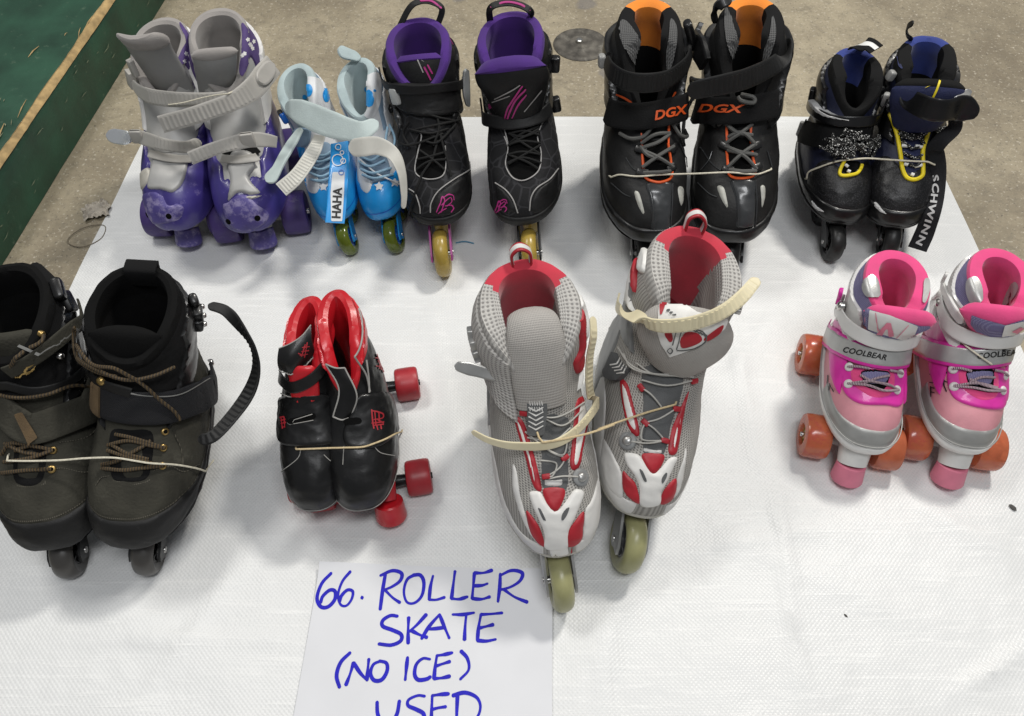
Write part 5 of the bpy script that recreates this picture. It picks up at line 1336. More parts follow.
# =================================================================== BLACK AND RED QUADS
r_vin = mat('black_vinyl', (.011, .011, .0115), .38, .25, 25, .35, 45, coat=.1, scuff=(.055, .053, .05), scs=34, sct=.61)
r_red = mat('red_satin', (.52, .012, .020), .30, .12, 20, .25, 60, coat=.15)
r_plate = mat('red_plastic', (.42, .018, .028), .45, .12, 30, .08)
r_tyre = mat('red_urethane', (.36, .022, .030), .42, .14, 30, .1, 100, scuff=(.22, .04, .05), scs=40, sct=.6)
r_edge = mat('raw_felt_edge', (.34, .33, .31), .9, .15, 60, .3)
r_print = mat('red_print', (.36, .02, .03), .5)
Q1 = crop(265, 280, 445, 420, 921); Q2 = crop(265, 400, 445, 540, 921)
LOWR = [(r_[0], r_[1], r_[2], r_[3], r_[4]*k_)+r_[5:] for r_, k_ in zip([(-.115, 0, .120, .006, .041, 2.5, .12, .004), (-.12, .018, .130, .02, .048, 2.5, .12, .005), (-.121, .04, .127, .042, .049, 2.45, .12, .005),
        (-.119, .062, .112, .064, .048, 2.3, .10, .004), (-.116, .088, .082, .084, .046, 2.2, .08, .002), (-.113, .115, .045, .105, .043, 2.1, .05, 0),
        (-.112, .142, .015, .130, .037, 2.1, .02, 0), (-.115, .168, -.002, .156, .031, 2.1, 0, 0), (-.120, .192, -.012, .178, .028, 2.1, 0, 0)], (1.05, 1.06, 1.06, 1.06, 1.06, 1.06, 1.04, 1.0, .92))]
RL = ['small black roller skate with red lining, its ankle flap with frayed edge standing open', 'small black roller skate with red lining, its two red side wheels and toe stop showing']
for i in (0, 1):
    s = Sk('roller_skate', RL[i], 'pair of black vinyl roller skates with red wheels', LOWR, [(309, 511), (368, 510)][i], [(312, 300), (336, 294)][i], m=(1, -1)[i], cat='roller skate', z0=.062, roll=(.02, .0)[i])
    z0 = s.z0; vt = dip(.22, .13); s.crum = (.0016, .0008)
    s.shell = s.region('boot_shell', r_vin, [lambda x, y, z, u, v: vt(u)-v], off=.0005, n=(90, 64))
    s.region('sole', black_rubber, [lambda x, y, z, u, v: z0+.010-z], v=(0, .3), n=(80, 24), off=.004, bw=.004)
    s.seam('welt_stitching', r_edge, [[(u, .135+.02*np.cos(u*6.28)) for u in np.linspace(-.5, .5, 40)]], r=.0005, off=.0012, n=200)
    s.pad_collar([r_red, r_red, r_red], vt, pad=.0125, rise=.030, nu=128, puff=.002, edge=-.02)
    s.region('padded_collar', r_red, [lambda x, y, z, u, v: v-.90+.06*sm(np.abs(u), .1, .3)*0, lambda x, y, z, u, v: vt(u)+.02-v], v=(.85, 1), n=(140, 20), off=.007, bw=.010)
    s.quad_chassis((r_plate, black_plastic)[i], .064, -.108, .027, .027, (.045, .086)[i])
    for y in (.064, -.108):
        for sg in (-1, 1): s.wheel(y, .0275, .038, x=sg*(.073 if i else .034), tyre=r_tyre, hub=r_plate, core=black_plastic, barrel=True)
    toe_stop(s, r_red, r_plate, (.066, .108)[i], .034, .021, .020, x=.026*(1 if i else .2), yn=.055+.025*i, zn=z0-.004, neck_r=(.014, .012))
    if i == 0:
        st = s.panel('instep_strap', r_vin, Q1((36, 625), (110, 590), (240, 575), (320, 585), (345, 640), (362, 716))+Q2((380, 150), (392, 215), (300, 235), (160, 240), (85, 215), (60, 120)), off=.0065, bw=.004)
        s.panel('strap_slot', hole_shade, Q2((135, 98), (190, 80), (250, 62), (258, 88), (230, 104), (150, 122)), off=.0074, bw=0, parent=st)
        s.cord('slot_edge', r_edge, [Q2((140, 95), (135, 115), (150, 122), (165, 98)), Q2((165, 98), (245, 68)), Q2((150, 122), (250, 100))], r=.0006, off=.0075, parent=st)
        s.pstrokes('strap_emblem', r_print, st, [Q2((78, 90), (98, 84)), Q2((82, 105), (106, 98)), Q2((84, 120), (108, 114)), Q2((90, 140), (104, 135)), Q2((84, 85), (92, 145)), Q2((100, 85), (104, 140))], 1.2, off=.0008, parent=st)
        [s.cord('toe_seam', r_edge, [l], r=.0006, off=.0012) for l in (Q2((75, 372), (140, 325), (175, 290), (185, 250)), Q2((300, 280), (340, 315), (392, 330)))]
        # open top flap leaning outwards, its lower edge frayed
        fl = [s.px(*q, z*s.scale) for q, z in zip(Q1((235, 230), (190, 285), (130, 325), (70, 350)), (.272, .268, .264, .258))]; lo = [s.px(*q, z*s.scale) for q, z in zip(Q1((258, 378), (215, 425), (140, 478), (72, 460)), (.238, .234, .232, .230))]
        G = np.array([[a*(1-t)+b*t+np.array([0, .006*math.sin(PI*t)*1, .004*math.sin(PI*t)]) for t in np.linspace(0, 1, 8)] for a, b in zip(cr(fl, 24), cr(lo, 24))])
        back = G-np.array([0, .003, .003]); mb = MB().grid(G).grid(back[:, ::-1])
        for e in (lambda A: A[0], lambda A: A[-1], lambda A: A[:, 0], lambda A: A[:, -1]): mb.grid(np.stack([e(G), e(back)]))
        fo = s.build(mb, 'ankle_flap', r_vin)
        s.tubes('flap_edge', r_edge, [cr(lo, 40)+np.array([0, .001, 0])+rng.normal(0, .0006, (40, 3)), cr(fl, 40)], .0009, parent=fo)
        s.pstrokes('flap_emblem', r_print, fo, [Q1((205, 330), (185, 390)), Q1((190, 345), (225, 340)), Q1((185, 365), (222, 360)), Q1((178, 385), (215, 378)), Q1((215, 320), (200, 395)), Q1((170, 375), (195, 385))], 1.0, off=.0008, parent=fo)
        s.pstrap(r_vin, Q1((85, 480), (150, 540), (230, 500), (300, 420)), .017, off=.006, thick=.003, name='ankle_strap', ext=(.04, .04))
        s.cord('strap_edge', r_edge, [Q1((98, 580), (150, 595), (235, 570), (262, 520))], r=.0008, off=.005)
    else:
        st = s.panel('instep_strap', r_vin, Q1((470, 590), (560, 575), (640, 580), (690, 660))+Q2((700, 60), (708, 120), (640, 200), (560, 245), (440, 250), (402, 200), (410, 130), (450, 40)), off=.006, bw=.004)
        s.pstrokes('strap_emblem', r_print, st, [Q2((545, 50), (550, 110), (556, 145)), Q2((545, 55), (575, 60), (602, 72), (598, 92), (556, 100)), Q2((560, 62), (566, 130)), Q2((575, 100), (604, 118)), Q2((580, 62), (584, 110)), Q2((545, 118), (606, 112)), Q2((552, 130), (604, 124)), Q2((570, 130), (576, 152)), Q2((590, 126), (594, 148))], 1.25, off=.0008, parent=st)
        s.panel('strap_slot', hole_shade, Q2((415, 95), (480, 88), (488, 118), (420, 122)), off=.0072, bw=0, parent=st)
        [s.cord('toe_seam', r_edge, [l], r=.0006, off=.0012) for l in (Q2((555, 235), (590, 270), (660, 285)), Q2((405, 235), (400, 330)))]
        s.pstrokes('ankle_emblem', r_print, s.shell, [Q1((570, 380), (610, 470)), Q1((560, 400), (620, 395)), Q1((575, 420), (620, 425)), Q1((600, 380), (590, 460)), Q1((565, 440), (615, 450)), Q1((585, 375), (582, 455)), Q1((612, 400), (618, 445))], 1.1, off=.0012)
        s.cord('vent_edge', r_edge, [Q1((400, 180), (425, 290), (440, 380), (500, 480), (525, 570)), Q1((500, 410), (515, 500), (522, 575))], r=.0013, off=.006)
        # felt backed tongue flap hanging down between the boots
        top = [s.px(*q, z*s.scale) for q, z in zip(Q1((310, 430), (360, 450), (408, 450)), (.238, .236, .232))]; bot = [s.px(*q, z*s.scale) for q, z in zip(Q1((348, 700), (395, 716), (440, 700)), (.180, .178, .176))]
        mid = [s.px(*q, z*s.scale) for q, z in zip(Q1((378, 560), (410, 560), (470, 590)), (.212, .210, .206))]
        G = np.array([cr([a, b, c], 16) for a, b, c in zip(cr(top, 12), cr(mid, 12), cr(bot, 12))]); back = G-np.array([0, .003, .002]); mb = MB().grid(G).grid(back[:, ::-1])
        for e in (lambda A: A[0], lambda A: A[-1], lambda A: A[:, 0], lambda A: A[:, -1]): mb.grid(np.stack([e(G), e(back)]))
        to = s.build(mb, 'tongue', r_vin)
        s.tubes('tongue_edge', r_edge, [G[0], G[-1], G[:, -1], G[:, 0]], .0011, parent=to)
    tp = [(-.0, .018, z0+.128), (-.0, .0, z0+.155), (.0, -.016, z0+.178)]
    if i == 0: s.tongue(r_red, tp, [.04, .042, .036], thick=.008, curve=.2, name='tongue_lining')
pair_string('elastic_band', 'tan elastic band stretched across the straps of the black roller skates', 'elastic band', string_m, Q2((160, 252), (240, 250), (330, 246), (412, 244), (500, 240), (560, 222), (620, 198), (670, 172), (700, 162)), r=.0011, off=.0025)
# =================================================================== PURPLE QUADS
u_shell = mat('purple_plastic', (.047, .034, .20), .36, .16, 18, .1, 80, coat=.15, scuff=(.24, .20, .42), scs=35, sct=.58)
u_cap = mat('scuffed_purple', (.075, .058, .23), .5, .2, 30, .2, 80, scuff=(.33, .29, .48), scs=40, sct=.50)
u_silver = mat('silver_plastic', (.44, .435, .42), .46, .08, 25, .06, metal=.15, scuff=(.30, .29, .27), scs=40, sct=.64)
u_grey = mat('warm_grey_foam', (.30, .28, .265), .9, .1, 30, .25, 500, sheen=.3)
u_vinyl = mat('grey_vinyl', (.27, .27, .265), .5, .08, 25, .1, 200)
u_strap = mat('grey_strap', (.40, .385, .355), .5, .08, 30, .06)
u_white = mat('white_cuff_plastic', (.68, .67, .65), .38, .07, 25, .05, scuff=(.45, .43, .40), scs=50, sct=.66)
u_flor = mat('purple_print', (.075, .045, .16), .8, .1, 60, .2)
u_bone = mat('bone_plastic', (.50, .475, .42), .5, .1, 30, .08, scuff=(.34, .31, .26), scs=40, sct=.58)
u_wheel = mat('purple_urethane', (.062, .036, .17), .5, .18, 25, .12, 80, scuff=(.17, .14, .24), scs=30, sct=.56)
clear = mat('clear_plastic', (.62, .66, .70), .2, .05, trans=.7)
P1 = crop(100, 0, 290, 130, 1024); P2 = crop(100, 110, 320, 255, 1024)
UL = ['purple and silver roller skate, its tall grey tongue tipped out towards the green timber', 'purple and silver roller skate, its grey tongue upright, beside the blue skates']
for i in (0, 1):
    s = Sk('roller_skate', UL[i], 'pair of purple and silver roller skates', rings(.0590, .056, top=.80), [(170, 226), (252, 227)][i], [(168, 20), (219, 11)][i], m=(1, -1)[i], cat='roller skate', z0=.075)
    z0 = s.z0; vt = dip(.22, .13); s.crum = (.0003, .0002)
    s.shell = s.region('boot_shell', u_silver, [lambda x, y, z, u, v: vt(u)-.02-v], off=.0005, n=(90, 64))
    s.region('toe_shell', u_shell, [lambda x, y, z, u, v: z0+.085-.010*np.cos(y*40)+.050*sm(np.abs(u), .11, .2)-z, lambda x, y, z, u, v: v-.02, (lambda x, y, z, u, v: np.abs(x)-.030*(y < .118)*1.0*sm(.135-y, 0, .02)-.0)], v=(0, .86), n=(150, 90), off=.006, bw=.004)
    cap = s.panel('toe_bumper', u_cap, P2(*[[(195, 420), (215, 385), (265, 378), (300, 400), (330, 440), (360, 430), (395, 450), (380, 500), (330, 520), (260, 525), (215, 490)], [(578, 440), (600, 425), (640, 395), (690, 396), (740, 440), (780, 470), (770, 510), (720, 545), (650, 550), (600, 510)]][i]), off=.0085, bw=.005)
    for p in P2(*[[(328, 488), (222, 490)], [(728, 496), (612, 510)]][i]): s.button('toe_hole', hole_shade, p, r=.0050, h=.0010, off=.0090)
    vp = [[(250, 260), (275, 205), (400, 215), (410, 260), (390, 340), (345, 388), (290, 375), (235, 365)], [(600, 260), (625, 190), (705, 200), (722, 265), (695, 320), (745, 385), (700, 400), (650, 390), (600, 430), (610, 330)]][i]
    s.panel('vamp_plate', u_silver, P2(*vp), off=.0095, bw=.004)
    sp = [[(262, 215), (330, 235), (410, 240)], [(596, 238), (650, 242), (718, 236)]][i]
    s.pstrap(u_strap, P2(*sp), .014, off=.0115, thick=.0025, name='vamp_band', ext=(.01, .01))
    s.region('heel_counter', u_shell, [lambda x, y, z, u, v: np.abs(u)-.24, lambda x, y, z, u, v: .66-v], v=(.02, .7), off=.005, bw=.003)
    s.region('sole', u_bone, [lambda x, y, z, u, v: z0+.008-z], v=(0, .3), off=.008, n=(80, 24), bw=.004)
    s.region('upper', u_silver, [lambda x, y, z, u, v: v-.55, lambda x, y, z, u, v: .80-v], v=(.5, .85), off=.002)
    flo = s.region('floral_collar', u_flor, [lambda x, y, z, u, v: np.abs(u)-.17, lambda x, y, z, u, v: v-.76, lambda x, y, z, u, v: vt(u)-.005-v], v=(.7, 1), off=.003, bw=.003)
    cu = s.region('cuff', u_white, [lambda x, y, z, u, v: np.abs(u)-.15-.42*np.clip(v-.72, 0, .3), lambda x, y, z, u, v: v-.58, lambda x, y, z, u, v: .885+.09*sm(np.abs(u), .22, .46)-v], v=(.5, 1), off=.0085, bw=.004)
    ln = s.pad_collar([u_grey, u_grey], vt, pad=.014, rise=.020, edge=-.02, puff=lambda U: .003*np.cos(U*2*PI*2))
    s.patch('floral_print', u_flor, [ln, flo, cu], P1(*[[(425, 120), (455, 150), (488, 215), (492, 270), (470, 320), (432, 355), (415, 335), (440, 270), (462, 215)], [(765, 125), (800, 165), (832, 225), (828, 270), (800, 340), (770, 410), (752, 380), (762, 300), (768, 200)]][i]), off=.0010)
    fl = [[(462, 290), (480, 300), (455, 330), (490, 320)], [(795, 215), (812, 250), (826, 225), (806, 240), (820, 262), (770, 300), (780, 290)]][i]
    for n_, p in enumerate(P1(*fl)): s.patch('flower_print', u_white, [ln, flo, cu], [(p[0]+2.3*math.cos(a)*(1 if k % 2 else .55), p[1]+2.9*math.sin(a)*(1 if k % 2 else .55)) for k, a in enumerate(np.linspace(0, 2*PI, 10, endpoint=False))], off=.0012, step=.7)
    if i == 0:
        q = [s.px(*p, z*s.scale) for p, z in zip(P1((400, 500), (340, 400), (275, 300), (235, 235), (190, 205)), (z0+.170, z0+.215, z0+.258, z0+.286, z0+.300))]
        tg = s.tongue(u_vinyl, q, [.070, .072, .074, .076, .066], thick=.014, curve=.25, bind=(u_grey, .66), bthick=.002)
    else:
        q = [s.px(*p, z*s.scale) for p, z in zip(P1((630, 520), (628, 440), (622, 360), (615, 300), (612, 265)), (z0+.155, z0+.190, z0+.225, z0+.246, z0+.254))]
        tg = s.tongue(u_vinyl, q, [.058, .064, .068, .070, .066], thick=.014, curve=.25, bind=(u_grey, .68), bthick=.002)
    # chassis
    s.quad_chassis(u_bone, .086, -.095, .0395, .0395, .080)
    for y in (.086, -.095):
        for sg in (-1, 1): s.wheel(y, .0395, .046, x=sg*.062, tyre=u_wheel, hub=u_wheel, core=steel, barrel=True)
    toe_stop(s, u_cap, u_bone, .128, .037, .022, .022, yn=.10, zn=z0+.004, neck_r=(.026, .022))
    s.panel('torn_foam', u_bone, P2(*[[(198, 300), (230, 270), (246, 300), (235, 350), (205, 385), (190, 370)], [(745, 395), (760, 400), (700, 420), (660, 405)]][i]), off=.0085, bw=.003)
    # straps: two long ratchet straps run across both boots
    if i == 0:
        a = [s.px(*p, z*s.scale) for p, z in zip(P1((180, 450), (215, 490), (280, 520), (400, 535), (520, 535), (640, 525), (690, 510)), (.275, .282, .290, .296, .297, .293, .290))]
        s.free_strap(u_strap, a, [[.7, .5, .4], [.5, .75, .4], [.25, .9, .4], [0, .9, .4], [0, .9, .4], [0, .9, .4], [0, .9, .4]], [.016, .022, .026, .026, .024, .02, .016], .003, name='cuff_strap', teeth=.0012, span=(.35, 1), n=120)
        a = [s.px(*p, z*s.scale) for p, z in zip(P2((35, 118), (110, 128), (180, 125), (230, 140), (300, 160), (400, 172), (470, 150)), (.200, .204, .208, .215, .222, .220, .216))]
        sb, so = s.free_strap(u_strap, a[1:], [[.1, .8, .6]]*6, [.012, .024, .024, .021, .020, .020], .003, name='instep_strap', teeth=.0012, span=(.5, 1), n=100)
        s.free_strap(clear, [a[0], .5*(a[0]+a[1]), a[1], .4*a[1]+.6*a[2]], [[.1, .7, .7]]*4, [.018, .026, .026, .02], .004, name='buckle_tab', n=30, parent=so)
        s.build(MB().box(np.array(a[2])+[0, .004, .004], (.022, .010, .026), bev=.003), 'buckle', u_strap, so)
        for q_, sz in (((200, 420), (.02, .03, .012)), ((205, 350), (.012, .03, .010))): s.block('cuff_buckle', u_strap, P1(q_)[0], sz, off=.010)
    else:
        a = [s.px(*p, z*s.scale) for p, z in zip(P1((930, 350), (880, 410), (820, 480), (720, 545), (600, 590), (480, 630), (330, 670)), (.290, .292, .296, .296, .294, .290, .284))]
        sb, so = s.free_strap(u_strap, a, [[.6, .6, .5], [.5, .7, .5], [.3, .85, .4], [.1, .9, .4], [0, .9, .4], [0, .9, .4], [0, .9, .4]], [.034, .036, .034, .027, .026, .026, .026], .0032, name='cuff_strap', teeth=.0012, span=(.36, .99), n=140, roundend=False)
        s.free_strap(u_strap, [p+np.array([0, .006, .004]) for p in (a[0], .5*(a[0]+a[1]), a[1], .5*(a[1]+a[2]))], [[.6, .6, .5]]*4, [.020, .026, .026, .020], .006, name='buckle', n=30, parent=so)
        a = [s.px(*p, z*s.scale) for p, z in zip(P2((825, 150), (770, 140), (690, 140), (600, 160), (520, 185), (420, 225)), (.214, .216, .222, .226, .226, .222))]
        sb, so = s.free_strap(u_strap, a, [[.1, .8, .6]]*6, [.018, .024, .024, .021, .021, .021], .0032, name='instep_strap', teeth=.0012, span=(.45, .99), n=100, roundend=False)
        s.build(MB().box(np.array(a[2])+[0, .004, .004], (.022, .010, .026), bev=.003), 'buckle', u_strap, so)
        s.pstrap(black_fabric, P2((600, 205), (650, 212), (712, 195)), .016, off=.004, thick=.002, name='inner_band', ext=(.02, .02))
pair_string('tie_string', 'pale string laid across the grey cuff straps of the purple roller skates', 'string', string_w, P1((370, 565), (450, 553), (540, 530), (620, 513), (690, 505)), r=.0010, off=.003)

# =================================================================== BLUE KIDS INLINES
b_blue = mat('bright_blue', (.012, .27, .66), .34, .1, 25, .06, coat=.2)
b_deep = mat('deep_blue', (.008, .12, .50), .36, .1, 30, .05, coat=.2)
b_white = mat('white_vinyl', (.66, .67, .68), .42, .06, 30, .06)
b_lin = mat('ice_blue_foam', (.40, .49, .50), .85, .08, 30, .25, 500, sheen=.3)
b_slate = mat('slate_blue', (.20, .29, .39), .7, .1, 40, .2)
b_lace = mat('sky_lace', (.30, .48, .62), .7, .1, 100)
b_strap = mat('ivory_strap', (.56, .55, .50), .5, .08, 30, .05)
b_pale = mat('pale_tongue_lining', (.50, .58, .57), .75, .07, 25, .2, 300, scuff=(.46, .46, .36), scs=30, sct=.64)
b_tyre = mat('lime_urethane', (.20, .26, .025), .16, .15, 25, .03, trans=.45)
B1 = crop(255, 40, 425, 260, 553)
BL = ['light blue kids inline skate next to the purple roller skates, its pale tongue pulled across', 'light blue kids inline skate beside the black skates, an ivory strap curving down its side']
for i in (0, 1):
    s = Sk('inline_skate', BL[i], 'pair of light blue kids inline skates', rings(.056, .052), [(335, 219), (383, 216)][i], [(296, 66), (358, 60)][i], m=(1, -1)[i], cat='inline skate', z0=.088, roll=.26)
    z0 = s.z0; vt = dip(.20, .13); s.crum = (.0004, .0003)
    s.shell = s.region('boot_shell', b_white, [lambda x, y, z, u, v: vt(u)-v], off=.0005, n=(90, 64))
    s.region('toe_shell', b_blue, [lambda x, y, z, u, v: z0+.075+.012*sm(y, .08, .15)-z, lambda x, y, z, u, v: v-.03], v=(0, .65), n=(90, 60), off=.005, bw=.004)
    s.region('sole_line', b_deep, [lambda x, y, z, u, v: .0012-np.abs(z-z0-.026-.008*sm(y, .05, .16))], v=(.02, .4), n=(120, 90), off=.0058, skirt=False)
    sp_ = s.region('side_panel', b_slate, [lambda x, y, z, u, v: np.abs(u)-.13, lambda x, y, z, u, v: v-.66, lambda x, y, z, u, v: vt(u)-.01-v], v=(.5, 1), off=.003, bw=.003)
    cu = s.region('cuff', b_white, [lambda x, y, z, u, v: np.abs(u)-.16-.3*np.clip(v-.75, 0, 1), lambda x, y, z, u, v: v-.60, lambda x, y, z, u, v: .88+.06*sm(np.abs(u), .2, .45)-v], v=(.5, 1), off=.006, bw=.004)
    ln = s.pad_collar([b_lin, b_lin], vt, pad=.016, rise=.018, puff=lambda U: .005*np.exp(-((np.abs(U)-.18)/.1)**2))
    inline_base(s, b_tyre, b_deep, b_blue, r=.043, w=.030, ys=(-.125, -.035, .065, .172))
    s.panel('throat', b_slate, B1(*[[(185, 350), (240, 335), (262, 400), (255, 455), (210, 470), (180, 440)], [(345, 370), (410, 360), (440, 420), (420, 460), (370, 470), (345, 440)]][i]), off=.002)
    lc = [[[(180, 385), (215, 400), (250, 385)], [(182, 410), (220, 425), (256, 405)], [(185, 432), (222, 448), (258, 428)], [(188, 455), (222, 462), (256, 448)], [(190, 372), (225, 380), (250, 362)]],
          [[(345, 395), (380, 415), (420, 395)], [(350, 420), (390, 438), (440, 420)], [(355, 440), (395, 455), (445, 440)], [(352, 380), (385, 395), (410, 372)], [(425, 285), (420, 330), (440, 375)], [(430, 275), (445, 330), (435, 385)]]][i]
    s.cord('laces', b_lace, [B1(l) for l in lc], r=.0030, off=.006, bulge=.004)
    stars = [[(226, 480), (185, 465)], [(405, 478), (450, 465)]][i]
    for cx, cy in stars:
        c = B1((cx, cy))[0]; s.panel('star', b_white, [(c[0]+(5.0 if k % 2 == 0 else 2.2)*math.sin(a), c[1]-(5.2 if k % 2 == 0 else 2.2)*math.cos(a)) for k, a in enumerate(np.linspace(0, 2*PI, 10, endpoint=False))], off=.0066, bw=0, smooth=False)
    s.panel('silver_panel', b_white, B1(*[[(172, 440), (190, 430), (215, 470), (205, 500), (180, 490)], [(342, 420), (360, 430), (385, 470), (370, 500), (348, 480)]][i]), off=.0062, bw=.002)
    bub = [[((175, 165), 14, 20), ((160, 185), 8, 8), ((230, 180), 12, 22)], [((372, 190), 13, 28), ((362, 160), 8, 9), ((388, 165), 4, 4)]][i]
    s.patch('white_print', b_white, [ln, sp_, cu, s.shell], B1(*[[(140, 140), (165, 120), (215, 130), (250, 180), (258, 235), (230, 235), (190, 210), (140, 195)], [(350, 130), (395, 105), (410, 140), (405, 210), (380, 255), (352, 240), (345, 180)]][i]), off=.0008)
    for c, rx, ry in bub: s.patch('bubble_print', b_blue, [ln, sp_, cu, s.shell], B1(*[(c[0]+rx*math.cos(a), c[1]+ry*math.sin(a)) for a in np.linspace(0, 2*PI, 12, endpoint=False)]), off=.0016, step=.8)
    s.block('buckle', b_deep, B1(*[[(66, 270)], [(438, 205)]][i])[0], (.022, .026, .014), off=.008, bev=.004, ang=20)
    s.block('buckle_lever', black_plastic, B1(*[[(55, 255)], [(430, 225)]][i])[0], (.018, .014, .012), off=.010, bev=.003)
    if i == 0:
        # pale tongue lying across both openings, ivory strap and folded side flap
        q = [s.px(*p, z*s.scale) for p, z in zip(B1((105, 215), (160, 238), (230, 268), (300, 290), (350, 295), (398, 268)), (.315, .328, .335, .335, .330, .330))]
        fs = [s.free_strap(b_pale, q, [[0, .75, .65]]*6, [.030, .052, .058, .056, .044, .024], .006, name='tongue', n=70)]
        q = [s.px(*p, z*s.scale) for p, z in zip(B1((212, 312), (195, 355), (165, 405), (130, 450), (85, 488)), (.285, .275, .262, .25, .238))]
        s.free_strap(b_strap, q, [[.25, .75, .6]]*5, [.028, .034, .034, .034, .034], .003, name='ratchet_strap', teeth=.0014, span=(.12, .97), n=80, roundend=False)
        q = [s.px(*p, z*s.scale) for p, z in zip(B1((150, 290), (125, 330), (95, 380), (70, 425), (42, 465)), (.262, .258, .25, .24, .228))]
        s.free_strap(b_pale, q, [[.4, .7, .55]]*5, [.02, .03, .03, .026, .034], .005, name='side_flap', n=50)
        s.panel('blue_side', b_blue, B1((110, 350), (160, 345), (150, 400), (110, 440), (85, 440)), off=.009, bw=.002)
        s.panel('slate_side', b_slate, B1((130, 290), (180, 290), (170, 345), (110, 350)), off=.009, bw=.002)
        # hanging webbing with the printed word
        q = [s.px(*p, z*s.scale) for p, z in zip(B1((275, 335), (276, 400), (270, 470), (266, 540), (260, 596)), (.262, .250, .232, .212, .196))]
        rb, so = s.free_strap(b_blue, q, [[0, .85, .5]]*5, [.040, .044, .043, .043, .042], .0025, name='hanging_strap', n=80, roundend=False)
        s.patch('strap_print_panel', b_white, so, B1((252, 430), (292, 430), (290, 500), (284, 590), (248, 590), (246, 500)), off=.0006, smooth_=False)
        s.ptext('strap_lettering', p_ink, so, 'HAHA', B1((267, 530))[0], 8.8, -87, bold=.03, sx=.90, off=.0013)
        for c, r0, cc in (((272, 350), 9, b_white), ((270, 392), 18, b_white), ((288, 395), 8, b_white), ((284, 368), 6, b_white), ((281, 432), 8, b_deep)):
            C_ = B1((c[0], c[1]))[0]; r1 = r0*.307
            s.pstrokes('bubble_print', cc, so, [[(C_[0]+r1*math.cos(a), C_[1]+r1*math.sin(a)) for a in np.linspace(0, 2*PI, 9)]], .8, off=.0014)
    else:
        q = [s.px(*p, z*s.scale) for p, z in zip(B1((306, 352), (350, 348), (400, 345), (450, 372), (476, 430), (484, 500), (482, 548)), (.31, .318, .320, .312, .285, .250, .225))]
        s.free_strap(b_strap, q, [[0, .7, .7], [0, .7, .7], [0, .7, .7], [.4, .6, .65], [.8, .45, .4], [.85, .5, .2], [.8, .55, .2]], [.036, .040, .036, .027, .022, .018, .012], .0025, name='side_strap', n=90)
        q = [s.px(*p, z*s.scale) for p, z in zip(B1((340, 60), (310, 50), (285, 42), (268, 36)), (.322, .335, .345, .352))]
        s.free_strap(b_lin, q, [[0, .3, .9]]*4, [.030, .03, .034, .04], .006, name='pull_tab', n=30)
        s.cord('tie', b_white, [B1((350, 390), (400, 440), (450, 465), (475, 480))], r=.002, off=.009)

# =================================================================== BLACK AND PURPLE INLINES
k_blk = mat('black_cell_fabric', (.016, .016, .018), .75, .2, 40, .2, 500, pattern='cells', ps=34, pc=(.030, .030, .033), pbump=.1, spec=.3)
k_syn = mat('black_synthetic', (.010, .010, .0105), .55, .2, 40, .15, 300)
k_pur = mat('violet_lining', (.060, .016, .175), .9, .12, 30, .2, 500, sheen=.08)
k_pink = mat('magenta_trim', (.42, .025, .20), .5, .1, 40)
k_pipe = mat('silver_piping', (.34, .33, .32), .5, .1, 60)
k_tyre = mat('amber_urethane', (.47, .33, .065), .28, .14, 30, .06, 120, trans=.2, scuff=(.28, .20, .07), scs=50, sct=.6)
k_lever = mat('grey_lever', (.42, .43, .42), .4, .08, 30)
k_frame = mat('pink_frame', (.40, .07, .28), .4, .1, 30)
k_lace = mat('black_lace', (.010, .010, .010), .8)
V1 = crop(375, 0, 485, 150, 525); V2 = crop(385, 120, 565, 290, 758); V3 = crop(455, 0, 575, 150, 573)
VL = ['black inline skate with violet lining and a grey buckle lever, beside the blue skates', 'black inline skate with violet lining, its padded tongue with pink stripes pushed forward']
EMB = [[(0, 40), (12, 20), (20, 0), (28, 10), (16, 40)], [(18, 22), (36, 8), (48, 2), (52, 12), (36, 24)], [(30, 24), (50, 22), (58, 30), (50, 40)], [(6, 44), (20, 36), (34, 30)], [(22, 4), (40, -6), (56, -4), (60, 8)]]
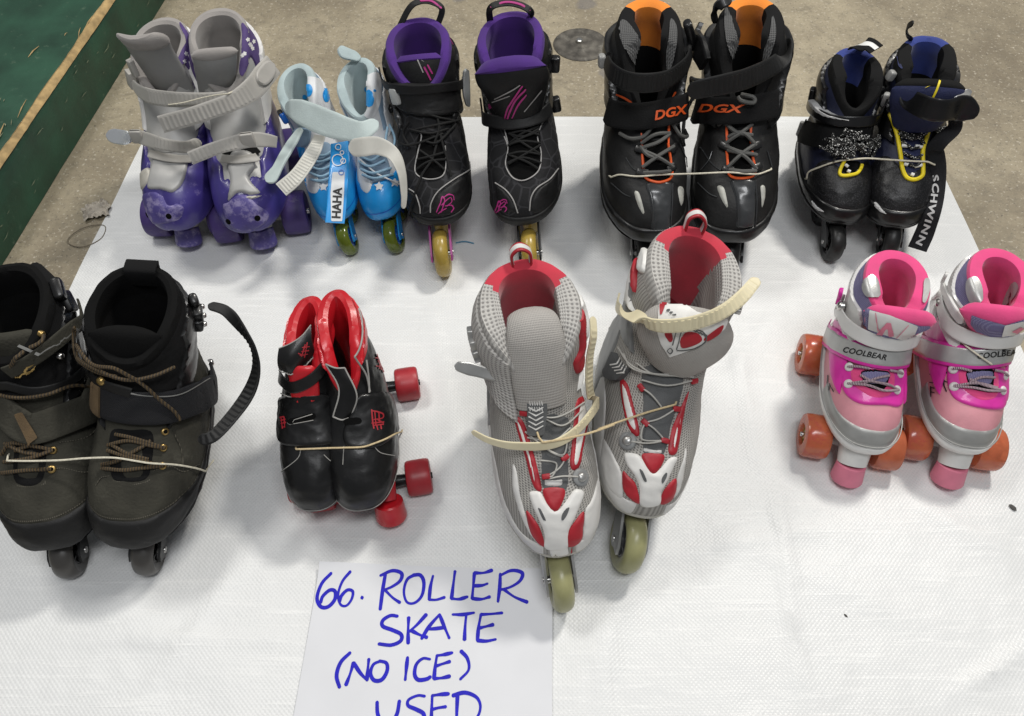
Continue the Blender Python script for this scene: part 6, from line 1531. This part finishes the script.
for i in (0, 1):
    s = Sk('inline_skate', VL[i], 'pair of black inline skates with violet lining', rings(.066, .064), [(437, 222), (526, 221)][i], [(417, 20), (510, 14)][i], m=(1, -1)[i], cat='inline skate', z0=.092, roll=(.06, .14)[i])
    z0 = s.z0; vt = dip(.18, .13)
    s.shell = s.region('boot_shell', k_blk, [lambda x, y, z, u, v: vt(u)-v], off=.0005, n=(90, 64))
    s.region('toe_rand', black_rubber, [lambda x, y, z, u, v: z0+.022+.010*sm(y, .06, .16)-z], v=(0, .4), n=(90, 36), off=.004, bw=.003)
    s.region('upper', k_syn, [lambda x, y, z, u, v: v-.78, lambda x, y, z, u, v: vt(u)-.005-v], v=(.7, 1), off=.003, bw=.003)
    s.region('cuff', black_plastic, [lambda x, y, z, u, v: np.abs(u)-.16-.05*np.sin((v-.7)*8), lambda x, y, z, u, v: v-.60, lambda x, y, z, u, v: .92-.2*np.clip(.3-np.abs(u), 0, 1)-v], v=(.5, 1), off=.0075, bw=.004)
    s.pad_collar([k_pur, k_pur], vt, pad=.015, rise=.018)
    inline_base(s, k_tyre, hub_grey, (k_frame, black_plastic)[i], r=.046, w=.028, ys=(-.135, -.035, .075, .186))
    if i == 0:
        s.panel('throat', hole_shade, V2((145, 60), (210, 70), (255, 100), (250, 220), (200, 248), (140, 235), (130, 150)), off=.0014)
        pipes = [V2((140, 45), (155, 70), (140, 140), (130, 220), (175, 250), (235, 242), (255, 200), (252, 110)), V2((380, 170), (350, 210), (290, 250), (225, 300), (195, 350), (192, 388)), V2((105, 290), (130, 310), (148, 360), (152, 392)), V1((345, 130), (340, 200), (320, 260), (295, 310)), V1((320, 92), (350, 125))]
        toe = [V2((380, 185), (345, 230), (290, 262), (232, 310), (205, 360), (200, 400), (270, 400), (330, 370), (375, 310)), V2((100, 300), (125, 320), (142, 365), (146, 398), (120, 380), (100, 340))]
        ec = (250, 290); esc = 1.18
        lc = [V2((140, 170), (190, 160), (250, 140)), V2((140, 210), (190, 180), (255, 170)), V2((150, 130), (200, 170), (250, 215)), V2((165, 90), (220, 100), (290, 20)), V2((220, 90), (200, 170), (160, 240), (130, 330), (105, 420)), V2((230, 60), (240, 110), (260, 180), (275, 240)), V2((80, 20), (70, 80), (100, 110), (150, 100), (240, 60)), V2((110, 40), (190, 60), (260, 40)), V1((160, 540), (250, 530), (330, 520), (400, 500)), V1((130, 490), (200, 520), (290, 560), (380, 580)), V1((200, 620), (290, 600), (390, 575)), V1((170, 580), (150, 640), (170, 700)), V1((290, 540), (300, 620), (280, 700))]
        s.panel('instep_flap', k_syn, V1((90, 395), (200, 400), (340, 398), (400, 420), (420, 520), (300, 560), (170, 545), (100, 480)), off=.010, bw=.004)
        s.pstrap(k_syn, V1((40, 345), (90, 400), (180, 415), (300, 408), (390, 400)), .016, off=.012, thick=.003, name='cuff_strap', ext=(.04, .02))
        s.free_strap(k_lever, s.over(V1((390, 325), (395, 400), (415, 450), (440, 505)), off=.018), s.onorm(V1((390, 325), (395, 400), (415, 450), (440, 505)))*.4+np.array([-.2, .8, .4]), [.010, .016, .015, .008], .006, name='buckle_lever', n=40)
        s.block('buckle', k_lever, V1((120, 450))[0], (.02, .03, .012), off=.012, ang=20, bev=.004)
        tg = s.tongue(k_syn, [(.008, z0+.155), (-.004, z0+.185), (-.018, z0+.215), (-.03, z0+.232)], [.07, .08, .084, .076], thick=.014, curve=.3, bind=(k_pur, .84), bthick=.003)
        s.pstrokes('tongue_trim', k_pipe, tg, [V1((190, 255), (230, 345))], 1.0, off=.002); s.pstrokes('pink_stripe', k_pink, tg, [V1((235, 320), (265, 380)), V1((250, 310), (272, 350))], 1.4, off=.002)
        q = [s.px(*p, z*s.scale) for p, z in zip(V1((135, 85), (165, 40), (215, 8), (270, 10), (320, 45), (360, 100)), (z0+.245, z0+.262, z0+.272, z0+.272, z0+.262, z0+.240))]
        q[0], q[-1] = s.B.P(.39*s.m, .99), s.B.P(-.39*s.m, .99)
        s.free_strap(k_syn, q, [[0, .5, .85]]*6, .011, .0025, name='pull_loop', n=50); s.free_strap(k_pink, [p+np.array([0, .0012, .0022]) for p in q[2:5]], [[0, .5, .85]]*3, .004, .0016, name='loop_trim', n=40)
        s.region('pink_lining_tab', k_pink, [lambda x, y, z, u, v: .006-np.hypot((u+.3)*.3, (v-.95)*.2)], u=(-.35, -.25), v=(.9, 1), n=(20, 20), off=.004)
    else:
        s.panel('throat', hole_shade, V2((515, 20), (560, 0), (640, 20), (655, 110), (650, 200), (600, 250), (545, 240), (515, 180)), off=.0014)
        pipes = [V3((240, 620), (255, 690))+V2((505, 70), (520, 120), (510, 190), (540, 245), (590, 255), (645, 215), (655, 140), (640, 70), (665, 0))+V3((440, 510), (455, 450)), V2((468, 265), (510, 295), (540, 335), (560, 390)), V2((725, 205), (690, 250), (640, 285), (615, 325), (608, 380)), V3((395, 100), (425, 170), (428, 240), (400, 285))]
        toe = [V2((728, 215), (695, 255), (645, 292), (622, 330), (615, 385), (680, 385), (715, 340), (725, 280)), V2((468, 275), (505, 302), (533, 340), (550, 390), (500, 370), (472, 330))]
        ec = (492, 318); esc = .8
        lc = [V2((525, 60), (580, 75), (645, 50)), V2((522, 110), (575, 95), (648, 100)), V2((520, 150), (580, 140), (650, 150)), V2((520, 185), (580, 165), (652, 185)), V2((530, 60), (590, 110), (650, 150)), V2((525, 150), (590, 180), (640, 210)), V2((640, 30), (580, 60), (530, 100)), V2((648, 110), (590, 150), (525, 190)), V3((250, 600), (310, 580), (380, 590)), V3((265, 640), (330, 630), (395, 650)), V3((270, 690), (330, 660), (390, 620))]
        tg = s.tongue(k_syn, [(.004, .040, z0+.150), (.004, .040, z0+.185), (.002, .042, z0+.210), (0, .036, z0+.236), (0, .022, z0+.250)], [.085, .112, .126, .122, .098], thick=.020, curve=.38, bind=(k_pur, .76), bname='tongue_lining')
        st = [V3((335, 425), (280, 490), (240, 600)), V3((320, 410), (255, 510), (235, 590)), V3((338, 450), (295, 510), (258, 600)), V3((145, 505), (175, 545)), V3((135, 515), (160, 545))]
        s.pstrokes('pink_stripe', k_pink, [tg, s.shell], st, 1.5, off=.002)
        s.pstrokes('tongue_trim', k_pipe, [tg, s.shell], [V3((190, 470), (270, 430), (310, 405)), V3((180, 485), (260, 455)), V3((330, 530), (410, 430))], .9, off=.002)
        s.pstrap(k_syn, V3((85, 500), (140, 550), (240, 590), (330, 585), (395, 560)), .022, off=.010, thick=.003, name='cuff_strap', ext=(.04, .06))
        s.block('buckle', black_plastic, V3((490, 305))[0], (.016, .03, .018), off=.012, bev=.004); s.block('buckle', black_plastic, V3((465, 500))[0], (.016, .03, .018), off=.010, bev=.004)
        q = [s.px(*p, z*s.scale) for p, z in zip(V3((125, 90), (170, 40), (240, 15), (310, 25), (360, 55), (385, 90)), (z0+.240, z0+.258, z0+.266, z0+.264, z0+.256, z0+.240))]
        q[0], q[-1] = s.B.P(.39*s.m, .99), s.B.P(-.39*s.m, .99)
        s.free_strap(k_syn, q, [[0, .5, .85]]*6, .012, .0025, name='pull_loop', n=50); s.free_strap(k_pink, [p+np.array([0, .001, .002]) for p in q[1:5]], [[0, .5, .85]]*4, .004, .0016, name='loop_trim', n=40)
        s.seam('collar_piping', k_pipe, [[(u, .985) for u in np.linspace(.36, .64, 20)]], r=.0014, off=.0065)
    for p in toe: s.panel('toe_overlay', k_syn, p, off=.0022)
    s.cord('piping', k_pipe, pipes, r=.0012, off=.0024)
    s.cord('laces', k_lace, lc, r=.0022, off=.005, bulge=.003)
    C_ = V2(ec)[0]; k_ = esc*.2375
    s.pstrokes('toe_emblem', k_pink, s.shell, [[(C_[0]+(a-28)*k_, C_[1]+(b+22)*k_*1.3) for a, b in l] for l in EMB], .95, off=.0034)
# =================================================================== BLACK AND ORANGE INLINES
d_syn = mat('charcoal_synthetic', (.012, .012, .0122), .55, .2, 40, .2, 300, scuff=(.032, .031, .030), scs=40, sct=.62)
d_gloss = mat('graphite_toe_panel', (.030, .032, .034), .28, .12, 20, .06, 100, coat=.2, scuff=(.08, .08, .08), scs=50, sct=.64)
d_orange = mat('orange_lining', (.78, .23, .018), .85, .12, 30, .2, 500, sheen=.2)
d_pipe = mat('orange_piping', (.72, .10, .015), .5, .1, 50)
d_rib = mat('grey_ribbed_mesh', (.10, .10, .10), .8, .12, 40, .2, 400, pattern='mesh', ps=1500, pc=(.035, .035, .035), pbump=.5)
d_silver = mat('reflective_inset', (.42, .42, .38), .45, .1, 40)
d_lace = mat('grey_lace', (.085, .085, .080), .7)
d_tyre = mat('black_urethane', (.022, .022, .022), .4, .2, 30, .1, 100)
D1 = crop(595, 0, 800, 150, 979); D2 = crop(595, 140, 790, 270, 1024)
DL = ['black inline skate with orange lining, beside the floor plate, the left of its pair', 'black inline skate with orange lining, a loose grey lace over its ratchet strap']
for i in (0, 1):
    s = Sk('inline_skate', DL[i], 'pair of black inline skates with orange lining', rings(.0645, .059, top=.76), [(650, 237), (735, 238)][i], [(646, 1), (750, -1)][i], m=(1, -1)[i], cat='inline skate', z0=.088, roll=(.03, .10)[i])
    z0 = s.z0; vt = dip(.34, .11)
    s.shell = s.region('boot_shell', d_syn, [lambda x, y, z, u, v: vt(u)-v], off=.0005, n=(90, 64))
    s.region('toe_rand', black_plastic, [lambda x, y, z, u, v: z0+.028+.010*sm(y, .06, .16)-z], v=(0, .4), n=(90, 36), off=.005, bw=.003)
    s.region('sole_plate', black_plastic, [lambda x, y, z, u, v: z0+.010-z], v=(0, .3), n=(80, 24), off=.010, bw=.004)
    inline_base(s, d_tyre, hub_grey, black_plastic, r=.042, w=.028, ys=(-.13, -.04, .055, .140))
    cu = s.region('cuff', black_plastic, [lambda x, y, z, u, v: np.abs(u)-.15-.05*np.sin((v-.7)*8), lambda x, y, z, u, v: v-.60, lambda x, y, z, u, v: .90-v], v=(.5, 1), off=.010, bw=.004)
    # thick padded wings on either side of a deep front gap, orange at the back
    ln = s.pad_collar([black_fabric, d_orange], vt, pad=.018, rise=.018, mi=lambda u, k: 1 if abs(u) > .37 and k < 9 else 0, puff=lambda U: .014*np.exp(-((np.abs(U)-.21)/.10)**2))
    ov = [[(120, 110), (150, 105), (200, 170), (240, 260), (248, 350), (215, 345), (160, 270), (125, 180)], [(360, 95), (388, 130), (390, 220), (372, 310), (350, 338), (345, 260), (352, 170)]] if i == 0 else [[(622, 45), (640, 60), (680, 190), (692, 280), (690, 325), (660, 300), (630, 220), (618, 120)], [(845, 80), (862, 130), (860, 200), (838, 270), (812, 310), (810, 250), (832, 170)]]
    for p in ov: s.patch('ribbed_inset', d_rib, [ln, s.shell, cu], D1(p), off=.0022)
    # toe: glossy centre band and two reflective slots
    cen = [[(272, 225), (400, 225), (402, 300), (396, 400), (380, 490), (300, 480), (300, 400), (285, 300)], [(716, 210), (832, 210), (842, 300), (838, 400), (830, 455), (745, 455), (748, 400), (735, 300)]][i]
    s.panel('toe_panel', d_gloss, D2(cen), off=.0030, bw=.003)
    for p in [[[(208, 272), (230, 275), (248, 330), (260, 392), (240, 370), (220, 325)], [(436, 250), (460, 250), (462, 300), (455, 345), (442, 320)]], [[(642, 245), (675, 248), (692, 310), (698, 360), (675, 330), (655, 290)], [(870, 242), (892, 245), (890, 310), (876, 355), (872, 300)]]][i]: s.panel('reflective_slot', d_silver, D2(p), off=.0028)
    sm_ = [[[(165, 95), (200, 150), (245, 175)], [(90, 225), (150, 280), (190, 300)], [(440, 20), (470, 90), (500, 150)], [(275, 230), (300, 320), (310, 470)], [(405, 230), (402, 330), (392, 470)]], [[(620, 60), (600, 110), (560, 160)], [(545, 225), (600, 280), (640, 300)], [(720, 215), (748, 320), (752, 460)], [(840, 215), (846, 330), (838, 450)], [(900, 60), (915, 110), (925, 150)], [(560, 40), (620, 130), (690, 180)]]][i]
    s.cord('seams', d_gloss, [D2(l) for l in sm_], r=.0009, off=.0022)
    th = [[(252, 20), (320, 0), (390, 10), (392, 120), (392, 200), (330, 222), (268, 205), (252, 100)], [(696, 10), (760, -10), (828, 10), (830, 100), (834, 190), (770, 206), (706, 190), (698, 100)]][i]
    s.panel('throat', hole_shade, D2(th), off=.0016)
    pp = [[(246, 30), (252, 120), (262, 195), (300, 220), (350, 224), (398, 195), (392, 110), (378, 20)], [(690, 20), (698, 120), (700, 175), (730, 202), (800, 202), (836, 175), (824, 90), (815, 0)]][i]
    s.cord('orange_piping', d_pipe, [D2(pp)], r=.0021, off=.0030)
    s.pstrokes('orange_edge', d_pipe, s.shell, [D1(l) for l in ([[(112, 450), (150, 470), (178, 490)], [(345, 600), (345, 700)], [(222, 640), (225, 712)], [(362, 465), (375, 440)]], [[(632, 600), (634, 690)], [(742, 575), (740, 660)], [(790, 450), (805, 410)]])[i]], 1.8, off=.0035)
    ll = [[[(250, 60), (320, 100), (400, 150)], [(400, 40), (330, 90), (250, 150)], [(255, 180), (330, 182), (385, 172)], [(240, 40), (275, 90), (330, 105)]], [[(690, 40), (760, 75), (840, 85)], [(830, 30), (770, 80), (700, 150)], [(840, 160), (770, 90), (700, 60)], [(706, 165), (770, 178), (836, 170)]]][i]
    lu = [[[(130, 640), (180, 668), (230, 660), (268, 610)], [(222, 690), (280, 650), (345, 640)], [(345, 645), (290, 690), (225, 712)], [(355, 590), (380, 650), (410, 660), (432, 620)]], [[(630, 590), (680, 640), (745, 650)], [(745, 595), (690, 645), (630, 690)], [(640, 660), (700, 640), (760, 700)], [(600, 600), (625, 590), (650, 605)]]][i]
    s.cord('laces', d_lace, [D2(l) for l in ll]+[D1(l) for l in lu], r=.0030, off=.006, bulge=.004)
    for p in D2(*[[(242, 55), (402, 48), (395, 150), (250, 175)], [(682, 35), (836, 35), (842, 150), (700, 160)]][i]): s.block('lace_hook', black_plastic, p, (.020, .012, .007), off=.004, bev=.003)
    # instep strap with lettering
    sp = [[(105, 540), (200, 560), (300, 545), (400, 505), (440, 480)], [(480, 520), (560, 530), (680, 530), (770, 515), (835, 495)]][i]
    rb, so = s.pstrap(black_fabric, D1(sp), .040, off=.012, thick=.004, name='instep_strap', ext=[(.02, .04), (.05, .0)][i])
    s.ptext('strap_lettering', d_pipe, so, 'DGX', D1(*[[(362, 536)], [(604, 518)]][i])[0], [9.0, 8.0][i], [-12, 1][i], bold=.03, shear=.3, sx=[1.15, 1.75][i], off=.001)
    # ratchet strap round the cuff
    if i == 0:
        q = [s.px(*p, z*s.scale) for p, z in zip(D1((55, 290), (80, 340), (150, 385), (250, 395), (350, 375), (430, 310), (455, 250)), (z0+.200, z0+.208, z0+.216, z0+.219, z0+.216, z0+.208, z0+.2))]
        s.free_strap(black_rubber, q, [[.9, .3, .3], [.7, .65, .3], [.3, .9, .3], [0, .95, .3], [-.3, .9, .3], [-.8, .5, .3], [-.9, .2, .3]], [.022, .026, .028, .028, .026, .022, .018], .003, name='ratchet_strap', teeth=.0013, span=(.22, .8), n=120)
        s.block('buckle', grey_plastic, D1((75, 285))[0], (.014, .022, .012), off=.014, bev=.004); s.block('buckle', black_plastic, D1((430, 180))[0], (.02, .05, .014), off=.012, bev=.005)
    else:
        q = [s.px(*p, z*s.scale) for p, z in zip(D1((440, 440), (520, 420), (620, 400), (720, 375), (830, 325), (910, 270), (930, 220), (905, 200)), (z0+.204, z0+.212, z0+.216, z0+.216, z0+.214, z0+.212, z0+.210, z0+.208))]
        s.free_strap(black_rubber, q, [[.3, .9, .3], [.2, .95, .3], [0, .95, .3], [-.1, .95, .3], [-.3, .9, .3], [-.6, .75, .3], [-.95, .2, .3], [-.8, -.5, .3]], [.026, .028, .030, .030, .028, .026, .022, .016], .003, name='ratchet_strap', teeth=.0013, span=(.1, .7), n=130)
        s.free_strap(black_plastic, s.over(D1((490, 110), (520, 190), (560, 250), (580, 300)), off=.018), s.onorm(D1((490, 110), (520, 190), (560, 250), (580, 300))), [.024, .034, .036, .026], .008, name='buckle', n=40, roundend=False)
        for p in D1((488, 190), (482, 265)): s.button('buckle_rivet', steel, p, r=.004, h=.003, off=.030)
        s.cord('loose_lace', d_lace, [D1((440, 470), (460, 410), (520, 372), (600, 362), (640, 360)), D1((700, 440), (740, 455), (738, 490), (700, 480), (690, 455)), D1((445, 712), (450, 600), (490, 520), (515, 465))], r=.0030, off=.020, bulge=.006)
        q = [s.px(*p, z*s.scale) for p, z in zip(D1((575, 110), (565, 60), (600, 20), (650, -5)), (z0+.22, z0+.235, z0+.25, z0+.255))]
        s.free_strap(black_plastic, q, [[.6, .3, .7]]*4, .016, .003, name='pull_loop', n=40)
pair_string('tie_string', 'pale string pulled tight across the laces of the black skates with orange lining', 'string', string_w, D2((85, 195), (130, 182), (200, 190), (255, 190), (330, 183), (400, 180), (540, 176), (700, 170), (800, 178), (860, 178), (925, 155)), r=.0013, off=.003)

# =================================================================== BLACK, NAVY AND YELLOW KIDS INLINES
n_navy = mat('navy_speckle_mesh', (.008, .011, .035), .6, .2, 40, .2, 300, pattern='dots', ps=620, pc=(.022, .026, .055), pbump=0)
n_navm = mat('navy_mesh', (.010, .015, .060), .75, .15, 40, .2, 300, pattern='mesh', ps=2200, pc=(.018, .026, .10), pbump=.4)
n_blk = mat('black_gloss_shell', (.010, .010, .011), .32, .2, 30, .05, 120, coat=.1, scuff=(.05, .05, .05), scs=60, sct=.66)
n_spk = mat('speckled_black', (.011, .011, .012), .4, .2, 40, .2, 200, pattern='dots', ps=420, pc=(.045, .045, .05), pbump=.1)
n_yel = mat('yellow_cord', (.78, .62, .012), .55, .08, 60, .1)
n_blu = mat('royal_blue_lining', (.014, .032, .20), .85, .15, 30, .2, 500, sheen=.3)
n_wht = mat('white_lace', (.72, .72, .70), .6)
n_lace = mat('speckled_lace', (.010, .010, .010), .7, .1, pattern='dots', ps=300, pc=(.75, .75, .72), pbump=.1)
n_print = mat('silver_print', (.50, .50, .50), .45)
N1 = crop(790, 20, 900, 150, 606); N2 = crop(880, 15, 990, 150, 583); N3 = crop(790, 130, 960, 270, 869)
NL = ['small black and navy inline skate with heaped speckled laces and a striped back tab', 'small black and navy inline skate, its padded navy tongue pushed forward over the cuff']
for i in (0, 1):
    s = Sk('inline_skate', NL[i], 'pair of small black, navy and yellow inline skates', rings(.067, .062, top=.82), [(843, 219), (899, 222)][i], [(852, 50), (926, 38)][i], m=(1, -1)[i], cat='inline skate', z0=.088, roll=(-.02, .10)[i])
    z0 = s.z0; vt = dip(.20, .13)
    s.shell = s.region('boot_shell', n_navy, [lambda x, y, z, u, v: vt(u)-v], off=.0005, n=(90, 64))
    s.region('toe_shell', n_spk, [lambda x, y, z, u, v: y-.085+.4*np.abs(x)*0-.02*np.cos(x*60), lambda x, y, z, u, v: z-z0-.03], v=(.05, .6), n=(90, 60), off=.0025, bw=.003)
    s.region('toe_rand', n_blk, [lambda x, y, z, u, v: z0+.034+.012*sm(y, .05, .16)-z], v=(0, .45), n=(90, 40), off=.006, bw=.004)
    s.region('sole_rib', n_blk, [lambda x, y, z, u, v: .005-np.abs(z-z0-.012)], v=(0, .3), n=(90, 40), off=.010, bw=.004)
    inline_base(s, d_tyre, black_plastic, black_plastic, r=.044, w=.032, ys=(-.125, -.035, .065, (.178, .155)[i]))
    s.region('cuff', n_blk, [lambda x, y, z, u, v: np.abs(u)-.13-.06*np.sin((v-.7)*8), lambda x, y, z, u, v: v-.58, lambda x, y, z, u, v: .90+.05*sm(np.abs(u), .2, .45)-v], v=(.5, 1), off=.009, bw=.004)
    s.pad_collar([black_fabric, n_blu], vt, pad=.018, rise=.020, mi=lambda u, k: 1 if abs(u) > .36 and k < 9 else 0, puff=lambda U: .010*np.exp(-((np.abs(U)-.20)/.11)**2))
    s.panel('reflective_slash', n_print, N3(*[[(125, 355), (150, 385), (185, 415), (160, 408), (130, 380)], [(440, 365), (470, 395), (500, 425), (470, 415), (445, 390)]][i]), off=.0085, bw=.001)
    if i == 0:
        s.cord('yellow_cord', n_yel, [N3((278, 158), (262, 190), (252, 225), (272, 238), (330, 228), (352, 205), (360, 180)), N3((278, -10), (285, 20), (284, 45))], r=.0038, off=.005)
        s.panel('throat', hole_shade, N3((275, 165), (350, 160), (352, 200), (325, 222), (265, 225)), off=.002)
        s.cord('white_lace', n_wht, [N3((278, 180), (292, 192)), N3((288, 212), (302, 218))], r=.0035, off=.006)
        R_ = random.Random(4); heap = []
        for k in range(26):
            cx, cy = R_.uniform(215, 400), R_.uniform(40, 120)
            pts = [(cx+R_.gauss(0, 34), cy+R_.gauss(0, 26)) for _ in range(4)]
            heap.append(s.line(N3(pts), off=.008+.012*R_.random(), bulge=.008))
        s.tubes('laces', n_lace, heap, .0030)
        s.pstrap(n_blk, N1((120, 430), (170, 500), (250, 548), (350, 556), (450, 535), (520, 440)), .022, off=.016, thick=.004, name='cuff_strap', ext=(.05, .05))
        s.panel('cuff_reflector', n_print, N1((150, 440), (170, 450), (215, 500), (280, 530), (350, 545), (300, 552), (220, 535), (165, 485)), off=.0215, bw=.002)
        s.pstrap(black_fabric, N1((90, 620), (180, 640), (280, 625), (400, 600)), .050, off=.009, thick=.003, name='instep_strap', ext=(.04, .03))
        for p, sz in (((120, 400), (.02, .03, .014)), ((540, 450), (.016, .03, .014))): s.block('buckle', (n_blk, grey_plastic)[p[0] > 300], N1(p)[0], sz, off=.014, bev=.004)
        s.block('buckle', grey_plastic, N1((45, 590))[0], (.012, .04, .012), off=.008, bev=.004)
        q = [s.px(*p, z*s.scale) for p, z in zip(N1((360, 155), (400, 138), (440, 140), (475, 165)), (z0+.25, z0+.265, z0+.27, z0+.268))]
        rb, o = s.free_strap(black_fabric, q, [[-.2, .3, .9]]*4, .044, .003, name='pull_tab', n=40, roundend=False)
        s.build(Ribbon(rb.P+rb.N*.0026, rb.N, .014, .0012).mesh(), 'tab_stripe', n_wht, o)
    else:
        s.panel('throat', n_navm, N3((560, 20), (690, 20), (678, 120), (665, 220), (625, 246), (590, 235), (575, 150)), off=.002)
        s.cord('yellow_cord', n_yel, [N2((45, 505), (75, 560), (95, 640))+N3((556, 60), (566, 140), (572, 200), (592, 246), (630, 258), (668, 238), (672, 190), (672, 110), (690, 40))+N2((250, 610),)], r=.0040, off=.005)
        s.cord('laces', n_lace, [N3((575, 60), (620, 100), (670, 80)), N3((580, 120), (630, 150), (670, 130)), N3((585, 170), (630, 190), (665, 170)), N3((560, 20), (620, 50), (690, 20)), N2((100, 600), (170, 650), (240, 600)), N2((110, 660), (180, 640), (230, 690)), N2((260, 590), (290, 620), (330, 570)), N2((270, 610), (330, 590), (370, 570))], r=.0028, off=.006, bulge=.003)
        s.cord('white_lace', n_wht, [N3((572, 85), (600, 86)), N3((634, 88), (664, 90)), N3((580, 178), (598, 184)), N3((630, 192), (662, 184)), N3((612, 232), (626, 238)), N2((100, 590), (120, 600)), N2((225, 604), (255, 600))], r=.0036, off=.007)
        tg = s.tongue(n_navm, [(0, .036, z0+.145), (0, .040, z0+.175), (0, .046, z0+.205), (0, .044, z0+.232), (0, .030, z0+.250)], [.085, .110, .128, .130, .112], thick=.024, curve=.26, bind=(black_fabric, .86), bthick=.002)
        s.pstrokes('tongue_stripe', n_yel, tg, [N2((322, 335), (300, 395), (278, 440))], 1.8, off=.0016)
        q = [s.px(*p, z*s.scale) for p, z in zip(N2((115, 420), (180, 460), (260, 495), (340, 505), (420, 490), (480, 515), (510, 540)), (z0+.205, z0+.216, z0+.223, z0+.225, z0+.222, z0+.218, z0+.214))]
        s.free_strap(n_blk, q, [[.5, .8, .3], [.3, .9, .3], [0, .95, .3], [-.1, .95, .3], [-.3, .9, .3], [-.3, .9, .3], [-.3, .9, .3]], [.03, .036, .040, .042, .04, .050, .030], .005, name='cuff_strap', n=100)
        s.block('buckle', grey_plastic, N2((85, 325))[0], (.016, .02, .014), off=.012, bev=.004); s.block('buckle', grey_plastic, N2((45, 450))[0], (.014, .026, .014), off=.012, bev=.004)
        q = [s.px(*p, z*s.scale) for p, z in zip(N2((385, 465), (420, 445), (460, 415), (475, 410)), (z0+.222, z0+.228, z0+.232, z0+.232))]
        s.free_strap(frame_grey, q, [[-.2, .7, .6]]*4, [.02, .022, .018, .012], .005, name='buckle_lever', n=30)
        q = [s.px(*p, z*s.scale) for p, z in zip(N2((165, 130), (148, 90), (152, 60), (180, 42)), (z0+.24, z0+.262, z0+.285, z0+.30))]
        s.free_strap(black_rubber, q, [[-.5, .5, .6]]*4, .012, .003, name='pull_tab', n=40)
        s.panel('navy_side', n_navm, N2((110, 230), (160, 190), (190, 210), (195, 260), (150, 285)), off=.005)
        # printed lanyard hanging down in front
        q = [s.px(*p, z*s.scale) for p, z in zip(N2((400, 540), (395, 600), (330, 660), (290, 712))+N3((745, 130), (750, 190), (748, 260), (738, 350), (720, 430), (690, 520), (650, 610)), (z0+.19, z0+.17, z0+.150, z0+.130, z0+.118, z0+.100, z0+.080, z0+.058, z0+.040, .09, .06))]
        rb, so = s.free_strap(o_web, q, [[-.6, .6, .4], [-.6, .6, .4], [-.5, .7, .5], [-.45, .8, .45]]+[[-.25, .85, .45]]*7, [.026, .028, .030, .032, .034, .034, .034, .034, .034, .036, .036], .0025, name='lanyard', n=140, roundend=False)
        W_ = 'SCHWINN'; ps = N3((742, 243), (744, 286), (738, 330), (728, 383), (711, 425), (693, 470), (664, 566)); an = (80, 85, 97, 103, 107, 112, 116)
        ps = N3((743, 246), (743, 297), (736, 350), (722, 416), (707, 464), (694, 506), (668, 564))
        for ch, p, a_ in zip(W_, ps, an): s.ptext('lanyard_letter', n_print, so, ch, p, 6.6, a_, bold=.035, sx=1.5, off=.0012)
pair_string('tie_string', 'pale cord looped round the small navy inline skates and the printed lanyard', 'string', string_w, N3((85, 250), (95, 215), (150, 190), (240, 160), (320, 150), (400, 145), (480, 150), (560, 155), (640, 160), (700, 162), (740, 178)), r=.0013, off=.003)
